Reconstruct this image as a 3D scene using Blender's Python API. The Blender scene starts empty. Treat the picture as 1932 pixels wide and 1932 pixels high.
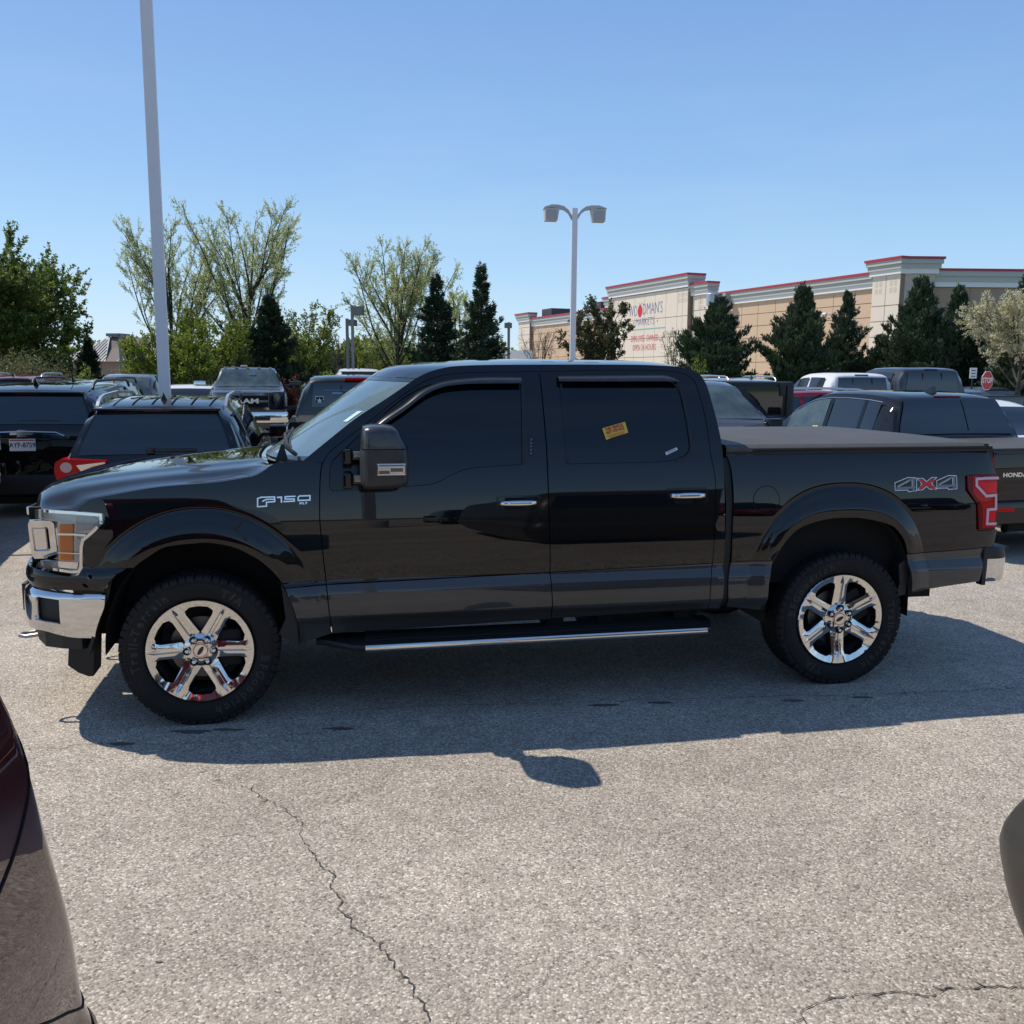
import bpy, bmesh, math, random, bisect
import numpy as np
from mathutils import Vector, Matrix
from mathutils.geometry import delaunay_2d_cdt
C = bpy.context.scene.collection
SC = bpy.context.scene
PI = math.pi
# ------------------------------------------------------------------ camera
F0, PITCH, ROLL, EYE = 2280.0, 0.146611, 0.006, 1.85     # focal length in photo pixels (2499 wide)
cp, sp = math.cos(PITCH), math.sin(PITCH)
FW = Vector((0, cp, -sp)); _u = Vector((0, sp, cp)); _r = Vector((1, 0, 0))
RT = math.cos(ROLL)*_r + math.sin(ROLL)*_u
UP = -math.sin(ROLL)*_r + math.cos(ROLL)*_u
cam = bpy.data.cameras.new('camera'); camo = bpy.data.objects.new('camera', cam); C.objects.link(camo)
m = Matrix.Identity(4)
for i in range(3):
    m[i][0] = RT[i]; m[i][1] = UP[i]; m[i][2] = -FW[i]
m[2][3] = EYE
camo.matrix_world = m
cam.sensor_width = 36; cam.lens = 36*F0/2499; cam.clip_start = 0.05; cam.clip_end = 3000
SC.camera = camo
# ------------------------------------------------------------------ sky, sun, exposure
YAW = 0.198813; TX, TY = -1.82224, 5.69152                # the big pickup: heading and place of its front axle
cy, sy = math.cos(YAW), math.sin(YAW)
_l = Vector((-0.545, 0.485, 1.0))                         # towards the sun, in the pickup's own axes
SUN = Vector((cy*_l.x-sy*_l.y, sy*_l.x+cy*_l.y, _l.z)).normalized()
ELEV = math.asin(SUN.z); AZ = math.atan2(SUN.x, SUN.y)
w = bpy.data.worlds.new('World'); SC.world = w; w.use_nodes = True
nt = w.node_tree; nt.nodes.clear()
sky = nt.nodes.new('ShaderNodeTexSky'); sky.sky_type = 'NISHITA'; sky.sun_disc = False
sky.sun_elevation = ELEV; sky.sun_rotation = AZ; sky.altitude = 200; sky.air_density = 1.0; sky.dust_density = 0.6; sky.ozone_density = 1.4
bg = nt.nodes.new('ShaderNodeBackground'); bg.inputs[1].default_value = 0.13
wo = nt.nodes.new('ShaderNodeOutputWorld')
# clean spring air: the sky texture's yellow band at the horizon is turned to pale blue, evenly all the way round
wtc = nt.nodes.new('ShaderNodeTexCoord'); wsx = nt.nodes.new('ShaderNodeSeparateXYZ'); nt.links.new(wtc.outputs['Generated'], wsx.inputs[0])
wr = nt.nodes.new('ShaderNodeValToRGB'); nt.links.new(wsx.outputs[2], wr.inputs[0])
SKYC = [(0.0, (5.00, 6.30, 7.40)), (.04, (4.20, 5.85, 7.40)), (.10, (3.15, 5.05, 7.20)), (.20, (2.15, 3.95, 6.60)), (.34, (1.55, 3.00, 5.85)), (1.0, (.60, 1.30, 3.10))]
while len(wr.color_ramp.elements) < len(SKYC): wr.color_ramp.elements.new(.5)
for e_, (p_, c_) in zip(wr.color_ramp.elements, SKYC): e_.position = p_; e_.color = (c_[0]/8, c_[1]/8, c_[2]/8, 1)
wv = nt.nodes.new('ShaderNodeVectorMath'); wv.operation = 'SCALE'; wv.inputs['Scale'].default_value = 8.0; nt.links.new(wr.outputs[0], wv.inputs[0])
wn_ = nt.nodes.new('ShaderNodeTexNoise'); wn_.inputs['Scale'].default_value = 2.2; wn_.inputs['Detail'].default_value = 5; wn_.inputs['Roughness'].default_value = .55
wmp = nt.nodes.new('ShaderNodeMapping'); wmp.inputs['Scale'].default_value = (1, 1, 4.5); nt.links.new(wtc.outputs['Generated'], wmp.inputs[0]); nt.links.new(wmp.outputs[0], wn_.inputs['Vector'])
wm2 = nt.nodes.new('ShaderNodeMapRange'); wm2.inputs[1].default_value = .52; wm2.inputs[2].default_value = .80; wm2.inputs[3].default_value = 0; wm2.inputs[4].default_value = .22; nt.links.new(wn_.outputs[0], wm2.inputs[0])
wcl = nt.nodes.new('ShaderNodeMixRGB'); wcl.inputs[2].default_value = (4.4, 5.4, 6.6, 1); nt.links.new(wm2.outputs[0], wcl.inputs[0]); nt.links.new(wv.outputs[0], wcl.inputs[1])
wmx = nt.nodes.new('ShaderNodeMixRGB'); wmx.inputs[0].default_value = .80; nt.links.new(sky.outputs[0], wmx.inputs[1]); nt.links.new(wcl.outputs[0], wmx.inputs[2])
nt.links.new(wmx.outputs[0], bg.inputs[0]); nt.links.new(bg.outputs[0], wo.inputs[0])
sl = bpy.data.lights.new('sun', 'SUN'); sl.energy = 4.4; sl.angle = math.radians(0.55); sl.color = (1.0, .925, .81)
so = bpy.data.objects.new('sun', sl); C.objects.link(so)
so.rotation_euler = SUN.to_track_quat('Z', 'Y').to_euler()
vs = SC.view_settings
vs.view_transform = 'Standard'; vs.look = 'None'; vs.exposure = 0.08; vs.gamma = 1; vs.use_curve_mapping = False

# ------------------------------------------------------------------ helpers
def X_at(px, Y, z=0.0):
    """world x of the point at distance Y and height z that appears in column px (of a 1932 px wide picture)"""
    u = (px-966)*2499/1932/F0
    # X = u*depth (roll is small): depth = Y*cp + (EYE-z)*sp
    return u*(Y*cp+(EYE-z)*sp) - ROLL*(z-EYE)*1.0
def Z_at(px, py, Y):
    """height of the point at distance Y seen at pixel px,py (1932 px picture)"""
    k = 2499/1932/F0
    d = FW+(px-966)*k*RT-(py-966)*k*UP
    return EYE+d.z*Y/d.y
def ground_at(px, py, z=0.0):
    k = 2499/1932/F0
    d = FW+(px-966)*k*RT-(py-966)*k*UP
    t = (z-EYE)/d.z
    return Vector((d.x*t, d.y*t, z))
def tag(o, label=None, cat=None, group=None, kind=None):
    if label: o['label'] = label
    if cat: o['category'] = cat
    if group: o['group'] = group
    if kind: o['kind'] = kind
    return o
def thing(name, label, cat, loc=(0, 0, 0), rz=0, group=None):
    o = bpy.data.objects.new(name, None); C.objects.link(o); o.location = loc; o.rotation_euler = (0, 0, rz)
    o.empty_display_size = 0.2
    return tag(o, label, cat, group)
def mk(name, V, Fc, mat, parent=None, smooth=0, norms=None, mi=None):
    me = bpy.data.meshes.new(name)
    me.from_pydata([tuple(v) for v in V], [], [tuple(f) for f in Fc])
    for mm in (mat if isinstance(mat, (list, tuple)) else [mat]): me.materials.append(mm)
    if mi is not None: me.polygons.foreach_set('material_index', mi)
    if smooth:
        me.polygons.foreach_set('use_smooth', [True]*len(me.polygons))
        if smooth > 1: me.set_sharp_from_angle(angle=math.radians(smooth))
    me.update()
    if norms is not None: me.normals_split_custom_set_from_vertices([tuple(n) for n in norms])
    o = bpy.data.objects.new(name, me); C.objects.link(o)
    if parent: o.parent = parent
    return o
def fastmesh(name, V, Q, mat, parent=None, mi=None, smooth=False):
    """numpy arrays: V (n,3), Q (m,k)"""
    V = np.asarray(V, dtype=np.float32); Q = np.asarray(Q, dtype=np.int32); k = Q.shape[1]
    me = bpy.data.meshes.new(name)
    me.vertices.add(len(V)); me.vertices.foreach_set('co', V.ravel())
    me.loops.add(Q.size); me.loops.foreach_set('vertex_index', Q.ravel())
    me.polygons.add(len(Q)); me.polygons.foreach_set('loop_start', np.arange(0, Q.size, k, dtype=np.int32))
    for mm in (mat if isinstance(mat, (list, tuple)) else [mat]): me.materials.append(mm)
    if mi is not None: me.polygons.foreach_set('material_index', np.asarray(mi, dtype=np.int32))
    if smooth: me.polygons.foreach_set('use_smooth', np.ones(len(Q), dtype=bool))
    me.update(calc_edges=True)
    o = bpy.data.objects.new(name, me); C.objects.link(o)
    if parent: o.parent = parent
    return o
class MB:
    """collects simple shapes into one mesh"""
    def __init__(s): s.V = []; s.F = []
    def add(s, V, Fc):
        n = len(s.V); s.V += [tuple(v) for v in V]; s.F += [tuple(i+n for i in f) for f in Fc]; return s
    def box(s, x0, x1, y0, y1, z0, z1, bev=0.0):
        if bev <= 0:
            return s.add([(x0,y0,z0),(x1,y0,z0),(x1,y1,z0),(x0,y1,z0),(x0,y0,z1),(x1,y0,z1),(x1,y1,z1),(x0,y1,z1)],
                 [(0,3,2,1),(4,5,6,7),(0,1,5,4),(1,2,6,5),(2,3,7,6),(3,0,4,7)])
        bm = bmesh.new(); bmesh.ops.create_cube(bm, size=1)
        for v in bm.verts: v.co = Vector(((x0+x1)/2+v.co.x*(x1-x0), (y0+y1)/2+v.co.y*(y1-y0), (z0+z1)/2+v.co.z*(z1-z0)))
        bmesh.ops.bevel(bm, geom=bm.edges[:], offset=bev, segments=2, affect='EDGES', profile=.6)
        bm.verts.index_update(); s.add([v.co[:] for v in bm.verts], [[v.index for v in f.verts] for f in bm.faces]); bm.free(); return s
    def prism(s, pts, axis, a, b):
        """polygon pts in the two other axes, extruded along axis from a to b"""
        def P(p, t):
            return {'x': (t, p[0], p[1]), 'y': (p[0], t, p[1]), 'z': (p[0], p[1], t)}[axis]
        n = len(pts)
        s.add([P(p, a) for p in pts]+[P(p, b) for p in pts],
              [tuple(range(n))[::-1], tuple(range(n, 2*n))]+[(i, (i+1) % n, n+(i+1) % n, n+i) for i in range(n)])
        return s
    def tube(s, pts, r, n=8, cap=True):
        pts = [Vector(p) for p in pts]; rs = r if isinstance(r, (list, tuple)) else [r]*len(pts)
        V = []; Fc = []
        for i, p in enumerate(pts):
            t = (pts[min(i+1, len(pts)-1)]-pts[max(i-1, 0)]).normalized()
            a = t.cross(Vector((0, 0, 1)) if abs(t.z) < .9 else Vector((1, 0, 0))).normalized(); b = t.cross(a)
            for k in range(n):
                an = 2*PI*k/n; V.append(p+rs[i]*(math.cos(an)*a+math.sin(an)*b))
        for i in range(len(pts)-1):
            for k in range(n): Fc.append((i*n+k, i*n+(k+1) % n, (i+1)*n+(k+1) % n, (i+1)*n+k))
        if cap: Fc += [tuple(range(n))[::-1], tuple(range((len(pts)-1)*n, len(pts)*n))]
        return s.add(V, Fc)
    def lathe(s, prof, n=32, axis='y', c=(0, 0, 0), a0=0, a1=2*PI):
        """prof: (radius, position along axis)"""
        full = abs(a1-a0-2*PI) < 1e-6; m_ = n if full else n+1; V = []; Fc = []
        for (r, t) in prof:
            for k in range(m_):
                a = a0+(a1-a0)*k/n
                q = (r*math.cos(a), r*math.sin(a))
                V.append({'y': (c[0]+q[0], c[1]+t, c[2]+q[1]), 'z': (c[0]+q[0], c[1]+q[1], c[2]+t), 'x': (c[0]+t, c[1]+q[0], c[2]+q[1])}[axis])
        for i in range(len(prof)-1):
            for k in range(n): Fc.append((i*m_+k, i*m_+(k+1) % m_, (i+1)*m_+(k+1) % m_, (i+1)*m_+k))
        return s.add(V, Fc)
    def build(s, name, mat, parent=None, smooth=0): return mk(name, s.V, s.F, mat, parent, smooth)
def grid(fn, nu, nv, flip=False):
    V = [fn(i/nu, j/nv) for i in range(nu+1) for j in range(nv+1)]; k = nv+1
    Fc = [(i*k+j, (i+1)*k+j, (i+1)*k+j+1, i*k+j+1) for i in range(nu) for j in range(nv)]
    if flip: Fc = [f[::-1] for f in Fc]
    return V, Fc
def pchip(xs, ys):
    n = len(xs); h = [xs[i+1]-xs[i] for i in range(n-1)]; d = [(ys[i+1]-ys[i])/h[i] for i in range(n-1)]
    m_ = [0]*n; m_[0] = d[0]; m_[-1] = d[-1]
    for i in range(1, n-1):
        if d[i-1]*d[i] > 0:
            w1 = 2*h[i]+h[i-1]; w2 = h[i]+2*h[i-1]; m_[i] = (w1+w2)/(w1/d[i-1]+w2/d[i])
    def f(x):
        if x <= xs[0]: return ys[0]+m_[0]*(x-xs[0])
        if x >= xs[-1]: return ys[-1]+m_[-1]*(x-xs[-1])
        i = bisect.bisect_right(xs, x)-1; t = (x-xs[i])/h[i]
        return ys[i]*(1+2*t)*(1-t)**2+m_[i]*h[i]*t*(1-t)**2+ys[i+1]*t*t*(3-2*t)+m_[i+1]*h[i]*t*t*(t-1)
    return f
def curve3(pts):
    """smooth curve through points (any dimension), u in 0..1 by arc length"""
    P = [tuple(p) for p in pts]; S = [0]
    for i in range(1, len(P)): S.append(S[-1]+max(1e-6, math.dist(P[i], P[i-1])))
    fs = [pchip(S, [p[k] for p in P]) for k in range(len(P[0]))]; L = S[-1]
    return (lambda u: tuple(f(u*L) for f in fs)), L
def crv(*segs, step=.025):
    """closed outline made of smooth segments; corners where segments meet"""
    out = []
    for sg in segs:
        if len(sg) == 2:
            f = lambda u, sg=sg: tuple(sg[0][k]+(sg[1][k]-sg[0][k])*u for k in (0, 1)); L = math.dist(*sg)
        else: f, L = curve3(sg)
        n = max(1, int(round(L/step))); out += [f(i/n) for i in range(n)]
    return out
def inpoly(P, poly):
    x, y = P[:, 0], P[:, 1]; c = np.zeros(len(P), bool); n = len(poly)
    for i in range(n):
        x1, y1 = poly[i]; x2, y2 = poly[(i+1) % n]
        if y1 == y2: continue
        c ^= ((y1 > y) != (y2 > y)) & (x < (x2-x1)*(y-y1)/(y2-y1)+x1)
    return c
def cdt(outline, holes=(), step=.03, extra=(), lines=()):
    loops = [outline]+list(holes); pts = []; edges = []
    for lp in loops:
        n0 = len(pts); pts += [tuple(p[:2]) for p in lp]; edges += [(n0+i, n0+(i+1) % len(lp)) for i in range(len(lp))]
    for ln in lines:
        L_ = np.array(ln); A0 = np.array(pts[:sum(len(l) for l in loops)])
        k = inpoly(L_, outline)
        for h in holes: k &= ~inpoly(L_, h)
        k &= np.array([np.hypot(A0[:, 0]-p[0], A0[:, 1]-p[1]).min() > .004 for p in L_])
        prev = None
        for p, ok in zip(ln, k):
            if ok:
                pts.append(tuple(p))
                if prev is not None: edges.append((prev, len(pts)-1))
                prev = len(pts)-1
            else: prev = None
    nb = len(pts); A = np.array(pts)
    if step:
        x0, y0 = A[:, 0].min(), A[:, 1].min(); x1, y1 = A[:, 0].max(), A[:, 1].max()
        gx = np.arange(x0+step/2, x1, step); gy = np.arange(y0+step/2, y1, step)
        G = np.array([(a, b) for a in gx for b in gy]) if len(gx) and len(gy) else np.zeros((0, 2))
        if len(G):
            k = inpoly(G, outline)
            for h in holes: k &= ~inpoly(G, h)
            G = G[k]
            if len(G):
                d = np.full(len(G), 9.0)
                for p in A: d = np.minimum(d, np.hypot(G[:, 0]-p[0], G[:, 1]-p[1]))
                pts += [tuple(g) for g in G[d > step*.45]]
    pts += list(extra)
    v, e, f, ov, oe, of = delaunay_2d_cdt([Vector(p) for p in pts], edges, [], 0, 1e-5)
    v = [tuple(p) for p in v]
    if not f: return v, [], loops
    cen = np.array([[sum(v[i][0] for i in t)/3, sum(v[i][1] for i in t)/3] for t in f])
    k = inpoly(cen, outline)
    for h in holes: k &= ~inpoly(cen, h)
    tris = []
    for t, ok in zip(f, k):
        if not ok: continue
        a, b, c = (v[i] for i in t)
        if (b[0]-a[0])*(c[1]-a[1])-(b[1]-a[1])*(c[0]-a[0]) < 0: t = (t[0], t[2], t[1])
        tris.append(tuple(t))
    return v, tris, loops
def surfnorm(sf, s, z):
    e = 1.5e-3
    a = Vector(sf(s+e, z))-Vector(sf(s-e, z)); b = Vector(sf(s, z+e))-Vector(sf(s, z-e))
    n = a.cross(b); return n.normalized() if n.length > 1e-12 else Vector((0, -1, 0))
def panel(name, outline, sf, mat, parent, holes=(), step=.03, thick=.02, off=0.0, analytic=True, lines=()):
    """sheet over surface sf(s,z)->xyz (outside normal = d/ds x d/dz), with rolled-in edges"""
    v, tris, loops = cdt(outline, holes, step, lines=lines)
    N = [surfnorm(sf, *p) for p in v]
    V = [Vector(sf(*p))+n*off for p, n in zip(v, N)]; Fc = list(tris); NN = list(N)
    if thick:
        for li, lp in enumerate(loops):
            area = sum(lp[i][0]*lp[(i+1) % len(lp)][1]-lp[(i+1) % len(lp)][0]*lp[i][1] for i in range(len(lp)))
            lp = lp if (area > 0) == (li == 0) else lp[::-1]
            n0 = len(V); k = len(lp)
            ns = [surfnorm(sf, *p[:2]) for p in lp]; P0 = [Vector(sf(*p[:2]))+n*off for p, n in zip(lp, ns)]
            for i in range(k):
                t = (P0[(i+1) % k]-P0[i-1]).normalized(); o = t.cross(ns[i]).normalized()
                V += [P0[i], P0[i]-ns[i]*thick]; NN += [(o+ns[i]*.6).normalized(), o]
            for i in range(k):
                a, b = n0+2*i, n0+2*((i+1) % k); Fc.append((a, a+1, b+1, b))
    return mk(name, V, Fc, mat, parent, smooth=1, norms=NN if analytic else None)
def fontmesh(txt, size=1.0, ext=0.0, align='CENTER', sx=1.0, bevel=0.0, outline=False, spacing=1.0, bold=0.0):
    cu = bpy.data.curves.new('t', 'FONT'); cu.body = txt; cu.size = size; cu.align_x = align; cu.align_y = 'CENTER'
    cu.extrude = ext; cu.bevel_depth = bevel; cu.resolution_u = 2; cu.space_character = spacing; cu.offset = bold
    if outline: cu.fill_mode = 'NONE'; cu.bevel_resolution = 0
    o = bpy.data.objects.new('t', cu); C.objects.link(o)
    dg = bpy.context.evaluated_depsgraph_get(); dg.update()
    me = bpy.data.meshes.new_from_object(o.evaluated_get(dg))
    V = [(v.co.x*sx, v.co.y, v.co.z) for v in me.vertices]; Fc = [tuple(p.vertices) for p in me.polygons]
    bpy.data.objects.remove(o); bpy.data.curves.remove(cu); bpy.data.meshes.remove(me)
    return V, Fc
# ------------------------------------------------------------------ materials
MATS = {}
def pbr(name, col, rough=.5, metal=0.0, coat=0.0, ior=1.5, spec=.5, coat_rough=.03, noise=None, bump=None, emit=None, trans=0.0, alpha=1.0):
    """noise=(scale, amount, colour2); bump=(scale, strength, distance)"""
    if name in MATS: return MATS[name]
    m_ = bpy.data.materials.new(name); m_.use_nodes = True; t = m_.node_tree; b = t.nodes['Principled BSDF']
    b.inputs['Base Color'].default_value = (*col, 1); b.inputs['Roughness'].default_value = rough
    b.inputs['Metallic'].default_value = metal; b.inputs['IOR'].default_value = ior
    b.inputs['Coat Weight'].default_value = coat; b.inputs['Coat Roughness'].default_value = coat_rough
    b.inputs['Specular IOR Level'].default_value = spec; b.inputs['Transmission Weight'].default_value = trans
    b.inputs['Alpha'].default_value = alpha
    if noise or bump:
        tc = t.nodes.new('ShaderNodeTexCoord')
    if noise:
        n = t.nodes.new('ShaderNodeTexNoise'); n.inputs['Scale'].default_value = noise[0]; n.inputs['Detail'].default_value = 6; n.inputs['Roughness'].default_value = .65
        t.links.new(tc.outputs['Object'], n.inputs['Vector'])
        r = t.nodes.new('ShaderNodeValToRGB'); r.color_ramp.elements[0].position = .38; r.color_ramp.elements[1].position = .66
        r.color_ramp.elements[0].color = (*col, 1); r.color_ramp.elements[1].color = (*noise[2], 1)
        mx = t.nodes.new('ShaderNodeMixRGB'); mx.inputs[0].default_value = noise[1]; mx.inputs[1].default_value = (*col, 1)
        t.links.new(n.outputs[0], r.inputs[0]); t.links.new(r.outputs[0], mx.inputs[2]); t.links.new(mx.outputs[0], b.inputs['Base Color'])
    if bump:
        n2 = t.nodes.new('ShaderNodeTexNoise'); n2.inputs['Scale'].default_value = bump[0]; n2.inputs['Detail'].default_value = 4
        t.links.new(tc.outputs['Object'], n2.inputs['Vector'])
        bp = t.nodes.new('ShaderNodeBump'); bp.inputs['Strength'].default_value = bump[1]; bp.inputs['Distance'].default_value = bump[2]
        t.links.new(n2.outputs[0], bp.inputs['Height']); t.links.new(bp.outputs[0], b.inputs['Normal'])
    MATS[name] = m_
    return m_
def paint(name, col, metal=0.0, rough=.35, dust=.012, coatr=.015):
    """car paint: clear coat over colour, a thin film of dust and fine orange peel"""
    m_ = pbr(name, col, rough, metal, 1.0, coat_rough=coatr, spec=.12 if metal else 0.0)
    t = m_.node_tree; b = t.nodes['Principled BSDF']; b.inputs['Coat IOR'].default_value = 1.54
    if 'done' in m_: return m_
    m_['done'] = 1
    tc = t.nodes.new('ShaderNodeTexCoord')
    n = t.nodes.new('ShaderNodeTexNoise'); n.inputs['Scale'].default_value = 3.2; n.inputs['Detail'].default_value = 8; n.inputs['Roughness'].default_value = .7
    t.links.new(tc.outputs['Object'], n.inputs['Vector'])
    r = t.nodes.new('ShaderNodeValToRGB'); r.color_ramp.elements[0].position = .35; r.color_ramp.elements[1].position = .75
    r.color_ramp.elements[0].color = (0, 0, 0, 1); r.color_ramp.elements[1].color = (1, 1, 1, 1)
    g = t.nodes.new('ShaderNodeNewGeometry'); sx = t.nodes.new('ShaderNodeSeparateXYZ'); t.links.new(g.outputs['True Normal'], sx.inputs[0])
    mr = t.nodes.new('ShaderNodeMapRange'); mr.inputs[1].default_value = .15; mr.inputs[2].default_value = 1.0; mr.inputs[3].default_value = .15; mr.inputs[4].default_value = 1.6
    t.links.new(sx.outputs[2], mr.inputs[0])
    mu = t.nodes.new('ShaderNodeMath'); mu.operation = 'MULTIPLY'; t.links.new(r.outputs[0], mu.inputs[0]); t.links.new(mr.outputs[0], mu.inputs[1])
    ad = t.nodes.new('ShaderNodeMath'); ad.operation = 'MULTIPLY_ADD'; ad.inputs[1].default_value = dust*2; ad.inputs[2].default_value = dust*.15
    t.links.new(mu.outputs[0], ad.inputs[0])
    mx = t.nodes.new('ShaderNodeMixRGB'); mx.inputs[1].default_value = (*col, 1); mx.inputs[2].default_value = (.45, .42, .36, 1)
    t.links.new(ad.outputs[0], mx.inputs[0]); t.links.new(mx.outputs[0], b.inputs['Base Color'])
    return m_
BLACK = paint('black_paint', (.0025, .003, .0045), dust=.010)
GREYP = paint('magnetic_grey_paint', (.040, .041, .044), .3, dust=.012)
PLAST = pbr('black_plastic', (.012, .012, .013), .55, bump=(400, .12, .002))
PLGLOSS = pbr('gloss_black_plastic', (.004, .004, .005), .12)
DARK = pbr('dark_void', (.002, .002, .002), .9)
UNDER = pbr('underbody', (.006, .006, .006), .8)
RUBBER = pbr('tyre_rubber', (.010, .010, .011), .72, spec=.3, noise=(9, .5, (.022, .020, .018)), bump=(120, .15, .003))
RUBLET = pbr('tyre_lettering', (.055, .050, .043), .65)
CHROME = pbr('chrome', (.70, .69, .67), .06, 1.0)
CHROMEB = pbr('brushed_chrome', (.70, .69, .67), .16, 1.0)
STEEL = pbr('brake_steel', (.30, .28, .26), .4, 1.0)
GLASSD = pbr('tinted_glass', (.0025, .0035, .005), .02, ior=1.5, spec=.55)
GLASSW = pbr('windshield_glass', (.085, .135, .150), .03, ior=1.6, spec=.8, noise=(3, .6, (.13, .19, .20)))  # sky reflection and dust are both mixed into the pale base colour
def thinglass(name, tint=(1, 1, 1), ior=1.5):
    if name in MATS: return MATS[name]
    m_ = bpy.data.materials.new(name); m_.use_nodes = True; t = m_.node_tree; t.nodes.clear()
    o = t.nodes.new('ShaderNodeOutputMaterial'); mx = t.nodes.new('ShaderNodeMixShader'); tr_ = t.nodes.new('ShaderNodeBsdfTransparent'); gl = t.nodes.new('ShaderNodeBsdfGlossy'); fr = t.nodes.new('ShaderNodeFresnel')
    tr_.inputs[0].default_value = (*tint, 1); gl.inputs['Roughness'].default_value = .02; fr.inputs[0].default_value = ior
    t.links.new(fr.outputs[0], mx.inputs[0]); t.links.new(tr_.outputs[0], mx.inputs[1]); t.links.new(gl.outputs[0], mx.inputs[2]); t.links.new(mx.outputs[0], o.inputs[0])
    MATS[name] = m_; return m_
CLEAR = thinglass('clear_cover')
TINT = thinglass('light_tint_glass', (.30, .36, .36))
AMBER = pbr('amber_lens', (.95, .26, .01), .15, coat=.5, spec=.1)
REDL = pbr('red_lens', (.50, .0, .004), .10, coat=.5, spec=0)
REDD = pbr('dark_red_lens', (.13, .0, .003), .10, coat=.5, spec=0)
WHITEL = pbr('white_lens', (.72, .70, .70), .12, coat=1.0)
VINYL = pbr('tonneau_vinyl', (.055, .053, .050), .62, bump=(90, .25, .004), noise=(4, .5, (.085, .080, .074)))
SILV = pbr('silver_paint_letters', (.62, .63, .66), .25, .6)
WHITE = pbr('white_print', (.8, .8, .8), .5)
# ------------------------------------------------------------------ ground
def asphalt_mat():
    m_ = bpy.data.materials.new('chip_seal_asphalt'); m_.use_nodes = True; t = m_.node_tree; b = t.nodes['Principled BSDF']
    N = t.nodes.new; L = t.links.new
    tc = N('ShaderNodeTexCoord')
    v = N('ShaderNodeTexVoronoi'); v.inputs['Scale'].default_value = 122; v.inputs['Randomness'].default_value = 1
    # warp the cells so the chips are uneven
    wn = N('ShaderNodeTexNoise'); wn.inputs['Scale'].default_value = 75; wn.inputs['Detail'].default_value = 2
    L(tc.outputs['Object'], wn.inputs['Vector'])
    va = N('ShaderNodeVectorMath'); va.operation = 'MULTIPLY_ADD'; va.inputs[1].default_value = (.009, .009, .009)
    L(wn.outputs['Color'], va.inputs[0]); L(tc.outputs['Object'], va.inputs[2]); L(va.outputs[0], v.inputs['Vector'])
    sp_ = N('ShaderNodeSeparateColor'); L(v.outputs['Color'], sp_.inputs[0])
    r = N('ShaderNodeValToRGB'); cr = r.color_ramp; cr.interpolation = 'LINEAR'
    cols = [(0, (.16, .135, .115)), (.08, (.29, .25, .205)), (.35, (.41, .355, .295)), (.62, (.485, .425, .355)), (.84, (.57, .505, .425)), (.95, (.72, .66, .57)), (1, (.80, .75, .66))]
    while len(cr.elements) < len(cols): cr.elements.new(.5)
    for e, (p, c) in zip(cr.elements, cols): e.position = p; e.color = (*c, 1)
    L(sp_.outputs[0], r.inputs[0])
    # dark binder between the chips
    db = N('ShaderNodeMapRange'); db.inputs[1].default_value = .30; db.inputs[2].default_value = .78; db.inputs[3].default_value = 0; db.inputs[4].default_value = .42
    L(v.outputs['Distance'], db.inputs[0])
    mx = N('ShaderNodeMixRGB'); mx.inputs[2].default_value = (.19, .16, .135, 1); L(db.outputs[0], mx.inputs[0]); L(r.outputs[0], mx.inputs[1])
    # broad stains and tone changes
    n1 = N('ShaderNodeTexNoise'); n1.inputs['Scale'].default_value = .55; n1.inputs['Detail'].default_value = 7; n1.inputs['Roughness'].default_value = .62
    L(tc.outputs['Object'], n1.inputs['Vector'])
    m1 = N('ShaderNodeMapRange'); m1.inputs[1].default_value = .3; m1.inputs[2].default_value = .7; m1.inputs[3].default_value = .76; m1.inputs[4].default_value = 1.12
    L(n1.outputs[0], m1.inputs[0])
    mm = N('ShaderNodeVectorMath'); mm.operation = 'SCALE'; L(mx.outputs[0], mm.inputs[0]); L(m1.outputs[0], mm.inputs['Scale'])
    # long worn wheel tracks along the lane
    mp_ = N('ShaderNodeMapping'); mp_.inputs['Rotation'].default_value = (0, 0, -.199); mp_.inputs['Scale'].default_value = (.06, .9, 1); L(tc.outputs['Object'], mp_.inputs[0])
    n5 = N('ShaderNodeTexNoise'); n5.inputs['Scale'].default_value = 1.0; n5.inputs['Detail'].default_value = 4; L(mp_.outputs[0], n5.inputs['Vector'])
    m5 = N('ShaderNodeMapRange'); m5.inputs[1].default_value = .35; m5.inputs[2].default_value = .65; m5.inputs[3].default_value = .90; m5.inputs[4].default_value = 1.06; L(n5.outputs[0], m5.inputs[0])
    m6 = N('ShaderNodeVectorMath'); m6.operation = 'SCALE'; L(mm.outputs[0], m6.inputs[0]); L(m5.outputs[0], m6.inputs['Scale']); mm = m6
    n3 = N('ShaderNodeTexNoise'); n3.inputs['Scale'].default_value = 6; n3.inputs['Detail'].default_value = 5
    L(tc.outputs['Object'], n3.inputs['Vector'])
    m3 = N('ShaderNodeMapRange'); m3.inputs[1].default_value = .3; m3.inputs[2].default_value = .7; m3.inputs[3].default_value = .9; m3.inputs[4].default_value = 1.08
    L(n3.outputs[0], m3.inputs[0])
    m4 = N('ShaderNodeVectorMath'); m4.operation = 'SCALE'; L(mm.outputs[0], m4.inputs[0]); L(m3.outputs[0], m4.inputs['Scale'])
    L(m4.outputs[0], b.inputs['Base Color'])
    b.inputs['Roughness'].default_value = .85; b.inputs['Specular IOR Level'].default_value = .25
    bp = N('ShaderNodeBump'); bp.inputs['Strength'].default_value = .5; bp.inputs['Distance'].default_value = .0045; bp.invert = True
    L(v.outputs['Distance'], bp.inputs['Height']); L(bp.outputs[0], b.inputs['Normal'])
    return m_
ASPH = asphalt_mat()
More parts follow.
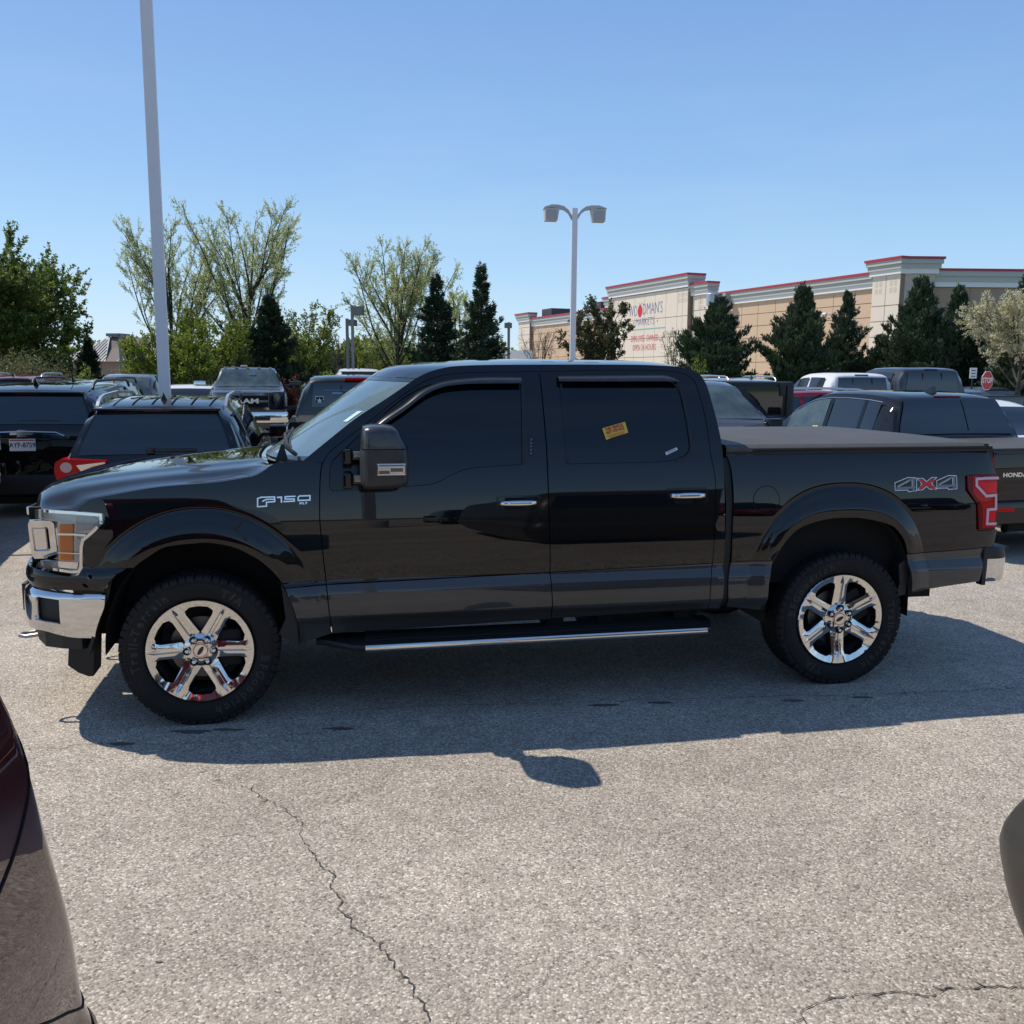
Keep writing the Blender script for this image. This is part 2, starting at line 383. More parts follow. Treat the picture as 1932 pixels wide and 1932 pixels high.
CRACK = pbr('crack_fill', (.060, .050, .046), .9)
lot = mk('parking_lot', [(-120, -60, 0), (140, -60, 0), (140, 150, 0), (-120, 150, 0)], [(0, 1, 2, 3)], ASPH); tag(lot, kind='structure')
GRASS = pbr('grass_ground', (.045, .085, .022), .9, noise=(.8, .7, (.10, .12, .04)), bump=(30, .6, .05))
gnd = mk('ground', [(-1500, -1500, -.03), (1500, -1500, -.03), (1500, 1800, -.03), (-1500, 1800, -.03)], [(0, 1, 2, 3)], GRASS); tag(gnd, kind='structure')
def crack(pts, w0, w1, seed):
    rnd = random.Random(seed); P = [ground_at(*p) for p in pts]; Q = []
    for i in range(len(P)-1):
        n = max(2, int((P[i+1]-P[i]).length/.013))
        for k in range(n):
            q = P[i].lerp(P[i+1], k/n); Q.append(q)
    d = 0; V = []; Fc = []
    for i, q in enumerate(Q):
        t = (Q[min(i+1, len(Q)-1)]-Q[max(i-1, 0)]).normalized(); nrm = Vector((-t.y, t.x, 0))
        d = d*.72+rnd.uniform(-.010, .010); ww = (w0+(w1-w0)*i/len(Q))*rnd.uniform(.15, .95)*.72
        V += [q+nrm*(d-ww)+Vector((0, 0, .004)), q+nrm*(d+ww)+Vector((0, 0, .004))]
        if i: Fc.append((2*i-2, 2*i-1, 2*i+1, 2*i))
    # small side branches and crumbled edges
    for i in range(4, len(Q)-4, 5):
        if rnd.random() < .38:
            t = (Q[i+1]-Q[i]).normalized(); sg = rnd.choice((-1, 1)); dr = (Vector((-t.y, t.x, 0))*sg+t*rnd.uniform(-1, 1)).normalized(); L_ = rnd.uniform(.01, .06); b0 = Vector(V[2*i]); wv_ = t*(w0+w1)*.45
            n = len(V); V += [b0-wv_, b0+wv_, b0+dr*L_]; Fc.append((n, n+1, n+2))
    o = mk('crack', V, Fc, CRACK, lot); return o
z6 = lambda pts: [(x/2.1467/1.29348, (1600+y/2.1467)/1.29348) for x, y in pts]
z7 = lambda pts: [((1600+x/2.149)/1.29348, (1600+y/2.149)/1.29348) for x, y in pts]
crack(z6([(1055, 590), (1150, 640), (1200, 680), (1300, 700), (1380, 740), (1440, 790), (1530, 840), (1580, 870), (1590, 950), (1640, 1010), (1690, 1110), (1740, 1160), (1745, 1210), (1770, 1280), (1775, 1350), (1830, 1400), (1900, 1460)])+[(740, 1805), (765, 1850), (790, 1890), (815, 1935)], .0015, .0065, 1)
crack(z6([(90, 492), (330, 485), (400, 472), (600, 465), (850, 465), (1100, 455), (1300, 438), (1700, 400), (1932, 365)]), .003, .003, 2)
crack(z6([(855, 465), (860, 505)]), .003, .001, 12)
crack(z7([(700, 1950), (760, 1880), (860, 1835), (960, 1805), (1100, 1785), (1250, 1785), (1380, 1795), (1480, 1780), (1560, 1755), (1680, 1738), (1780, 1745), (1960, 1752)]), .0035, .006, 3)
crack([(1092, 1776), (1040, 1815), (1020, 1850), (980, 1880), (935, 1908)], .0012, .0025, 4)
crack([(560, 1350), (700, 1338), (830, 1331), (1000, 1329), (1200, 1322), (1400, 1316), (1600, 1311), (1800, 1305), (1932, 1298)], .003, .005, 5)
TAR = pbr('dark_patch', (.10, .092, .085), .9)
def blot(px, py, rx, ry, seed):
    rnd = random.Random(seed); c = ground_at(px, py); V = []
    for k in range(14):
        a = 2*PI*k/14; r = rnd.uniform(.6, 1.1); V.append((c.x+rx*r*math.cos(a), c.y+ry*r*math.sin(a), .003))
    mk('oil_stain', V, [tuple(range(14))], TAR, lot)
for i, (px, py, rx, ry) in enumerate([(228, 1404, .07, .02), (360, 1381, .12, .03), (430, 1377, .09, .02), (640, 1375, .10, .02), (1250, 1326, .09, .025), (1140, 1331, .1, .02), (1495, 1322, .07, .02), (1625, 1316, .08, .02), (300, 1816, .015, .006)]): blot(px, py, rx, ry, i)
# ================================================================== the big black pickup
PZ = [(.40,.915),(.48,.935),(.53,.958),(.545,.975),(.58,.984),(.64,.990),(.685,.988),(.72,.977),(.755,.965),(.775,.968),(.85,.980),(.95,.986),(1.05,.984),(1.12,.979),(1.2,.970),(1.28,.957),(1.38,.935),(1.45,.912),(1.55,.872),(1.65,.827),(1.75,.777),(1.82,.737),(1.88,.698)]
prof = pchip([a for a, b in PZ], [b for a, b in PZ])
def plansurf(PL, i0):
    S = [0]
    for i in range(1, len(PL)): S.append(S[-1]+math.dist(PL[i], PL[i-1]))
    S = [a-S[i0] for a in S]; fx = pchip(S, [a for a, b in PL]); fy = pchip(S, [b for a, b in PL])
    def plan(s):
        e = 1e-4; dx = fx(s+e)-fx(s-e); dy = fy(s+e)-fy(s-e); L = math.hypot(dx, dy)
        return fx(s), fy(s), -dy/L, dx/L
    return plan, S
BPL = [(-.93,0),(-.925,.35),(-.905,.55),(-.875,.70),(-.83,.80),(-.76,.868),(-.66,.915),(-.55,.943),(-.4,.966),(-.2,.980),(0,.985),(1,.987),(2,.987),(3,.987),(4,.985),(4.4,.978),(4.62,.965),(4.73,.940),(4.785,.895),(4.805,.82),(4.81,0)]
bplan, BS = plansurf(BPL, 10)
def sstep(x): x = max(0, min(1, x)); return x*x*(3-2*x)
flprof = pchip([0, .05, .10, .16, .30, .55, .72, .82, 1.0], [0, -.003, -.001, .004, .012, .026, .031, .030, .026])
def flare(s, z):
    for (cx, ai, bi, ni, ao, bo, no) in ((.02, .49, .583, 2.2, .655, .77, 2.05), (3.66, .475, .63, 3.0, .62, .825, 2.3)):
        dx = abs(s-cx); dz = max(z-.40, 0)
        if dx > .8: continue
        eo = ((dx/ao)**no+(dz/bo)**no)**(1/no); ei = ((dx/ai)**ni+(dz/bi)**ni)**(1/ni)
        if eo >= 1: return 0.0
        t = 1.0 if ei <= 1 else (1-eo)/((1-eo)+(ei-1))
        return flprof(t)*(.45+.55*sstep((z-.74)/.16))
    return 0.0
def flare_lines():
    out = []
    for (cx, ai, bi, ni, ao, bo, no) in ((.02, .49, .583, 2.2, .655, .77, 2.05), (3.66, .475, .63, 3.0, .62, .825, 2.3)):
        for tt in (-.02, .0, .025, .05, .075, .10, .13, .16, .22, .30, .42, .55, .63, .72, .77, .82, .93):
            ln = []
            for k in range(141):
                th = math.radians(20+k); c, s_ = math.cos(th), math.sin(th)
                ri = 1/((abs(c)/ai)**ni+(s_/bi)**ni)**(1/ni); ro = 1/((abs(c)/ao)**no+(s_/bo)**no)**(1/no)
                # radius where the flare parameter equals tt, by bisection
                def tf(r):
                    eo = r/ro; ei = r/ri
                    return (1-eo)/((1-eo)+(ei-1)) if eo < 1 else -(eo-1)
                a_, b_ = ri, ro*1.08
                for _ in range(24):
                    m_ = (a_+b_)/2
                    if tf(m_) > tt: a_ = m_
                    else: b_ = m_
                ln.append((cx+a_*c, .40+a_*s_))
            out.append(ln)
    return out
FLL = flare_lines()
def body(s, z):
    x, y, nx, ny = bplan(s); o = (prof(z)-.987)
    o = o*(.25+.75*max(0, ny))+flare(s, z)
    return (x+nx*o, -(y+ny*o), z)
def body_off(d): 
    def f(s, z):
        p = Vector(body(s, z))+surfnorm(body, s, z)*d
        return tuple(p)
    return f
truck = thing('pickup_truck', 'long black crew cab pickup parked broadside in the foreground with chrome wheels', 'pickup truck', (TX, TY, 0), YAW)
mirrored = []
def MP(o): mirrored.append(o); return o
# ---- side panels (s along the body, z up)
tone = [(.456,.723),(.656,.731),(1.2,.741),(1.883,.752),(2.848,.771),(2.966,.775),(3.249,.777),(4.107,.788),(4.669,.806),(4.76,.807)]
tz = pchip([a for a, b in tone], [b for a, b in tone])
G = .0028
def archf(z0, side_, n=2.2, cx=.02, a=.49, b=.583):
    k = 1-((z0-.40)/b)**n if z0 > .40 else 1
    return cx+side_*a*max(k, 0)**(1/n)
arch_front = [(archf(z, 1), z) for z in (.745, .80, .85, .90)]+[(.193,.952),(.12,.970),(.06,.980),(0,.983),(-.073,.979),(-.15,.966)]+[(archf(z, -1), z) for z in (.925, .885, .863)]
dfront = [(.650,1.38),(.640,1.331),(.633,1.221),(.630,1.11),(.635,.998),(.644,.884),(.656,.733)]
shift = lambda pts, dx, dz=0: [(x+dx, z+dz) for x, z in pts]
fender = crv([(-.581,1.155),(-.505,1.211),(-.442,1.225)], [(-.442,1.225),(-.153,1.272),(.113,1.290),(.248,1.309),(.302,1.319),(.36,1.352),(.385,1.371),(.42,1.388)], [(.42,1.388),(.549,1.392),(.648,1.38)], shift(dfront[:-1]+[(.656,.736)], -G),
             [(.656-G,.736), (archf(.728, 1),.728)], [(archf(.728, 1),.728)]+arch_front, [(archf(.863,-1),.863), (-.553,.867)],
             [(-.553,.867),(-.545,.969)], [(-.545,.969),(-.538,1.002)], [(-.538,1.002),(-.441,1.089)], [(-.441,1.089),(-.438,1.126)], [(-.438,1.126),(-.443,1.143)], [(-.443,1.143),(-.581,1.155)])
o = MP(panel('fender', fender, body, BLACK, truck, step=.022, lines=FLL))
flow = crv([(.656-G,.730),(.679-G,.453)], [(.679-G,.453),(.507,.404)], [(.507,.404),(archf(.5, 1),.50),(archf(.6, 1),.60),(archf(.723, 1),.723)], [(archf(.723, 1),.723),(.656-G,.730)], step=.02)
MP(panel('fender_lower_panel', flow, body, GREYP, truck, step=.02))
# front door with window opening
dtop = [(.650,1.38),(.679,1.426),(.793,1.518),(.907,1.600),(1.025,1.689),(1.145,1.771),(1.236,1.819),(1.356,1.849),(1.507,1.859),(1.793,1.865),(1.869,1.866)]
drear = [(1.869,1.866),(1.867,1.498),(1.866,1.362),(1.870,1.106),(1.883,.757)]
fgl = crv([(.697,1.233),(.684,1.25),(.689,1.36),(.712,1.403)], [(.712,1.403),(.791,1.474),(.872,1.545),(1.003,1.655),(1.12,1.737),(1.22,1.785),(1.349,1.806),(1.5,1.812),(1.755,1.812)], [(1.755,1.812),(1.723,1.358)], [(1.723,1.358),(1.528,1.349),(1.44,1.341),(1.352,1.317),(1.265,1.274),(1.207,1.258),(1.093,1.251),(.88,1.240),(.697,1.233)], step=.03)
door_f = crv(shift(dfront[::-1], G), shift(dtop, .002, -G), shift(drear, -G), [(1.883-G,.757),(.656+G,.737)])
fd = MP(panel('front_door', door_f, body, BLACK, truck, holes=[fgl], step=.026))
MP(panel('door_lower_panel', crv([(.656+G,.731),(1.883-G,.751)], [(1.883-G,.751),(1.901-G,.479)], [(1.901-G,.479),(.679+G,.453)], [(.679+G,.453),(.656+G,.731)]), body, GREYP, fd, step=.02))
rtop = [(1.869,1.866),(2.407,1.878),(2.627,1.874),(2.746,1.857),(2.793,1.817),(2.810,1.735),(2.827,1.561),(2.830,1.41),(2.849,1.289),(2.852,1.207),(2.848,.980),(2.849,.776)]
rfront = [(1.883,.757),(1.870,1.106),(1.867,1.362),(1.868,1.498),(1.869,1.866)]
rgl = crv([(1.972,1.815),(2.60,1.820),(2.655,1.808),(2.685,1.77),(2.698,1.694),(2.706,1.562),(2.708,1.452),(2.693,1.412),(2.66,1.39),(2.609,1.373),(2.50,1.362),(2.393,1.36),(1.972,1.358)], [(1.972,1.358),(1.972,1.815)], step=.03)[::-1]
door_r = crv(shift(rfront, G), shift(rtop, -G, -G), [(2.849-G,.776),(1.883+G,.757)])
rd = MP(panel('rear_door', door_r, body, BLACK, truck, holes=[rgl], step=.026))
MP(panel('door_lower_panel', crv([(1.883+G,.752),(2.849-G,.771)], [(2.849-G,.771),(2.833-G,.633),(2.841-G,.503)], [(2.841-G,.503),(1.901+G,.480)], [(1.901+G,.480),(1.883+G,.752)]), body, GREYP, rd, step=.02))
# cab frame: front pillar, roof rail, rear corner
drip = [(1.166,1.824),(1.239,1.858),(1.299,1.876),(1.390,1.892),(1.571,1.900),(1.836,1.904),(2.4,1.908),(2.70,1.900),(2.775,1.885)]
crear = [(2.775,1.885),(2.835,1.855),(2.864,1.795),(2.877,1.704),(2.892,1.592),(2.904,1.430),(2.904,1.339),(2.907,1.083),(2.916,.776)]
frame_o = crv([(.549,1.392),(.681,1.496),(.841,1.617),(1.003,1.717),(1.166,1.824)], drip, crear, [(2.916,.776),(2.849+G,.777)], shift(rtop[::-1], .001, 0), shift(dtop[::-1], 0, 0)[1:], [(.650,1.38+G),(.549,1.392)])
MP(panel('cab_frame', frame_o, body, BLACK, truck, step=.026))
MP(panel('cab_lower_panel', crv([(2.849+G,.773),(2.916,.774)], [(2.916,.774),(2.915,.499)], [(2.915,.499),(2.841+G,.503)], [(2.841+G,.503),(2.833+G,.633),(2.849+G,.773)]), body, GREYP, truck, step=.02))
# bed side
def archr(z0, sd): return archf(z0, sd, 3.0, 3.66, .475, .63)
arch_rear = [(archr(z, -1), z) for z in (.79, .86, .92, .97)]+[(3.50,1.015),(3.60,1.027),(3.70,1.027),(3.82,1.011)]+[(archr(z, 1), z) for z in (.97, .92, .86, .80)]
bed_o = crv([(2.925,1.398),(4.664,1.404)], [(4.664,1.404),(4.691,1.323),(4.715,1.262)], [(4.715,1.262),(4.470,1.262)], [(4.470,1.262),(4.470,1.168)], [(4.470,1.168),(4.545,1.083)], [(4.545,1.083),(4.562,.915)], [(4.562,.915),(4.74,.915)],
            [(4.74,.915),(4.725,.811)], [(4.725,.811)]+[(4.669,.810),(4.3,.797),(archr(.79, 1),.792)], arch_rear[::-1], [(archr(.79,-1),.782),(2.966,.779)], [(2.966,.779),(2.958,.977),(2.962,1.133),(2.956,1.267),(2.942,1.36),(2.925,1.398)])
bd = MP(panel('bed_side', bed_o, body, BLACK, truck, step=.024, lines=FLL))
MP(panel('bed_lower_panel', crv([(2.966,.774),(archr(.775,-1),.777)], [(archr(.775,-1),.777),(3.191,.632),(3.2,.474)], [(3.2,.474),(2.96,.506)], [(2.96,.506),(2.943,.66),(2.966,.774)]), body, GREYP, bd, step=.02))
MP(panel('bed_lower_panel', crv([(archr(.785, 1),.787),(4.3,.792),(4.66,.805)], [(4.66,.805),(4.614,.600)], [(4.614,.600),(4.355,.578),(4.139,.551)], [(4.139,.551),(4.129,.626),(archr(.785, 1),.787)]), body, GREYP, bd, step=.02))
# dark inner skins behind gaps and arches
MP(panel('inner_body', crv([(.60,.52),(.60,1.36)], [(.60,1.36),(.70,1.42),(1.17,1.77),(1.3,1.83),(2.74,1.85)], [(2.74,1.85),(2.87,1.6),(2.89,1.3),(2.89,.52)], [(2.89,.52),(.60,.52)], step=.06), body_off(-.035), DARK, truck, step=.08, thick=0, analytic=False))
# glass, sail, visors
MP(panel('side_window', crv([(.89,1.245),(.89,1.56),(1.003,1.65),(1.12,1.733),(1.22,1.782),(1.349,1.803),(1.5,1.809),(1.752,1.809)], [(1.752,1.809),(1.721,1.361)], [(1.721,1.361),(1.528,1.352),(1.44,1.344),(1.352,1.320),(1.265,1.277),(1.207,1.261),(1.093,1.254),(.89,1.245)]), body_off(-.006), GLASSD, fd, step=.04, thick=.004))
MP(panel('sail_panel', crv([(.700,1.236),(.687,1.25),(.692,1.36),(.715,1.400)], [(.715,1.400),(.791,1.468),(.888,1.556)], [(.888,1.556),(.888,1.24)], [(.888,1.24),(.700,1.236)]), body_off(.002), PLGLOSS, fd, step=.04, thick=.01))
MP(panel('side_window', [(s-.0 if s < 2 else s, z) for s, z in crv([(1.975,1.812),(2.60,1.817),(2.652,1.805),(2.682,1.768),(2.695,1.694),(2.703,1.562),(2.705,1.452),(2.690,1.414),(2.658,1.393),(2.609,1.376),(2.50,1.365),(2.393,1.363),(1.975,1.361)], [(1.975,1.361),(1.975,1.812)])][::-1], body_off(-.006), GLASSD, rd, step=.04, thick=.004))
for q, par in (((1.980, 1.364, 1.994, 1.80), rd),):
    MP(panel('division_bar', [(q[0],q[1]),(q[2],q[1]),(q[2],q[3]),(q[0],q[3])], body_off(-.002), PLAST, par, step=0, thick=.006, analytic=False))
MP(panel('window_seal', crv([(1.725,1.36),(1.740,1.36)], [(1.740,1.36),(1.770,1.812)], [(1.770,1.812),(1.757,1.812)], [(1.757,1.812),(1.725,1.36)]), body_off(.001), PLAST, fd, step=0, thick=.006, analytic=False))
MP(panel('window_seal', crv([(2.700,1.80),(2.712,1.694),(2.722,1.562),(2.724,1.452),(2.708,1.402),(2.67,1.375),(2.609,1.359)], [(2.609,1.359),(2.612,1.372),(2.662,1.389),(2.695,1.411),(2.709,1.452),(2.707,1.562),(2.698,1.694),(2.688,1.79)], [(2.688,1.79),(2.700,1.80)]), body_off(.004), PLAST, rd, step=0, thick=.008, analytic=False))
def visor(up, lo, par):
    f1, _ = curve3(up); f2, _ = curve3(lo)
    def sf(u, v):
        a, b = f1(u), f2(u); s = a[0]+(b[0]-a[0])*v; z = a[1]+(b[1]-a[1])*v
        p = Vector(body(s, z))+surfnorm(body, s, z)*(.004+.030*math.sin(min(1, v*1.2)*PI/2)); return tuple(p)
    V, Fc = grid(sf, 44, 6); V2, F2 = grid(lambda u, v: tuple(Vector(sf(u, v))+Vector((0, .010, 0))), 44, 6, True)
    b = MB().add(V, Fc).add(V2, F2)
    return b.build('window_visor', VISM, par, smooth=1)
VISM = pbr('smoked_acrylic', (.018, .019, .018), .17, coat=.6, noise=(30, .5, (.035, .034, .03)))
MP(visor([(.922,1.573),(.975,1.612),(1.080,1.678),(1.200,1.763),(1.320,1.807),(1.440,1.823),(1.578,1.831),(1.755,1.831)], [(.985,1.570),(1.02,1.592),(1.078,1.628),(1.197,1.712),(1.257,1.744),(1.347,1.769),(1.495,1.780),(1.752,1.783)], fd))
MP(visor([(1.968,1.839),(2.3,1.844),(2.60,1.848),(2.655,1.838),(2.688,1.81)], [(1.968,1.794),(2.3,1.795),(2.60,1.797),(2.65,1.796),(2.684,1.795)], rd))
# roof, windshield, hood: centre line + edge line lofts
def loft(edge, centre, p=2.6, q=2.0, nu=30, nv=28, flip=False):
    fe, _ = curve3(edge); fc, _ = curve3(centre)
    def sf(u, v):
        v = 2*v-1; e = fe(u); c = fc(u); av = abs(v)
        return (c[0]+(e[0]-c[0])*av**q, v*e[1], c[1]+(e[2]-c[1])*av**p)
    return grid(sf, nu, nv, flip)
def edge(pts, d=0): 
    out = []
    for s, z in pts:
        p = body(s, z); out.append((p[0], -p[1]+d, z))
    return out
roof_e = edge([(1.166,1.824),(1.239,1.858),(1.299,1.876),(1.390,1.892),(1.571,1.900),(1.836,1.904),(2.4,1.908),(2.70,1.900),(2.775,1.885),(2.835,1.855),(2.860,1.80)], 0)
V, Fc = loft(roof_e, [(.955,1.832),(1.02,1.872),(1.09,1.895),(1.19,1.909),(1.32,1.923),(1.57,1.938),(1.92,1.945),(2.4,1.944),(2.66,1.934),(2.80,1.908),(2.845,1.86)], p=2.5, nu=50, nv=40, flip=False)
mk('roof', V, Fc, BLACK, truck, smooth=1)
ws_e = edge([(.556,1.392),(.684,1.494),(.843,1.615),(1.005,1.715),(1.164,1.820)], -.004)
V, Fc = loft(ws_e, [(.315,1.370),(.47,1.485),(.63,1.605),(.79,1.720),(.955,1.828)], p=2.2, nu=20, nv=30)
wsh = mk('windshield', V, Fc, GLASSW, truck, smooth=1)
# black surround of the glass, wipers, stickers on it
fe, _ = curve3(ws_e); fc, _ = curve3([(.315,1.370),(.47,1.485),(.63,1.605),(.79,1.720),(.955,1.828)])
def wsp(u, v, d=0.0):
    def g(u, v):
        e = fe(u); c = fc(u); av = abs(v); return Vector((c[0]+(e[0]-c[0])*av**2, v*e[1], c[1]+(e[2]-c[1])*av**2.2))
    p = g(u, v); n = (g(u+.01, v)-g(u-.01, v)).cross(g(u, v+.01)-g(u, v-.01)).normalized()
    if n.z < 0: n = -n
    return p+n*d
def wspatch(name, u0, u1, v0, v1, mat, d=.003, nu=3, nv=3):
    V, Fc = grid(lambda a, b: tuple(wsp(u0+(u1-u0)*a, v0+(v1-v0)*b, d)), nu, nv); return mk(name, V, Fc, mat, wsh, smooth=1)
FRIT = pbr('black_frit', (.012, .014, .015), .15)
wspatch('glass_border', 0, .045, -1, 1, FRIT, .002, 2, 20); wspatch('glass_border', .955, 1, -1, 1, FRIT, .002, 2, 20)
wspatch('registration_sticker', .43, .56, -.955, -.90, pbr('pale_green_sticker', (.45, .62, .55), .4), .003)
wspatch('mirror_mount', .84, .93, -.05, .05, PLAST, .003)
hood_e = edge([(-.79,1.158),(-.581,1.156),(-.505,1.212),(-.442,1.226),(-.153,1.273),(.113,1.291),(.248,1.310),(.302,1.320),(.36,1.353),(.42,1.388)], -.003)
fhe, _ = curve3(hood_e); fhc, _ = curve3([(-.915,1.10),(-.92,1.155),(-.90,1.205),(-.83,1.245),(-.60,1.290),(-.30,1.325),(0,1.352),(.20,1.368),(.29,1.372),(.33,1.362)])
HDP = pchip([0, .3, .55, .70, .77, .86, .905, .95, 1.0], [0, .02, .08, .17, .27, .66, .78, .84, 1.0])
def hoodp(u, v):
    e = fhe(u); c = fhc(u); av = abs(v)
    z = c[1]+(e[2]-c[1])*HDP(av); x = c[0]+(e[0]-c[0])*av**3
    ridge = .012*(1/(1+math.exp((av-.60)*34)))*min(1, u*3)
    return (x, v*e[1], z+ridge-.012)
V, Fc = grid(lambda a, b: hoodp(a, 2*b-1), 60, 120)
hood = mk('hood', V, Fc, BLACK, truck, smooth=1)
# cowl grille and wipers
cw = MB(); V, Fc = grid(lambda a, b: (lambda v: (.30+.22*a+.19*abs(v)**2, v*.90, 1.358+.012*a+.022*abs(v)**3))(2*b-1), 4, 30)
mk('cowl', V, Fc, pbr('cowl_plastic', (.10, .098, .095), .5), truck, smooth=1)
for k, (v0, v1) in enumerate([(-.86, -.62), (.62, .86)]):
    b = MB()
    for i in range(9):
        yy = v0+(v1-v0)*i/8; xx = .33+.19*yy*yy
        b.add([(xx, yy, 1.384), (xx+.10, yy-.012, 1.390), (xx+.10, yy+.006, 1.390), (xx, yy+.012, 1.384)], [(0, 1, 2, 3)])
    b.build('cowl_vent', DARK, truck)
for sy_ in (-.62, .22):
    base = Vector((.47+.1*abs(sy_), sy_, 1.40)); 
    b = MB(); pts = [base, Vector((.42+.06*abs(sy_), sy_+.10, 1.445)), wsp(.20, sy_+.42, .03), wsp(.24, sy_+.62 if sy_ < 0 else .80, .02)]
    b.tube(pts, [.012, .011, .008, .005], 6); b.tube([wsp(.14, sy_+.16, .018), wsp(.25, min(.86, sy_+.80), .018)], .008, 6)
    b.build('wiper', PLAST, truck, smooth=40)
b = MB(); b.prism([(.40, 1.375), (.47, 1.375), (.455, 1.435), (.445, 1.47), (.435, 1.47)], 'y', -.775, -.745); b.tube([(.445, -.76, 1.465), (.50, -.80, 1.425), (.515, -.81, 1.415)], [.010, .012, .010], 6)
b.build('wiper_pivot', PLAST, truck)
# back of the cab
ce = [body(s, z) for s, z in crear]
def backp(u, v):
    z = .60+(1.80-.60)*u; s = curve_back(z); y = s[1]*(2*v-1); return (s[0]+.02*(1-(2*v-1)**2), y, z)
zb = sorted([(p[2], p[0], abs(p[1])) for p in ce]); bx = pchip([a[0] for a in zb], [a[1] for a in zb]); by = pchip([a[0] for a in zb], [a[2] for a in zb])
curve_back = lambda z: (bx(z), by(z))
V, Fc = grid(backp, 20, 20); mk('cab_back', V, Fc, BLACK, truck, smooth=1)
V, Fc = grid(lambda a, b: (bx(1.47+.32*a)+.028, (by(1.47+.32*a)-.10)*(2*b-1), 1.47+.32*a), 6, 10); mk('rear_window', V, Fc, GLASSD, truck, smooth=1)
# ---- front end
FBP = [(-.97,0),(-.965,.3),(-.95,.5),(-.925,.66),(-.885,.78),(-.82,.86),(-.72,.905),(-.6,.935),(-.45,.955)]
fplan, FS = plansurf(FBP, 8)
fpf = pchip([.44, .50, .60, .70, .722, .74], [-.05, -.014, 0, -.004, -.012, -.05])
def fbs(s, z):
    x, y, nx, ny = fplan(s); o = fpf(z); return (x+nx*o, -(y+ny*o), z)
fog = crv([(-.39,.690),(-.363,.705)], [(-.363,.705),(-.242,.692)], [(-.242,.692),(-.241,.564)], [(-.241,.564),(-.388,.581)], [(-.388,.581),(-.39,.690)], step=.02)
bump_o = crv([(-1.277,.738),(-.9,.742),(-.485,.740),(-.346,.744),(-.248,.735),(-.16,.727),(-.007,.726)], [(-.007,.726),(-.011,.67),(-.042,.587),(-.064,.529),(-.076,.487)], [(-.076,.487),(-.173,.490),(-.255,.504),(-.340,.524),(-.43,.530),(-.55,.528),(-.75,.515),(-1.277,.515)], [(-1.277,.515),(-1.277,.738)], step=.02)
fb_ = MP(panel('front_bumper', bump_o, fbs, CHROME, truck, holes=[fog], step=.022, thick=.03))
MP(panel('fog_lamp_recess', [(-.41,.54),(-.22,.54),(-.22,.73),(-.41,.73)], lambda s, z: tuple(Vector(fbs(s, z))-surfnorm(fbs, s, z)*.035), PLAST, fb_, step=.05, thick=0))
b = MB().box(-1.0, -.93, -.24, .24, .56, .71, .012); b.build('plate_bracket', PLAST, truck)
b = MB().box(-.985, -.955, -.50, -.24, .545, .70, .01); MP(b.build('bumper_pad', PLAST, truck))
b = MB().prism([(-.90,-.20),(-.88,-.62),(-.80,-.78),(-.70,-.84),(-.60,-.87),(-.57,-.84),(-.57,-.20)], 'z', .415, .50); MP(b.build('lower_valance', PLAST, truck))
b = MB().prism([(-.690,.40),(-.700,.305),(-.650,.262),(-.600,.238),(-.576,.238),(-.563,.42)], 'y', -.78, -.60); MP(b.build('air_deflector', PLAST, truck))
b = MB(); b.tube([(-.86,-.52,.435),(-.95,-.52,.425),(-.985,-.545,.425),(-.985,-.575,.425),(-.95,-.60,.425),(-.86,-.60,.435)], .011, 8); MP(b.build('tow_hook', STEEL, truck, smooth=40))
def vsf(s, z):
    t = (z-.735)/.13; p = Vector(body(s, z)); n = surfnorm(body, s, z); return tuple(p+n*(.022*math.sin(max(0, min(1, t))*PI)+.014*(1-t)))
val_o = crv([(-.555,.870),(-.574,.832),(-.624,.822),(-.717,.832),(-.808,.845),(-1.0,.848),(-1.3,.85),(-1.66,.85)], [(-1.66,.85),(-1.66,.735)], [(-1.66,.735),(-1.0,.738),(-.602,.738),(-.457,.735)], [(-.457,.735),(-.451,.749),(-.408,.811),(-.338,.862)], [(-.338,.862),(-.555,.870)], step=.025)
MP(panel('front_valance', val_o[::-1], vsf, BLACK, truck, step=.025))
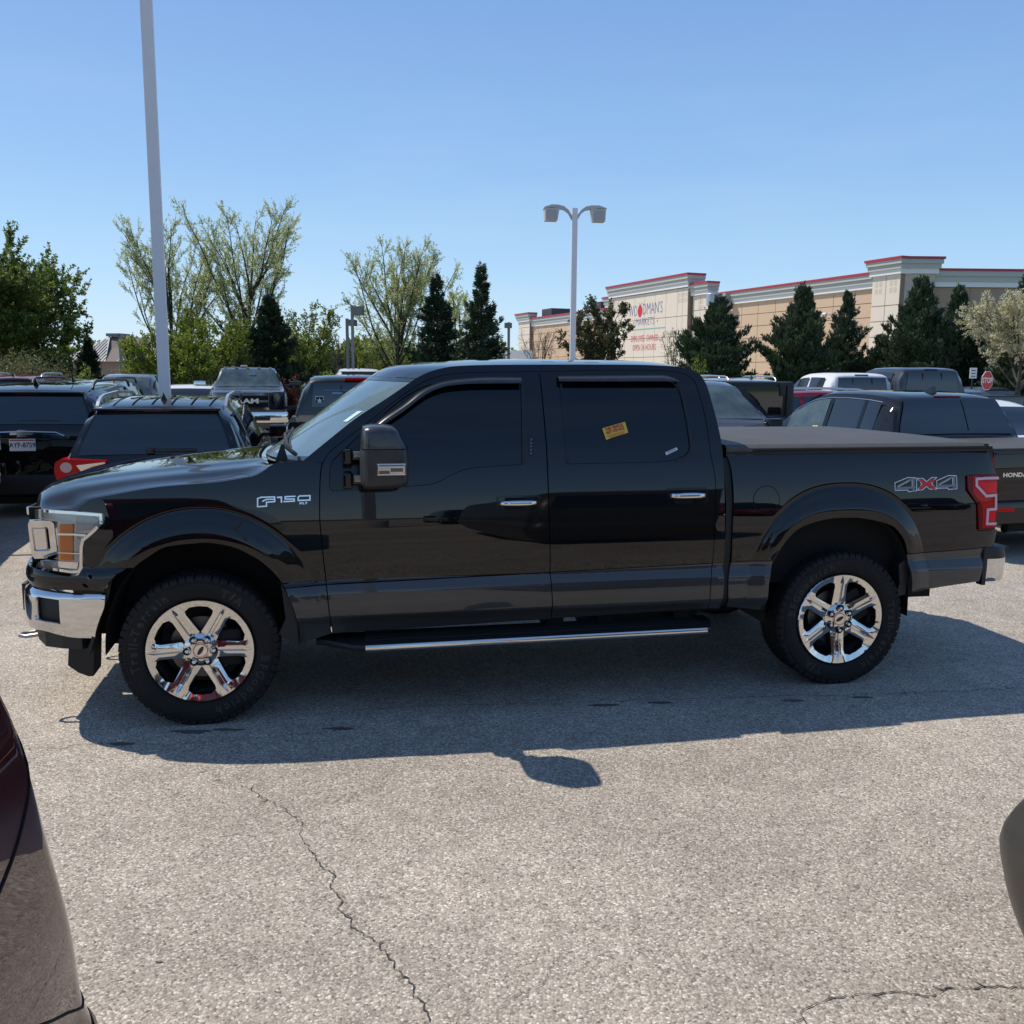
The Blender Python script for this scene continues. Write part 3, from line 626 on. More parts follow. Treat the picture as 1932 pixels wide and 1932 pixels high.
# head lamp
hl = crv([(-.785,1.155),(-.581,1.151),(-.446,1.140)], [(-.446,1.140),(-.441,1.126),(-.444,1.091)], [(-.444,1.091),(-.484,1.047),(-.540,1.003)], [(-.540,1.003),(-.548,.969),(-.559,.860)], [(-.559,.860),(-.577,.827),(-.624,.824)], [(-.624,.824),(-.717,.835),(-.84,.846)], [(-.84,.846),(-.84,.880)], [(-.84,.880),(-.700,.880)], [(-.700,.880),(-.694,1.095)], [(-.694,1.095),(-.83,1.105)], [(-.83,1.105),(-.83,1.152)], [(-.83,1.152),(-.785,1.155)], step=.02)[::-1]
hlm = MP(panel('headlight', hl, body_off(-.020), pbr('lamp_housing', (.34, .35, .37), .22, .85), truck, step=.03, thick=.03))
def ribbon(name, pts, wd, sf, mat, par, d0=.001, d1=.006, closed=False):
    b = MB(); n = len(pts)
    for i in range(n if closed else n-1):
        a = Vector((*pts[i], 0)); c = Vector((*pts[(i+1) % n], 0)); t = (c-a).normalized(); nn = Vector((-t.y, t.x, 0))*wd/2; a = a-t*wd*.45; c = c+t*wd*.45
        k = max(1, int((c-a).length/.03)); V = []
        for j in range(k+1):
            p = a.lerp(c, j/k)
            for q in (p-nn, p+nn):
                B = Vector(sf(q.x, q.y)); N = surfnorm(sf, q.x, q.y); V += [B+N*d1, B+N*d0]
        Fc = []
        for j in range(k):
            m_ = 4*j; Fc += [(m_, m_+4, m_+6, m_+2), (m_+1, m_+5, m_+4, m_), (m_+2, m_+6, m_+7, m_+3)]
        Fc += [(0, 2, 3, 1), (4*k, 4*k+1, 4*k+3, 4*k+2)]; b.add(V, Fc)
    return b.build(name, mat, par)
MP(ribbon('bezel', [(-.759,1.148),(-.60,1.143),(-.458,1.132),(-.456,1.094),(-.495,1.05),(-.552,1.004),(-.562,.969),(-.572,.861),(-.587,.838),(-.624,.836),(-.72,.847)], .015, body_off(-.018), CHROME, hlm, 0, .016))
MP(panel('turn_signal', [(-.690,.893),(-.616,.894),(-.603,1.085),(-.677,1.083)], body_off(-.012), AMBER, hlm, step=.03, thick=.008))
MP(ribbon('lens_divider', [(-.68,1.032),(-.60,1.033),(-.54,1.029)], .010, body_off(-.014), CHROMEB, hlm, 0, .014))
MP(ribbon('lens_divider', [(-.686,.937),(-.565,.934)], .005, body_off(-.014), CHROMEB, hlm, 0, .012))
MP(panel('reflector', [(-.60,.90),(-.575,.90),(-.560,1.0),(-.588,1.02)], body_off(-.014), pbr('lamp_reflector', (.50, .47, .46), .35, .3), hlm, step=.03, thick=.004))
MP(panel('lamp_bowl', [(-.59,1.045),(-.52,1.055),(-.47,1.10),(-.50,1.125),(-.59,1.125)], body_off(-.015), pbr('lamp_bowl', (.26, .27, .30), .12, .7), hlm, step=.03, thick=.004))
MP(panel('lamp_bowl', [(-.70,.855),(-.60,.850),(-.588,.885),(-.70,.888)], body_off(-.013), CHROME, hlm, step=.03, thick=.004))
lens = MP(panel('lens', hl, body_off(-.001), CLEAR, hlm, step=.04, thick=0))
# grille: chrome end brackets, bars, dark mesh
b = MB().box(-.85, -.78, -.74, .74, .86, 1.15); b.build('grille_backing', DARK, truck)
b = MB().box(-.90, -.80, -.60, .60, 1.02, 1.055, .01).box(-.90, -.80, -.60, .60, .90, .935, .01); b.build('grille_bar', CHROME, truck)
b = MB().box(-.875, -.80, -.70, .70, 1.105, 1.150, .01).box(-.875, -.80, -.70, .70, .845, .870, .01); b.build('grille_surround', CHROME, truck)
b = MB()
for i in range(30):
    yy = -.62+1.24*i/29; b.box(-.87, -.85, yy-.006, yy+.006, .87, 1.12)
b.build('grille_mesh', PLGLOSS, truck)
def rrect(x0, x1, z0, z1, r, n=5):
    out = []
    for cx, cz, a0 in ((x1-r, z0+r, -90), (x1-r, z1-r, 0), (x0+r, z1-r, 90), (x0+r, z0+r, 180)):
        for k in range(n+1):
            a = math.radians(a0+90*k/n); out.append((cx+r*math.cos(a), cz+r*math.sin(a)))
    return out
def ringblock(name, par, outer, inner, ya, yb, mat):
    n = len(outer); V = [(p[0], ya, p[1]) for p in outer]+[(p[0], ya, p[1]) for p in inner]+[(p[0], yb, p[1]) for p in outer]+[(p[0], yb, p[1]) for p in inner]; Fc = []
    for i in range(n):
        j = (i+1) % n; Fc += [(i, j, n+j, n+i), (2*n+j, 2*n+i, 3*n+i, 3*n+j), (j, i, 2*n+i, 2*n+j), (n+i, n+j, 3*n+j, 3*n+i)]
    return mk(name, V, Fc, mat, par, smooth=35)
b = MB().box(-.845, -.700, -.800, -.55, .872, 1.100, .028); gb = MP(b.build('grille_bracket', CHROME, truck, smooth=50))
MP(ringblock('bracket_rim', gb, rrect(-.840,-.715,.885,1.088,.025), rrect(-.825,-.745,.925,1.055,.012), -.812, -.79, CHROME))
b = MB().box(-.760, -.746, -.803, -.79, .935, 1.04); MP(b.build('bracket_slot', DARK, gb))
b = MB().box(-.822, -.762, -.806, -.79, .93, 1.05, .004); MP(b.build('bracket_plate', CHROMEB, gb))
def lean(o):
    for v in o.data.vertices: v.co.y += (1.10-v.co.z)*.17
for o in [gb]+list(gb.children): lean(o)
# ---- mirror
mo = [(.853,1.585),(.880,1.593),(.911,1.596),(.996,1.590),(1.02,1.575),(1.043,1.536),(1.060,1.50),(1.072,1.47),(1.076,1.40),(1.075,1.315),(1.068,1.295),(1.046,1.283),(.95,1.277),(.862,1.277),(.846,1.285),(.838,1.33),(.838,1.42),(.842,1.479),(.846,1.54)]
mo = [(x, z) for x, z in mo]; mcx, mcz = .955, 1.43
def mirror(zcut, up, name, mat, par):
    f, _ = curve3(mo+[mo[0]]); n = 48; secs = [(-1.07,.60),(-1.08,.80),(-1.10,.93),(-1.13,1.0),(-1.24,1.0),(-1.29,.965),(-1.318,.88),(-1.330,.70)]
    V = []; Fc = []
    for (yy, sc) in secs:
        for k in range(n):
            x, z = f(k/n); x = mcx+(x-mcx)*sc; z = mcz+(z-mcz)*(1-(1-sc)*.8); x += .02*max(0, (-yy-1.2))/.12*0
            z = max(z, zcut) if up else min(z, zcut); V.append((x, yy, z))
    for i in range(len(secs)-1):
        for k in range(n): Fc.append((i*n+k, i*n+(k+1) % n, (i+1)*n+(k+1) % n, (i+1)*n+k))
    Fc += [tuple(range(n))[::-1], tuple(range((len(secs)-1)*n, len(secs)*n))]
    return mk(name, V, [f_[::-1] for f_ in Fc], mat, par, smooth=45)
MIRP = pbr('mirror_plastic', (.020, .021, .022), .42, bump=(500, .1, .001), noise=(25, .4, (.05, .048, .042)))
mi = MP(mirror(1.478, False, 'side_mirror', MIRP, truck))
MP(mirror(1.482, True, 'mirror_cap', pbr('mirror_cap_plastic', (.022, .023, .024), .30, coat=.4, noise=(40, .5, (.06, .057, .05))), mi))
b = MB().box(.912, 1.056, -1.336, -1.30, 1.352, 1.412, .006); lm = MP(b.build('signal_lamp', pbr('signal_lamp_body', (.55, .55, .57), .12, .9), mi))
b = MB().box(.922, .975, -1.339, -1.33, 1.360, 1.376).box(.922, 1.046, -1.339, -1.33, 1.398, 1.404).box(.98, 1.04, -1.340, -1.33, 1.370, 1.388, .002); MP(b.build('lamp_detail', pbr('lamp_detail', (.12, .12, .13), .2, .8), lm))
b = MB().box(1.060, 1.068, -1.26, -1.09, 1.33, 1.46, .01); MP(b.build('mirror_glass', CHROME, mi))
for z0, z1 in ((1.384,1.459),(1.256,1.338)):
    b = MB().box(.755, .805, -1.045, -.90, z0, z1, .012).box(.80, .865, -1.04, -1.0, z0+.02, z1-.018, .008); MP(b.build('mirror_arm', PLGLOSS, mi))
    b = MB().box(.808, .86, -1.046, -1.01, z0+.032, z1-.012, .008); MP(b.build('arm_stub', pbr('satin_grey', (.25, .25, .26), .3, .7), mi))
# ---- door handles
def handle(par, s0, s1, z0, z1, bs0, bs1, bz0, bz1):
    ro = rrect(s0, s1, z0, z1, .016); ri = rrect(s0+.011, s1-.011, z0+.010, z1-.010, .012)
    hz = MP(panel('handle_bezel', ro, body_off(.003), PLGLOSS, par, holes=[ri], step=0, thick=.012, analytic=False))
    MP(panel('handle_cup', ri, body_off(-.0005), BLACK, hz, step=.03, thick=0))
    MP(panel('finger_well', rrect(s0+.045, s1-.085, z0+.012, z1-.012, .010), body_off(.0012), DARK, hz, step=.03, thick=0))
    V = []; n = 12; fc_, _ = curve3([(bs0, 0), ((bs0+bs1)/2, 1), (bs1, 0)]); Fc = []
    for i in range(21):
        t = i/20; s = bs0+(bs1-bs0)*t; lift = .034*min(1, 5*t, 5*(1-t))**.5; zc = (bz0+bz1)/2; hz_ = (bz1-bz0)/2*(.80+.20*math.sin(PI*t))
        B = Vector(body(s, zc)); N = surfnorm(body, s, zc)
        for k in range(n):
            a = 2*PI*k/n; V.append(B+N*(lift+.011*math.cos(a))+Vector((0, 0, hz_*max(-1, min(1, 1.25*math.sin(a))))))
    for i in range(20):
        for k in range(n): Fc.append((i*n+k, i*n+(k+1) % n, (i+1)*n+(k+1) % n, (i+1)*n+k))
    Fc += [tuple(range(n))[::-1], tuple(range(20*n, 21*n))]
    MP(mk('door_handle', V, Fc, CHROME, par, smooth=60))
handle(fd, 1.576, 1.823, 1.100, 1.193, 1.590, 1.803, 1.135, 1.166)
handle(rd, 2.553, 2.800, 1.117, 1.218, 2.574, 2.787, 1.155, 1.188)
panel('key_pad', [(1.762,1.402),(1.788,1.402),(1.797,1.508),(1.771,1.508)], body_off(.002), PLGLOSS, fd, step=0, thick=.002, analytic=False)
for k in range(5):
    zc = 1.418+.0185*k; sc = 1.776+.0018*k
    panel('key_button', [(sc-.006,zc-.005),(sc+.006,zc-.005),(sc+.007,zc+.005),(sc-.005,zc+.005)], body_off(.004), pbr('key_grey', (.10, .10, .10), .4), fd, step=0, thick=.002, analytic=False)
# fuel door
fdr = [(3.163+.0835*math.cos(a), 1.137+.0835*math.sin(a)) for a in [2*PI*k/32 for k in range(32)]]
fr2 = [(3.163+.079*math.cos(a), 1.137+.079*math.sin(a)) for a in [2*PI*k/32 for k in range(32)]]
panel('fuel_door_gap', fdr, body_off(.0010), DARK, bd, holes=[fr2], step=0, thick=0, analytic=False)
panel('fuel_door', fr2, body_off(.0012), BLACK, bd, step=.03, thick=.0)
# badges
BADGE = pbr('badge_chrome', (.75, .76, .80), .18, .95)
for pts, cl in (([(.316,1.161),(.317,1.203),(.334,1.209),(.403,1.210),(.403,1.186),(.361,1.183),(.361,1.163)], True), ([(.343,1.189),(.362,1.198),(.403,1.198)], False)):
    ribbon('letter_f', pts, .0065, body, BADGE, truck, 0, .005, cl)
ribbon('digit_one', [(.418,1.207),(.437,1.208),(.437,1.183)], .0075, body, BADGE, truck, 0, .005)
ribbon('digit_five', [(.506,1.211),(.456,1.210),(.456,1.198),(.502,1.197),(.502,1.186),(.450,1.185)], .0065, body, BADGE, truck, 0, .005)
ribbon('digit_zero', [(.530,1.212),(.522,1.206),(.522,1.189),(.582,1.190),(.583,1.213)], .0065, body, BADGE, truck, 0, .005, True)
def surftext(name, txt, s0, z0, size, sf, mat, par, d=.002, sx=1.0, bold=0.0, rot=0.0, spacing=1.0, ext=0.0):
    V, Fc = fontmesh(txt, size, ext, sx=sx, bold=bold, spacing=spacing); W = []; c, s_ = math.cos(rot), math.sin(rot)
    for x, y, z in V:
        s = s0+x*c-y*s_; zz = z0+x*s_+y*c; W.append(Vector(sf(s, zz))+surfnorm(sf, s, zz)*(d+z+ext))
    return mk(name, W, Fc, mat, par)
surftext('trim_letters', 'XLT', .548, 1.174, .0145, body, BADGE, truck, .002, 1.5, .0006, 0, 1.15)
DEC = pbr('decal_white', (.80, .82, .85), .4); DGR = pbr('decal_grey', (.20, .21, .225), .4); DBK = pbr('decal_black', (.006, .006, .008), .3); DRD = pbr('decal_red', (.60, .02, .018), .35)
four = [(3.989,1.222),(4.076,1.252),(4.130,1.249),(4.134,1.232),(4.134,1.173),(4.077,1.168),(4.076,1.178),(3.990,1.178)]
fourb = [(4.272,1.230),(4.353,1.259),(4.407,1.257),(4.411,1.239),(4.411,1.179),(4.351,1.176),(4.350,1.185),(4.272,1.185)]
exx = [(4.139,1.246),(4.178,1.245),(4.203,1.226),(4.236,1.249),(4.272,1.249),(4.235,1.214),(4.272,1.180),(4.223,1.180),(4.200,1.198),(4.176,1.178),(4.139,1.176),(4.170,1.212)]
for nm, ol in (('decal_digit_four', four), ('decal_letter_x', exx), ('decal_digit_four', fourb)):
    p = panel(nm, ol[::-1], body_off(.0015), DBK, bd, step=0, thick=0, analytic=False)
    ribbon('decal_outline', ol, .0042, body_off(.0015), DEC, p, .0002, .0008, True)
    if nm == 'decal_letter_x':
        ribbon('decal_fill', [(4.162,1.234),(4.249,1.189)], .021, body_off(.0015), DRD, p, .0003, .0009); ribbon('decal_fill', [(4.247,1.236),(4.162,1.190)], .021, body_off(.0015), DRD, p, .0004, .0013)
    else:
        dx, dz = (0, 0) if ol is four else (.278, .0065)
        sh = lambda q: [(a+dx, b+dz) for a, b in q]
        ribbon('decal_fill', sh([(4.004,1.190),(4.122,1.193)]), .013, body_off(.0015), DGR, p, .0003, .0009); ribbon('decal_fill', sh([(4.008,1.202),(4.085,1.238),(4.110,1.238)]), .009, body_off(.0015), DGR, p, .0004, .0012); ribbon('decal_fill', sh([(4.113,1.240),(4.113,1.178)]), .015, body_off(.0015), DGR, p, .0005, .0015)
        ribbon('decal_edge', sh([(4.010,1.199),(4.085,1.232)]), .003, body_off(.0015), DEC, p, .0006, .0018); ribbon('decal_edge', sh([(4.103,1.236),(4.103,1.20)]), .003, body_off(.0015), DEC, p, .0006, .0018)
# notices stuck on the rear window
YEL = pbr('yellow_notice', (.72, .46, .05), .6); RIN = pbr('red_ink', (.42, .03, .02), .6)
st = panel('yellow_notice', [(2.214,1.487),(2.348,1.526),(2.336,1.586),(2.197,1.550)], body_off(.0015), YEL, rd, step=0, thick=0, analytic=False); st['label'] = 'yellow notice with red writing stuck on the rear door window'
an = math.atan2(.038, .137)
for k, (t, sz, b_) in enumerate([('THIS VEHICLE', .0225, .0013), ('NOT FOR SALE', .0205, .0013), ('NO TRESPASSING ON THIS LOT', .0075, .0002), ('OWNER WILL BE CONTACTED', .0075, .0002), ('SEE OFFICE FOR DETAILS', .0065, .0001)]):
    if k > 1: continue
    off_ = [.016, -.003][k]; surftext('notice_line', t, 2.272-off_*math.sin(an), 1.540+off_*math.cos(an), sz, body_off(.0015), RIN, st, .0004, .80, b_, an)
for k in range(3):
    off_ = -.017-.0075*k; cx_, cz_ = 2.274-off_*math.sin(an), 1.538+off_*math.cos(an); L_ = (.058, .05, .044)[k]
    for j in range(9):
        a_ = -L_+2*L_*j/9; ribbon('notice_print', [(cx_+a_*math.cos(an), cz_+a_*math.sin(an)), (cx_+(a_+L_*.13)*math.cos(an), cz_+(a_+L_*.13)*math.sin(an))], .0032, body_off(.0015), RIN, st, .0002, .0005)
s2 = panel('bar_code_label', [(2.560,1.399),(2.633,1.429),(2.628,1.443),(2.556,1.415)], body_off(.0012), pbr('label_white', (.62, .62, .66), .5), rd, step=0, thick=0, analytic=False)
for j in range(12): ribbon('bar_code_line', [(2.571+.0042*j, 1.4085+.0019*j), (2.5705+.0042*j, 1.4155+.0019*j)], .0018, body_off(.0012), pbr('ink_grey', (.15, .15, .16), .6), s2, .0002, .0006)
b = MB(); 
# ---- tail lamp
tl_o = [(4.483,1.256),(4.60,1.262),(4.716,1.262),(4.712,1.10),(4.706,.943),(4.695,.920),(4.578,.924),(4.558,1.081),(4.488,1.173)][::-1]
tl = MP(panel('tail_light', tl_o, body_off(.006), REDD, truck, step=.03, thick=.02))
MP(panel('lamp_surround', crv([(4.474,1.262),(4.545,1.083)], [(4.545,1.083),(4.562,.915)], [(4.562,.915),(4.74,.915)], [(4.74,.915),(4.74,1.27)], [(4.74,1.27),(4.474,1.262)], step=.03)[::-1], body_off(-.012), PLGLOSS, tl, step=.04, thick=0, analytic=False))
MP(panel('tail_light_core', [(4.520,1.250),(4.705,1.250),(4.700,.935),(4.60,.935),(4.590,1.07),(4.520,1.155)][::-1], body_off(.0085), REDL, tl, step=.03, thick=.003))
MP(ribbon('light_guide', [(4.712,1.235),(4.615,1.237),(4.543,1.234),(4.542,1.194),(4.612,1.130),(4.688,1.133),(4.690,1.048),(4.627,1.047),(4.627,.960),(4.695,.957)], .016, body_off(.0085), pbr('milky_guide', (.70, .42, .48), .2, coat=.3), tl, .001, .007))
MP(panel('stop_lens', [(4.562,1.216),(4.706,1.214),(4.698,1.146),(4.618,1.148),(4.562,1.200)][::-1], body_off(.010), pbr('bright_red_lens', (.85, .0, .008), .08, coat=.5, spec=0), tl, step=.04, thick=.004))
MP(panel('stop_lens', [(4.642,1.034),(4.696,1.034),(4.692,.973),(4.645,.973)][::-1], body_off(.010), MATS['bright_red_lens'], tl, step=.04, thick=.004))
# tail gate, rear bumper
b = MB().prism([(4.58,1.395),(4.650,1.395),(4.672,1.33),(4.70,1.25),(4.735,.82),(4.58,.82)], 'y', -.84, .84); b.build('tailgate', BLACK, truck, smooth=20)
RB = [(4.655,.955),(4.74,.955),(4.80,.935),(4.845,.89),(4.865,.80),(4.87,.55),(4.87,0)]
rplan, RS = plansurf(RB, 0)
rpf = pchip([.56, .62, .72, .80], [-.03, -.004, 0, -.008])
def rbs(s, z):
    x, y, nx, ny = rplan(s); o = rpf(z); return (x+nx*o, -(y+ny*o), z)
MP(panel('rear_bumper', crv([(.015,.735),(.5,.735)], [(.5,.735),(1.05,.735)], [(1.05,.735),(1.05,.56)], [(1.05,.56),(.30,.575),(.10,.590),(.015,.590)], [(.015,.590),(.015,.735)], step=.03)[::-1], rbs, CHROME, truck, step=.03, thick=.03))
MP(panel('bumper_step_pad', crv([(.015,.80),(1.05,.80)], [(1.05,.80),(1.05,.738)], [(1.05,.738),(.015,.738)], [(.015,.738),(.015,.80)], step=.03)[::-1], rbs, PLAST, truck, step=.03, thick=.03))
b = MB().box(4.66, 4.86, -.90, .90, .785, .80, .004); b.build('bumper_top', PLAST, truck)
b = MB().box(4.64, 4.67, -.955, -.90, .57, .81, .006); MP(b.build('bumper_end_seal', PLAST, truck))
# ---- bed rails and cover
def rail(z0, z1, y0, y1, x0=2.93, x1=4.665):
    V = []; Fc = []
    n = 16
    for i in range(n+1):
        x = x0+(x1-x0)*i/n; zz = .004*i/n; V += [(x, -y0, z0+zz), (x, -y0-.001, z1+zz), (x, -y1, z1+zz), (x, -y1, z0+zz)]
    for i in range(n):
        for k in range(4): Fc.append((4*i+k, 4*i+(k+1) % 4, 4*i+4+(k+1) % 4, 4*i+4+k))
    Fc += [(0, 1, 2, 3), (4*n+3, 4*n+2, 4*n+1, 4*n)]; return V, Fc
b = MB().add(*rail(1.399, 1.414, .934, .80)); MP(b.build('bed_rail_cap', PLAST, truck))
b = MB().add(*rail(1.414, 1.428, .925, .84)).add(*rail(1.404, 1.412, .937, .86)); MP(b.build('cover_rail', pbr('black_aluminium', (.03, .03, .032), .28, .7), truck))
def coverp(u, v):
    x = 2.93+1.71*u; v2 = 2*v-1; av = abs(v2); z = 1.452+.010*(1-av**2)-.020*max(0, (av-.965)/.035)**2 + .0012*math.sin(x*9+v2*3)*(1-av**4)-.02*max(0, (u-.97)/.03)**2
    return (x, v2*.925, z)
V, Fc = grid(coverp, 40, 60); cov = mk('bed_cover', V, Fc, VINYL, truck, smooth=1)
b = MB().add(*grid(lambda u, v: (2.93+1.71*u, -.925, 1.428+.006*v), 20, 1)); MP(b.build('cover_skirt', VINYL, truck))
b = MB()
for k in range(3): pass
b.box(4.625, 4.66, -.90, .90, 1.41, 1.445, .006); b.build('cover_end_bar', PLAST, truck)
b = MB(); b.box(2.945, 4.70, -.86, .86, .62, 1.38); b.build('bed_floor_box', DARK, truck)
# cover corner fold at the front, rubber flap in the cab gap
V, Fc = grid(lambda u, v: (2.925+.16*u, -.93-.004*math.sin(u*9), 1.395+.05*v-.012*u*v), 6, 4); MP(mk('cover_fold', V, Fc, VINYL, truck, smooth=1))
MP(panel('gap_flap', crv([(2.905,1.375),(2.94,1.40)], [(2.94,1.40),(2.952,1.26),(2.958,1.13),(2.955,.98),(2.960,.77),(2.945,.66),(2.950,.52)], [(2.950,.52),(2.915,.50)], [(2.915,.50),(2.918,.77),(2.920,1.08),(2.912,1.25),(2.905,1.375)], step=.04), body_off(-.012), pbr('rubber_flap', (.006, .006, .007), .6), truck, step=.05, thick=.01, analytic=False))
# ---- wheel housings, underbody
def liner(cx, a, bq, n):
    V = []; Fc = []; K = 36
    for j, yy in enumerate((-.965, -.94, -.60, -.50)):
        for k in range(K+1):
            t = PI*k/K; c, s = math.cos(t), math.sin(t); r = 1/((abs(c)/(a*.995))**n+(abs(s)/(bq*.995))**n)**(1/n)
            V.append((cx+r*c, yy, .40+r*s*(1 if yy < -.9 else .985)))
        V.append((cx-a*.99, yy, .40)); V.append((cx+a*.99, yy, .40))
    m_ = K+3
    for j in range(3):
        for k in range(K): Fc.append((j*m_+k, j*m_+k+1, (j+1)*m_+k+1, (j+1)*m_+k))
    Fc.append(tuple(range(3*m_, 3*m_+K+1)))
    return V, Fc
LIN = pbr('wheel_liner', (.010, .010, .010), .75)
MP(mk('wheel_liner', *liner(.02, .49, .583, 2.2), LIN, truck)); MP(mk('wheel_liner', *liner(3.66, .475, .63, 3.0), LIN, truck))
b = MB().prism([(4.118,.56),(4.128,.64),(4.11,.76),(4.06,.72),(4.075,.60),(4.055,.545),(4.075,.525),(4.118,.535)], 'y', -.955, -.70); MP(b.build('mud_guard', PLAST, truck))
b = MB().prism([(-.545,.47),(-.46,.735),(-.42,.80),(-.445,.70),(-.515,.52),(-.550,.40),(-.575,.40)], 'y', -.93, -.80); MP(b.build('bumper_inner_liner', PLAST, truck))
b = MB().prism([(.505,.405),(.500,.52),(.470,.64),(.42,.75),(.44,.55),(.40,.47),(.47,.425)], 'y', -.955, -.65); MP(b.build('inner_fender', PLAST, truck))
b = MB(); b.box(.55, 2.95, -.86, .86, .47, .56); b.box(-.80, 4.6, -.52, -.38, .40, .56); b.box(-.80, 4.6, .38, .52, .40, .56); b.box(-.55, .55, -.45, .45, .32, 1.1); b.box(1.0, 2.2, -.38, .38, .34, .5); b.box(4.2, 4.68, -.80, .80, .62, .8)
b.build('chassis', UNDER, truck)
b = MB(); b.tube([(3.683,-.72,.40),(3.683,.72,.40)], .05, 10); b.tube([(0,-.72,.38),(0,.72,.38)], .045, 10); b.lathe([(0,-.14),(.13,-.10),(.16,0),(.13,.10),(0,.14)], 14, 'y', (3.683,.05,.40)); b.tube([(3.1,-.55,.47),(3.68,-.56,.34),(4.3,-.55,.52)], .028, 6); b.tube([(3.1,.55,.47),(3.68,.56,.34),(4.3,.55,.52)], .028, 6)
b.build('axle', UNDER, truck)
b = MB().lathe([(.20,-.12),(.37,-.12),(.405,-.07),(.405,.07),(.37,.12),(.20,.12),(.20,-.12)], 30, 'z', (4.25,.0,.60)); b.build('spare_wheel', RUBBER, truck, smooth=40)
b = MB().lathe([(0,-.42),(.12,-.38),(.15,0),(.12,.38),(0,.42)], 16, 'x', (2.55,-.50,.46)); b.build('fuel_tank', UNDER, truck, smooth=40)
# interior block so that nothing shows through the glass gaps
# ---- running board
rb = MB(); n = 24; V = []; Fc = []
def rbz(x): return .413+(x-.6)*.0022
xs = [.594,.64,.70,.78,.853]+[.853+(2.794-.853)*i/16 for i in range(1, 17)]+[2.83,2.882]
for x in xs:
    z = rbz(x); e = min(1, max(.12, (x-.594)/.22), max(.12, (2.90-x)/.08)); yo = -.86-.20*e
    V += [(x, -.78, z), (x, yo+.03, z), (x, yo+.008, z-.004), (x, yo, z-.018), (x, yo+.008, z-.034), (x, yo+.04, z-.046), (x, -.78, z-.04)]
for i in range(len(xs)-1):
    for k in range(7): Fc.append((7*i+k, 7*i+7+k, 7*i+7+(k+1) % 7, 7*i+(k+1) % 7))
Fc += [tuple(range(7)), tuple(range(7*(len(xs)-1), 7*len(xs)))[::-1]]
run = MP(mk('running_board', V, Fc, PLAST, truck, smooth=40))
V, Fc = grid(lambda u, v: (lambda x: (x, -1.0605+.006*abs(2*v-1)**3-.002, rbz(x)-.018+.0165*(2*v-1)))(.853+1.941*u), 30, 6); MP(mk('chrome_strip', V, Fc, CHROME, run, smooth=1))
b = MB()
for k in range(7):
    yy = -.80-.028*k; b.box(.86, 2.80, yy-.006, yy+.006, .4145, .4215)
MP(b.build('tread_ridge', PLAST, run))
for x in (.95, 1.95, 2.25, 2.72):
    b = MB().box(x-.05, x+.05, -.84, -.45, .385, .50, .01); MP(b.build('step_bracket', UNDER, run))
# ---- wheels
RR = .272
def wheel_parts(rot):
    R = {}
    tp = [(RR-.004, .075), (RR+.004, -.098), (RR+.012, -.108), (.300, -.120), (.325, -.128), (.345, -.130), (.365, -.1285), (.3658, -.1305), (.369, -.1305), (.370, -.127), (.384, -.120), (.397, -.108), (.4015, -.098), (.402, 0), (.4015, .098), (.384, .120), (.345, .13), (.28, .11), (RR-.004, .075)]
    t = MB().lathe(tp, 72); R['tyre'] = (t.V, t.F, RUBBER, 35)
    t = MB(); rnd = random.Random(3)
    for k in range(58):
        for row, (y0, y1, r0, r1, dph) in enumerate([(-.124, -.078, .375, .4062, 0), (-.068, -.030, .398, .4062, .5), (-.022, .020, .398, .4062, .1), (.028, .068, .398, .4062, .6), (.078, .122, .378, .4062, .3)]):
            a0 = 2*PI*(k+dph)/58; wd = 2*PI/58*.86*(1 if k % 2 else .85); ra = r0 if row in (0,) else r0
            P = []
            for (yy, rr_) in ((y0, ra if row == 0 else .398), (y0, .4075 if row else .396), (y0+.012 if row == 0 else y0, .4062), (y1, .4062), (y1, .398)):
                P.append((yy, rr_))
            V0 = [(r*math.cos(a0), yy, r*math.sin(a0)) for yy, r in P]; V1 = [(r*math.cos(a0+wd), yy, r*math.sin(a0+wd)) for yy, r in P]; n_ = len(P)
            t.add(V0+V1, [tuple(range(n_)), tuple(range(n_, 2*n_))[::-1]]+[((i+1) % n_, i, n_+i, n_+(i+1) % n_) for i in range(n_)])
    R['tread'] = (t.V, t.F, RUBBER, 0)
    return R
def rimface(x, y):
    r = math.hypot(x, y); a = math.atan2(y, x); k = round(a/(PI/3)); d = a-k*PI/3; wl = abs(r*math.sin(d))
    base = .012-.030*(1-min(1, r/.24)**2)
    if r > .238: base = .012+.006*sstep((r-.238)/.03)
    sp = 0
    if .075 < r < .243:
        e = min(1, (r-.075)/.02, (.243-r)/.02)
        if wl < .0055: sp = -.010
        elif wl < .011: sp = -.010+.014*(wl-.0055)/.0055
        elif wl < .024: sp = .004
        else: sp = .004-.012*(wl-.024)/.03
        sp *= e
    return -(base+sp)
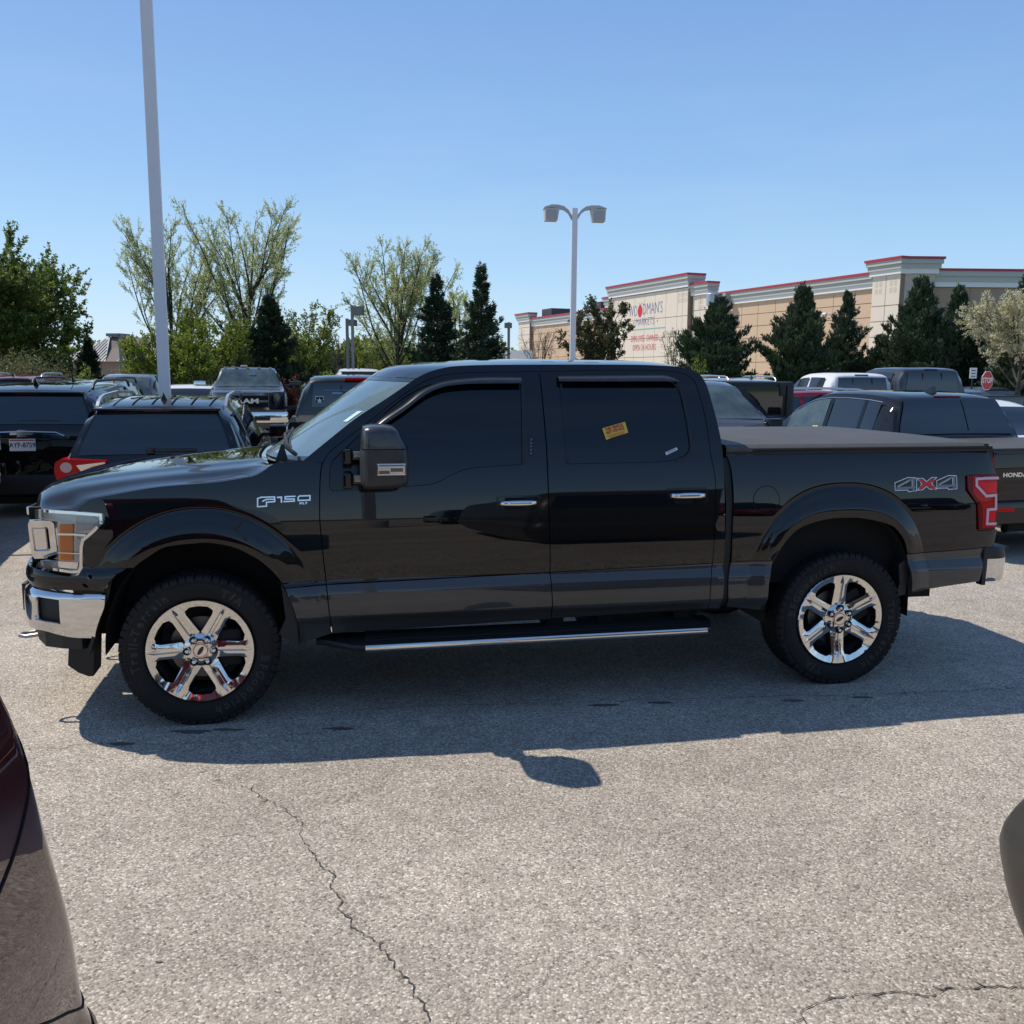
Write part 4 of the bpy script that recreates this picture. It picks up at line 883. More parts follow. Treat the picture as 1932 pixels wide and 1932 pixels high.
def rim_mesh():
    outer = [(RR*math.cos(2*PI*k/96), RR*math.sin(2*PI*k/96)) for k in range(96)]; holes = []
    for k in range(6):
        c = PI/6+k*PI/3; pts = [(.090, 0), (.135, .030), (.193, .066), (.214, .071), (.236, .046), (.241, 0), (.236, -.046), (.214, -.071), (.193, -.066), (.135, -.030)]
        pl = []
        for i in range(len(pts)):
            p, q_ = pts[i], pts[(i+1) % len(pts)]; m_ = max(1, int(math.dist(p, q_)/.012)); pl += [(p[0]+(q_[0]-p[0])*j/m_, p[1]+(q_[1]-p[1])*j/m_) for j in range(m_)]
        holes.append([(u*math.cos(c)-v*math.sin(c), u*math.sin(c)+v*math.cos(c)) for u, v in pl])
    ex = []
    for k in range(6):
        a = k*PI/3
        for wl in (-.024, -.011, -.0055, .0055, .011, .024):
            r = .08
            while r < .24:
                rr_ = math.hypot(r, wl)
                if abs(wl) < .02 or r > .125: ex.append((r*math.cos(a)-wl*math.sin(a), r*math.sin(a)+wl*math.cos(a)))
                r += .009
    v, tris, loops = cdt(outer, holes, 0, ex)
    V = [(x, rimface(x, y), y) for x, y in v]; Fc = [t for t in tris]; hb = MB()
    for lp in holes:
        n = len(lp); VV = []
        for x, y in lp:
            r = math.hypot(x, y); c = math.atan2(y, x); VV += [(x, rimface(x, y), y), (x*1.0, rimface(x, y)+.055, y)]
        hb.add(VV, [(2*i, 2*((i+1) % n), 2*((i+1) % n)+1, 2*i+1) for i in range(n)])
    return V, Fc, hb
def build_wheel(name, x, rot, gname):
    w_ = bpy.data.objects.new(name, None)
    return w_
WP = wheel_parts(0); RV, RF, HB = rim_mesh()
def letters(b, txt, r, a0, size, flip=False, out=True):
    """raised outline letters round the side wall, starting at angle a0 (degrees, clockwise seen from outside)"""
    a = math.radians(a0)
    for ch in txt:
        wd = {'i': .45, 'l': .45, 'r': .75, '-': .6, ' ': .6, '/': .7, 'I': .5}.get(ch, 1.0)*size*.78
        if ch != ' ':
            V, Fc = fontmesh(ch, size, 0, sx=1.0, outline=True, bevel=.0016)
            an = a-wd/2/r
            for_v = []
            for (px_, py_, pz_) in V:
                rr_ = r+py_; aa = an-px_/r; for_v.append((rr_*math.cos(aa), -.1285-pz_*.6-.0035*(1-((rr_-.345)/.03)**2), rr_*math.sin(aa)))
            b.add(for_v, Fc)
        a -= wd/r
LBS = []
for tx_, a_ in (('Trail-Terrain', 0), ('T/A', -128), ('BFGoodrich', -203)):
    LB = MB(); letters(LB, tx_, .331, a_, .060); LBS.append(LB)
def put(name, VF, mat, par, sm=0, fn=None): 
    V, Fc = VF; return mk(name, V, Fc, mat, par, smooth=sm)
def wheel_at(cx, rot):
    rb_ = mk('tyre', *WP['tyre'][:2], RUBBER, truck, smooth=35)
    rb_.location = (cx, -.855, .402); rb_.rotation_euler = (0, -math.radians(rot), 0)
    kids = [mk('tread_blocks', WP['tread'][0], WP['tread'][1], RUBBER, rb_)]; kids[0]['kind'] = 'stuff'
    for LB in LBS: mk('raised_lettering', LB.V, LB.F, RUBLET, rb_)['kind'] = 'stuff'
    rim = mk('wheel_rim', [(a, b_*1.0, c) for a, b_, c in RV], RF, CHROME, truck, smooth=24)
    rim.location = (cx, -.955, .402); rim.rotation_euler = (0, math.radians(-30 if cx > 1 else 0), 0)
    mk('spoke_opening', HB.V, HB.F, pbr('painted_black_pocket', (.012, .012, .013), .35), rim)
    b = MB().lathe([(RR, -.019), (RR+.005, -.013), (RR+.004, .0), (RR-.012, .02), (.245, .05), (.235, .18)], 72); mk('rim_lip', b.V, b.F, CHROME, rim, smooth=40)
    b = MB().lathe([(.262, .03), (.235, .06), (.225, .19), (.0, .20)], 40); mk('wheel_barrel', b.V, b.F, pbr('barrel_dark', (.05, .05, .05), .5, .5), rim, smooth=40)
    b = MB().lathe([(.05, .075), (.165, .075), (.165, .10), (.05, .10)], 40); mk('brake_disc', b.V, b.F, pbr('disc_steel', (.16, .15, .14), .45, .8), rim, smooth=30)
    b = MB().box(.075, .205, .03, .12, -.10, .10, .02); mk('brake_caliper', b.V, b.F, UNDER, rim, smooth=30)
    b = MB().lathe([(0, .010-.018), (.034, .010-.018), (.037, .012-.018), (.041, .012-.018), (.044, .020-.018), (.046, .04)], 36); cap_ = mk('hub_cap', b.V, b.F, CHROME, rim, smooth=30)
    b = MB().lathe([(.0335, -.0085), (.0345, -.0095), (.0365, -.0095), (.0375, -.008)], 36); mk('cap_ring', b.V, b.F, DRD, cap_)
    a_ = math.radians(35 if cx < 1 else 0); ov = []
    for k in range(24):
        t = 2*PI*k/24; u, v = .026*math.cos(t), .0105*math.sin(t); c = math.cos(a_-math.radians(-rot if cx > 1 else 0)*0); ov.append((u*math.cos(a_*1.6)-v*math.sin(a_*1.6), -.0105, u*math.sin(a_*1.6)+v*math.cos(a_*1.6)))
    mk('cap_emblem', ov, [tuple(range(24))], pbr('emblem_dark', (.03, .012, .02), .2), cap_)
    nutb = MB().lathe([(.0, -.012), (.008, -.012), (.012, -.008), (.012, .02)], 6); pb = MB().lathe([(.0205, -.002), (.0215, -.004), (.019, -.002), (.017, .02), (0, .02)], 20)
    for k in range(6):
        a = PI/3*k; n_ = mk('lug_nut', nutb.V, nutb.F, CHROMEB, rim, smooth=30) if k == 0 else None
        if k == 0: first = n_; pk = mk('nut_pocket', pb.V, pb.F, PLGLOSS, rim, smooth=30); fp_ = pk
        else:
            n_ = first.copy(); C.objects.link(n_); pk = fp_.copy(); C.objects.link(pk)
        for o_ in (n_, pk): o_.location = (.0675*math.cos(a), -.008, .0675*math.sin(a)); o_.parent = rim
    # hub boss
    b = MB().lathe([(.041, .0), (.050, -.003), (.070, .004), (.088, .014)], 48); mk('hub_boss', b.V, b.F, CHROME, rim, smooth=60)
    return rb_, rim
w1 = wheel_at(0.0, 198); w2 = wheel_at(3.683, 18)
for o_ in list(w1)+list(w2):
    mirrored.append(o_)
# rims straight for the front wheel (openings up), turned 30 degrees at the rear
# the right-hand side
def mirror_tree(o, par, top=False):
    if top and o.name.startswith(('tyre', 'wheel_rim')): 
        c = o.copy(); C.objects.link(c); c.parent = par; c.location.y = -o.location.y; c.rotation_euler = (0, -o.rotation_euler.y*0+o.rotation_euler.y, PI) if False else o.rotation_euler; c.scale = (1, -1, 1)
        for k in o.children:
            d = k.copy(); C.objects.link(d); d.parent = c
            for g in k.children:
                e = g.copy(); C.objects.link(e); e.parent = d
        return c
    c = o.copy(); C.objects.link(c); c.parent = par; c.scale = (1, -1, 1) if top else (1, 1, 1); c.location.y = -o.location.y if top else o.location.y
    return c
ms = set(mirrored)
for o in mirrored:
    if o.parent is truck:
        c = mirror_tree(o, truck, True)
        if not o.name.startswith(('tyre', 'wheel_rim')):
            for k in o.children:
                if k in ms: d = mirror_tree(k, c)
                else: continue
                for g in k.children:
                    if g in ms: mirror_tree(g, d)
# ================================================================== the other vehicles (front at x=0, rear at x=L, left side at -y)
TYRE_MB = MB().lathe([(.19, -.10), (.235, -.11), (.30, -.12), (.325, -.10), (.335, -.05), (.335, .05), (.325, .10), (.235, .11)], 32)
TYRE_ME = mk('tmp', TYRE_MB.V, TYRE_MB.F, RUBBER, smooth=40); tyre_me = TYRE_ME.data; bpy.data.objects.remove(TYRE_ME)
rb = MB().lathe([(.235, -.108), (.222, -.09), (.205, -.05), (.0, -.04)], 32)
for k in range(5):
    a = 2*PI*k/5; c, s_ = math.cos(a), math.sin(a)
    P = [(.05, -.022), (.22, -.034), (.22, .034), (.05, .022)]
    q = [(u*c-v*s_, u*s_+v*c) for u, v in P]; rb.add([(x, -.085, z) for x, z in q]+[(x, -.05, z) for x, z in q], [(0, 1, 2, 3), (4, 7, 6, 5), (0, 4, 5, 1), (1, 5, 6, 2), (2, 6, 7, 3), (3, 7, 4, 0)])
rb.lathe([(0, -.09), (.05, -.088), (.055, -.05)], 16)
ALLOY = pbr('alloy_wheel', (.45, .45, .46), .25, .9)
t_ = mk('tmp', rb.V, rb.F, ALLOY, smooth=30); rim_me = t_.data; bpy.data.objects.remove(t_)
def shared(name, me, par, loc, sc=1.0, rz=0):
    o = bpy.data.objects.new(name, me); C.objects.link(o); o.parent = par; o.location = loc; o.scale = (sc, sc, sc); o.rotation_euler = (0, 0, rz); return o
class Body:
    """lofted car body; st = [(x, top, belt, half width)] from front to rear along the roof line"""
    def __init__(s, st, tum=.20, z0=.27, sub=4, k0=.45):
        s.st = st; s.tum = tum; s.z0 = z0; s.k0 = k0
        s.U = [0]
        for i in range(1, len(st)): s.U.append(s.U[-1]+math.hypot(st[i][0]-st[i-1][0], st[i][1]-st[i-1][1])+1e-4)
        s.f = [pchip(s.U, [a[k] for a in st]) for k in range(4)]
        s.us = []
        for i in range(len(st)-1): s.us += [s.U[i]+(s.U[i+1]-s.U[i])*j/sub for j in range(sub)]
        s.us.append(s.U[-1])
    def at(s, u): return tuple(f(u) for f in s.f)
    def ux(s, x, i0=0):
        """u of the first place where the roof line passes x"""
        for i in range(i0, len(s.st)-1):
            a, b = s.st[i][0], s.st[i+1][0]
            if min(a, b) <= x <= max(a, b) and a != b:
                lo, hi = s.U[i], s.U[i+1]
                for _ in range(30):
                    m_ = (lo+hi)/2
                    if (s.f[0](m_) < x) == (b > a): lo = m_
                    else: hi = m_
                return lo
        return s.U[-1]
    def sect(s, u):
        x, zt, zb, W = s.at(u); gh = max(zt-zb, .03); k = min(1, gh/s.k0); tm = s.tum*k; z0 = s.z0
        return [(W-.14, z0), (W-.05, z0+.05), (W-.012, z0+.17), (W-.004, (z0+zb)/2+.03), (W, zb-.20), (W-.008, zb-.10), (W-.030, zb-.03), (W-.055, zb+.01),
                (W-.06-tm*.30, zb+gh*.38), (W-.06-tm*.66, zb+gh*.70), (W-.06-tm-.012, zt-.075*k-.012), (W-.09-tm, zt-.035*k-.006), (W-.16-tm, zt-.012), (W*.45, zt), (0, zt+.008)]
    def gh(s, u, t, d=0.0, sgn=-1):
        x, zt, zb, W = s.at(u); g = max(zt-zb, .03); k = min(1, g/s.k0); tm = s.tum*k; zz0 = zb+.01; zz1 = zt-.075*k-.012; z = zz0+(zz1-zz0)*t
        h = (z-zb)/g; y = W-.055-tm*(h*.9+.06*h*h)
        return (x, sgn*(y+d+.004), z+.0)
    def side(s, u, z, d=0.0, sgn=-1):
        S_ = s.sect(u); x = s.at(u)[0]
        for i in range(len(S_)-1):
            (y0, z0), (y1, z1) = S_[i], S_[i+1]
            if z0 <= z <= z1: t = (z-z0)/(z1-z0); return (x, sgn*(y0+(y1-y0)*t+d), z)
        return (x, sgn*(S_[6][0]+d), z)
    def top(s, u, f, d=0.0):
        x, zt, zb, W = s.at(u); g = max(zt-zb, .03); k = min(1, g/s.k0); yt = W-.12-s.tum*k
        e = 1e-3; a = s.at(u+e); b = s.at(u-e); tx, tz = a[0]-b[0], a[1]-b[1]; L = math.hypot(tx, tz) or 1
        return (x-tz/L*d, f*yt, zt+tx/L*d+.008*(1-abs(f))-.010*max(0, abs(f)-.7))
def loft_body(B, name, mat, par, cap=True):
    V = []; Fc = []; m_ = 29
    for u in B.us:
        x = B.at(u)[0]; S_ = B.sect(u); V += [(x, -y, z) for y, z in S_]+[(x, y, z) for y, z in S_[:-1][::-1]]
    n = len(B.us)
    for i in range(n-1):
        for k in range(m_-1): Fc.append((i*m_+k, i*m_+k+1, (i+1)*m_+k+1, (i+1)*m_+k)[::-1])
    if cap: Fc += [tuple(range(m_)), tuple(range((n-1)*m_, n*m_))[::-1]]
    return mk(name, V, Fc, mat, par, smooth=38)
def patch(name, fn, nu, nv, mat, par, sm=1):
    V, Fc = grid(fn, nu, nv); return mk(name, V, Fc, mat, par, smooth=sm)
def side_windows(B, par, wins, mat, t0=.06, t1=.95, d=.004, both=True):
    for (xa, xb) in wins:
        ua, ub = B.ux(xa), B.ux(xb)
        for sg in ((-1, 1) if both else (-1,)):
            patch('side_window', lambda a, b: B.gh(ua+(ub-ua)*a, t0+(t1-t0)*b, d, sg), 10, 4, mat, par)
def top_glass(name, B, par, ua, ub, f, mat, d=.006, tp=0.0):
    return patch(name, lambda a, b: B.top(ua+(ub-ua)*a, f*(2*b-1)*(1-tp*a), d), 8, 10, mat, par)
def wheels_for(par, xs, W, sc=1.0):
    for x in xs:
        for sg in (-1, 1):
            rz = 0 if sg < 0 else PI
            w_ = shared('tyre', tyre_me, par, (x, sg*(W-.13*sc), .335*sc), sc, rz); r_ = shared('wheel_rim', rim_me, w_, (0, 0, 0), 1, 0)
            b = MB().lathe([(.0, 0), (.39*sc, 0)], 28, 'y', (x, sg*(W-.004)+(.0 if sg < 0 else 0), .36*sc)); 
        b = MB()
        for sg in (-1, 1):
            pass
def arches(B, par, xs, sc):
    """dark wheel openings following the body side"""
    for x in xs:
        for sg in (-1, 1):
            V = []; Fc = []; K = 20
            rr_ = .40*sc; zc = .34*sc
            for k in range(K+1):
                a = PI*k/K-.0; px_, pz_ = x+rr_*math.cos(a), zc+rr_*math.sin(a)
                p = B.side(B.ux(px_), max(pz_, B.z0+.02), .005, sg); V.append((px_, p[1], max(pz_, B.z0)))
            V = [(x+rr_, V[0][1], B.z0), *V, (x-rr_, V[-1][1], B.z0)]
            mk('wheel_arch', V, [tuple(range(len(V)))], DARK, par)
def rbox(name, par, x0, x1, y0, y1, z0, z1, bev, mat, both=False):
    o = MB().box(x0, x1, y0, y1, z0, z1, bev).build(name, mat, par, smooth=40)
    if both: MB().box(x0, x1, -y1, -y0, z0, z1, bev).build(name, mat, par, smooth=40)
    return o
def plate(par, x, z, txt=None, w=.305, h=.152, sgn=1, col=(.72, .70, .68)):
    p = rbox('number_plate', par, min(x, x+sgn*.012), max(x, x+sgn*.012), -w/2, w/2, z-h/2, z+h/2, .003, pbr('plate_white', col, .5))
    if txt:
        V, Fc = fontmesh(txt, h*.58, 0, sx=.86, bold=.0015)
        if sgn > 0: W = [(x+.0145, u, z+v-.004) for u, v, _ in V]
        else: W = [(x-.0145, -u, z+v-.004) for u, v, _ in V]; 
        mk('plate_characters', W, Fc, pbr('plate_ink', (.02, .025, .05), .5), p)
        b = MB().box(x+.013*sgn-.0005, x+.013*sgn+.001, -w/2+.01, w/2-.01, z+h/2-.026, z+h/2-.008); b.build('plate_stripe', pbr('plate_red', (.50, .08, .07), .5), p)
    return p
GL = pbr('car_glass', (.007, .009, .011), .03, ior=1.58, spec=.9)
def mirrors(par, x, W, z, mat, sz=(.10, .24, .17), off=.07):
    for sg in (-1, 1):
        y0 = W-.06; ya, yb = sorted((sg*(y0+off), sg*(y0+off+sz[1])))
        m_ = MB().box(x, x+sz[0], ya, yb, z, z+sz[2], .035).build('side_mirror', mat, par, smooth=45)
        g0, g1 = sorted((sg*(y0-.02), sg*(y0+off+.03))); MB().box(x+.02, x+.07, g0, g1, z+.02, z+.07, .01).build('mirror_arm', PLAST, m_)
        MB().box(x+sz[0]-.002, x+sz[0]+.004, ya+.02, yb-.02, z+.02, z+sz[2]-.02, .004).build('mirror_glass', GL, m_)
AWAY = YAW-PI/2; TOWARD = YAW+PI/2
def place(px, Y, zref, L, toward=False):
    """where the vehicle's origin (front, x=0) goes so that its near end is centred in column px at distance Y"""
    near = Vector((X_at(px, Y, zref), Y, 0)); rz = TOWARD if toward else AWAY
    if toward: return near, rz
    d = Vector((math.cos(rz), math.sin(rz), 0)); return near-d*L, rz
GL = pbr('car_glass', (.006, .008, .009), .03, ior=1.5, spec=.7)
GLB = pbr('clear_car_glass', (.035, .055, .058), .04, ior=1.55, spec=.7, noise=(3, .7, (.10, .13, .13)))
def suv(name, label, loc, rz, pm, H=1.70, L=4.7, W=.93, msz=(.10, .24, .17), belt=1.03, rails=None, glass=GL, facing='rear', wh=1.0, group=None, hood=1.02, rear_drop=.28, wipe=True, quarter=True, cat='SUV', lamp=REDL, rear_z=None, spoiler=.09):
    t = thing(name, label, cat, loc, rz, group)
    rz_ = rear_z or belt
    st = [(0.0, .62, .58, W-.30), (.02, .78, .72, W-.20), (.10, hood-.14, hood-.20, W-.09), (.35, hood-.04, hood-.09, W-.04), (.80, hood+.03, hood-.01, W-.01), (1.20, hood+.07, hood+.02, W), (1.55, H-.34, belt, W), (1.95, H-.09, belt, W), (2.30, H-.02, belt+.01, W), (3.0, H, belt+.02, W), (L-1.0, H-.02, belt+.03, W), (L-.42, H-.08, belt+.05, W-.03), (L-.36, H-.10, belt+.05, W-.045), (L-.22, (H+rz_)/2-.03, belt+.03, W-.045), (L-.08, rz_+.02, rz_-.04, W-.05), (L-.03, rz_-.08, rz_-.14, W-.07), (L, .62, .56, W-.10)]
    B = Body(st, .215); b = loft_body(B, 'body', pm, t)
    side_windows(B, t, [(1.60, 2.42), (2.50, 3.35)]+([(3.43, L-.62)] if quarter else []), glass)
    top_glass('windshield', B, t, B.U[5]+.04, B.U[7]-.02, .97, glass if glass is GLB else glass)
    rw = top_glass('rear_window', B, t, B.U[12]+.02, B.U[14]-.01, .98, GL)
    wheels_for(t, (.95*wh, L-.95*wh), W, wh); arches(B, t, (.95*wh, L-.95*wh), wh)
    rbox('rear_bumper', t, L-.16, L+.05, -W+.07, W-.07, .30, .56, .05, PLAST if pm is not None else PLAST)
    rbox('front_bumper', t, -.05, .14, -W+.16, W-.16, .28, .50, .05, PLAST)
    if spoiler: rbox('roof_spoiler', t, L-.46, L-.46+spoiler+.10, -W+.33, W-.33, H-.125, H-.098, .012, pm)
    rbox('brake_light', rw, L-.335, L-.30, -.14, .14, H-.135, H-.118, .004, REDD)
    for sg in (-1, 1):
        ya, yb = sorted((sg*(W-.34), sg*(W-.05))); MB().box(L-.20, L-.02, ya, yb, rz_-.24, rz_-.05, .035).build('tail_light', lamp, t, smooth=40)
        ya, yb = sorted((sg*(W-.38), sg*(W-.15))); MB().box(.06, .25, ya, yb, hood-.30, hood-.17, .03).build('headlight', pbr('headlight_cover', (.5, .52, .54), .08, .3, coat=1), t, smooth=40)
    rbox('grille', t, -.01, .06, -.45, .45, .55, .82, .02, PLGLOSS)
    plate(t, L+.001 if False else L-.01, .80)
    if wipe: MB().box(L-.13, L-.10, -.05, .42, rz_+.06, rz_+.085, .008).build('rear_wiper', PLAST, rw)
    mirrors(t, 1.50, W, belt+.0, PLGLOSS, msz)
    if rails:
        for sg in (-1, 1):
            y = sg*(W-.29); xs_ = [2.0, 2.07, 2.2, 3.0, L-.95, L-.78, L-.70]; zs = [H-.06, H+.0, H+.035, H+.045, H+.035, H-.0, H-.07]
            r_ = MB().tube([(x, y, z) for x, z in zip(xs_, zs)], .020, 8).build('roof_rail', rails, t, smooth=60)
    V = [(L-.95, 0, H-.02), (L-.75, -.035, H-.035), (L-.75, .035, H-.035), (L-.80, 0, H+.055), (L-.74, 0, H+.06)]
    mk('roof_antenna', V, [(0, 3, 1), (0, 2, 3), (3, 4, 1), (3, 2, 4), (1, 4, 2), (0, 1, 2)], PLGLOSS, t)
    MB().box(.4, L-.2, -W+.16, W-.16, .16, .32).build('underbody', UNDER, t)
    return t, B
def pickup(name, label, loc, rz, pm, H=1.92, L=5.9, W=1.0, cabr=3.55, belt=1.28, bed=1.36, glass=GL, wh=1.18, group=None, hood=1.24, chrome=True, slide=True, cover=None, towm=False, tail=REDL):
    t = thing(name, label, 'pickup truck', loc, rz, group)
    st = [(0, .85, .80, W-.20), (.03, 1.0, .92, W-.12), (.12, hood-.08, hood-.14, W-.06), (.5, hood+.02, hood-.06, W-.02), (1.15, hood+.07, hood, W), (1.35, hood+.10, belt-.02, W), (1.72, H-.28, belt, W), (2.02, H-.07, belt, W), (2.3, H-.015, belt, W), (2.8, H, belt, W), (cabr-.30, H-.01, belt, W), (cabr-.10, H-.04, belt, W-.005), (cabr-.02, H-.09, belt, W-.01), (cabr+.06, belt+.12, belt, W-.012), (cabr+.08, bed-.10, belt-.14, W-.015)]
    B = Body(st, .20, .42, k0=.5); loft_body(B, 'cab', pm, t)
    side_windows(B, t, [(1.74, 2.55), (2.63, cabr-.30)], glass)
    top_glass('windshield', B, t, B.U[5]-.02, B.U[7]-.02, .97, glass)
    rw = top_glass('rear_window', B, t, B.U[12]+.04, B.U[13]-.02, .97, GL, .010, .13)
    if slide:
        for y in (-.25, .25): MB().box(cabr+.015, cabr+.04, y-.008, y+.008, belt+.14, H-.14).build('window_divider', PLAST, rw)
    bl = rbox('brake_light', t, cabr-.06, cabr-.02, -.17, .17, H-.068, H-.040, .005, REDD)
    x0 = cabr+.13; bd_ = MB()
    V = []; Fc = []
    for x in (x0, x0+.05, L-.10, L-.02, L):
        w_ = W-(.0 if x < L-.05 else .02); prof_ = [(w_-.12, .45), (w_-.03, .55), (w_, .75), (w_, bed-.30), (w_-.02, bed-.05), (w_-.04, bed), (w_-.12, bed)]
        V += [(x, -y, z) for y, z in prof_]+[(x, y, z) for y, z in prof_[::-1]]
    for i in range(4):
        for k in range(14): Fc.append((i*14+k, (i+1)*14+k, (i+1)*14+(k+1) % 14, i*14+(k+1) % 14))
    Fc += [tuple(range(14)), tuple(range(56, 70))[::-1]]; mk('bed', V, Fc, pm, t, smooth=40)
    if cover: MB().box(x0, L-.05, -W+.10, W-.10, bed-.01, bed+.02, .008).build('bed_cover', cover, t)
    else: MB().box(x0+.06, L-.09, -W+.13, W-.13, bed-.012, bed+.003).build('bed_opening', DARK, t)
    rbox('tailgate', t, L-.03, L+.02, -W+.20, W-.20, .72, bed-.01, .015, pm)
    for sg in (-1, 1):
        ya, yb = sorted((sg*(W-.18), sg*(W-.01))); MB().box(L-.12, L+.025, ya, yb, .88, bed-.12, .02).build('tail_light', tail, t, smooth=40)
        ya, yb = sorted((sg*(W-.34), sg*(W-.06))); MB().box(.03, .30, ya, yb, hood-.36, hood-.14, .03).build('headlight', pbr('headlight_cover', (.5, .52, .54), .08, .3, coat=1), t, smooth=40)
    rbox('rear_bumper', t, L, L+.16, -W+.04, W-.04, .50, .68, .04, CHROME if chrome else PLAST)
    rbox('front_bumper', t, -.12, .12, -W+.06, W-.06, .48, .74, .05, CHROME if chrome else PLAST)
    rbox('grille', t, -.05, .06, -.62, .62, .78, hood-.12, .03, PLGLOSS)
    wheels_for(t, (.98, L-1.22), W, wh); arches(B, t, (.98,), wh)
    for sg in (-1, 1):
        K = 18; V = [(L-1.22+.45*math.cos(PI*k/K), sg*(W+.004), .42+.42*math.sin(PI*k/K)) for k in range(K+1)]; mk('wheel_arch', V, [tuple(range(K+1))], DARK, t)
    mirrors(t, 1.62, W, belt+.02, PLAST if towm else PLGLOSS, (.12, .26, .30) if towm else (.12, .24, .19), .20 if towm else .08)
    MB().box(.3, L-.2, -W+.2, W-.2, .34, .5).build('underbody', UNDER, t)
    return t, B
def sedan(name, label, loc, rz, pm, H=1.45, L=4.8, W=.92, glass=GL, group=None, belt=.95, deck=1.02, tail=REDL):
    t = thing(name, label, 'car', loc, rz, group)
    st = [(0, .55, .50, W-.28), (.03, .66, .6, W-.16), (.15, .74, .68, W-.07), (.6, .86, .80, W-.02), (1.15, .94, .89, W), (1.6, 1.18, belt, W), (2.05, H-.06, belt, W), (2.5, H, belt, W), (3.0, H-.01, belt, W), (3.5, H-.10, belt+.01, W), (3.95, 1.14, belt+.03, W), (4.2, deck+.02, deck-.05, W-.01), (L-.06, deck-.02, deck-.09, W-.07), (L-.02, deck-.12, deck-.19, W-.10), (L, .60, .54, W-.14)]
    B = Body(st, .20, .22); loft_body(B, 'body', pm, t); side_windows(B, t, [(1.55, 2.55), (2.63, 3.75)], glass)
    top_glass('windshield', B, t, B.U[4]+.05, B.U[6]-.02, .97, glass); top_glass('rear_window', B, t, B.U[9]+.03, B.U[11]-.06, .95, GL)
    wheels_for(t, (.9, L-1.0), W, .96); arches(B, t, (.9, L-1.0), .96)
    for sg in (-1, 1):
        ya, yb = sorted((sg*(W-.42), sg*(W-.06))); MB().box(L-.16, L-.02, ya, yb, deck-.26, deck-.12, .03).build('tail_light', tail, t, smooth=40)
        ya, yb = sorted((sg*(W-.36), sg*(W-.12))); MB().box(.06, .28, ya, yb, .60, .71, .03).build('headlight', pbr('headlight_cover', (.5, .52, .54), .08, .3, coat=1), t, smooth=40)
    rbox('rear_bumper', t, L-.12, L+.04, -W+.12, W-.12, .26, .52, .05, pm); rbox('front_bumper', t, -.04, .12, -W+.22, W-.22, .24, .48, .05, pm); plate(t, L-.01, .66)
    mirrors(t, 1.55, W, belt-.02, pm, (.09, .20, .13)); MB().box(.4, L-.2, -W+.16, W-.16, .14, .28).build('underbody', UNDER, t)
    return t, B
P_BLK = paint('suv_black_paint', (.003, .0032, .004), dust=.02)
P_NAVY = paint('blue_grey_paint', (.045, .055, .075), .4, dust=.02)
P_GREY = paint('dark_grey_paint', (.045, .048, .052), .5, dust=.02)
P_LGREY = paint('warm_grey_paint', (.13, .12, .135), .5, dust=.02)
P_RED = paint('red_paint', (.22, .006, .012), .2, dust=.02)
P_MAR = paint('maroon_paint', (.065, .004, .008), .3, dust=.015)
P_PLUM = paint('plum_paint', (.040, .012, .022), .4, dust=.02)
P_WHT = paint('white_paint', (.72, .72, .72), 0, dust=.02)
P_SIL = paint('silver_paint', (.42, .43, .44), .6, dust=.02)
P_GREEN = paint('green_black_paint', (.008, .011, .010), .2, dust=.02)
SATIN = pbr('satin_aluminium', (.62, .63, .64), .25, .9)
# --- black compact SUV behind the hood
loc, rz = place(290, 9.42, 1.0, 4.65)
eq, B = suv('compact_suv', 'black compact SUV with silver roof rails seen from behind over the big pickup hood', loc, rz, P_BLK, H=1.578, L=4.65, W=.95, belt=.985, rails=None, quarter=True, wipe=False, lamp=REDD)
L = 4.65
for o in list(eq.children):
    if o.name.startswith(('tail_light', 'number_plate')): 
        for k in list(o.children): bpy.data.objects.remove(k)
        bpy.data.objects.remove(o)
for sg in (-1, 1):
    y = sg*(.92-.27)
    r_ = MB(); pts = [(1.95, y-.01*sg, 1.52), (2.02, y, 1.585), (2.15, y, 1.615), (3.0, y, 1.635), (3.70, y, 1.610), (3.86, y, 1.585), (3.98, y+.0*sg, 1.54), (4.04, y, 1.495)]
    for i in range(len(pts)-1):
        a, b_ = Vector(pts[i]), Vector(pts[i+1]); r_.add([(a.x, a.y-.016, a.z), (a.x, a.y+.016, a.z), (a.x, a.y+.016, a.z-.03), (a.x, a.y-.016, a.z-.03), (b_.x, b_.y-.016, b_.z), (b_.x, b_.y+.016, b_.z), (b_.x, b_.y+.016, b_.z-.03), (b_.x, b_.y-.016, b_.z-.03)], [(0, 4, 5, 1), (1, 5, 6, 2), (2, 6, 7, 3), (3, 7, 4, 0), (4, 7, 6, 5), (0, 1, 2, 3)])
    r_.build('roof_rail', SATIN, eq)
    # wrap-around lamps: red shell, clear lens, chrome tip reaching on to the tailgate
    ya = lambda a, b: sorted((sg*a, sg*b))
    lo = [(.46, .968), (.88, .990), (.935, .955), (.95, .86), (.925, .77), (.86, .735), (.79, .76), (.70, .85), (.58, .905), (.46, .935)]
    tl_ = MB().prism([(sg*y, z) for y, z in lo][::sg], 'x', L-.24, L+.012).build('tail_light', REDL, eq, smooth=30)
    MB().prism([(sg*(.835+.055*math.cos(a)), .905+.052*math.sin(a)) for a in [2*PI*k/16 for k in range(16)]], 'x', L+.005, L+.018).build('lamp_lens', pbr('clear_lamp', (.50, .30, .29), .1, coat=1), tl_)
    MB().prism([(sg*y, z) for y, z in ((.47, .955), (.74, .925), (.70, .865), (.59, .91), (.47, .94))], 'x', L+.005, L+.017).build('chrome_tip', CHROMEB, tl_)
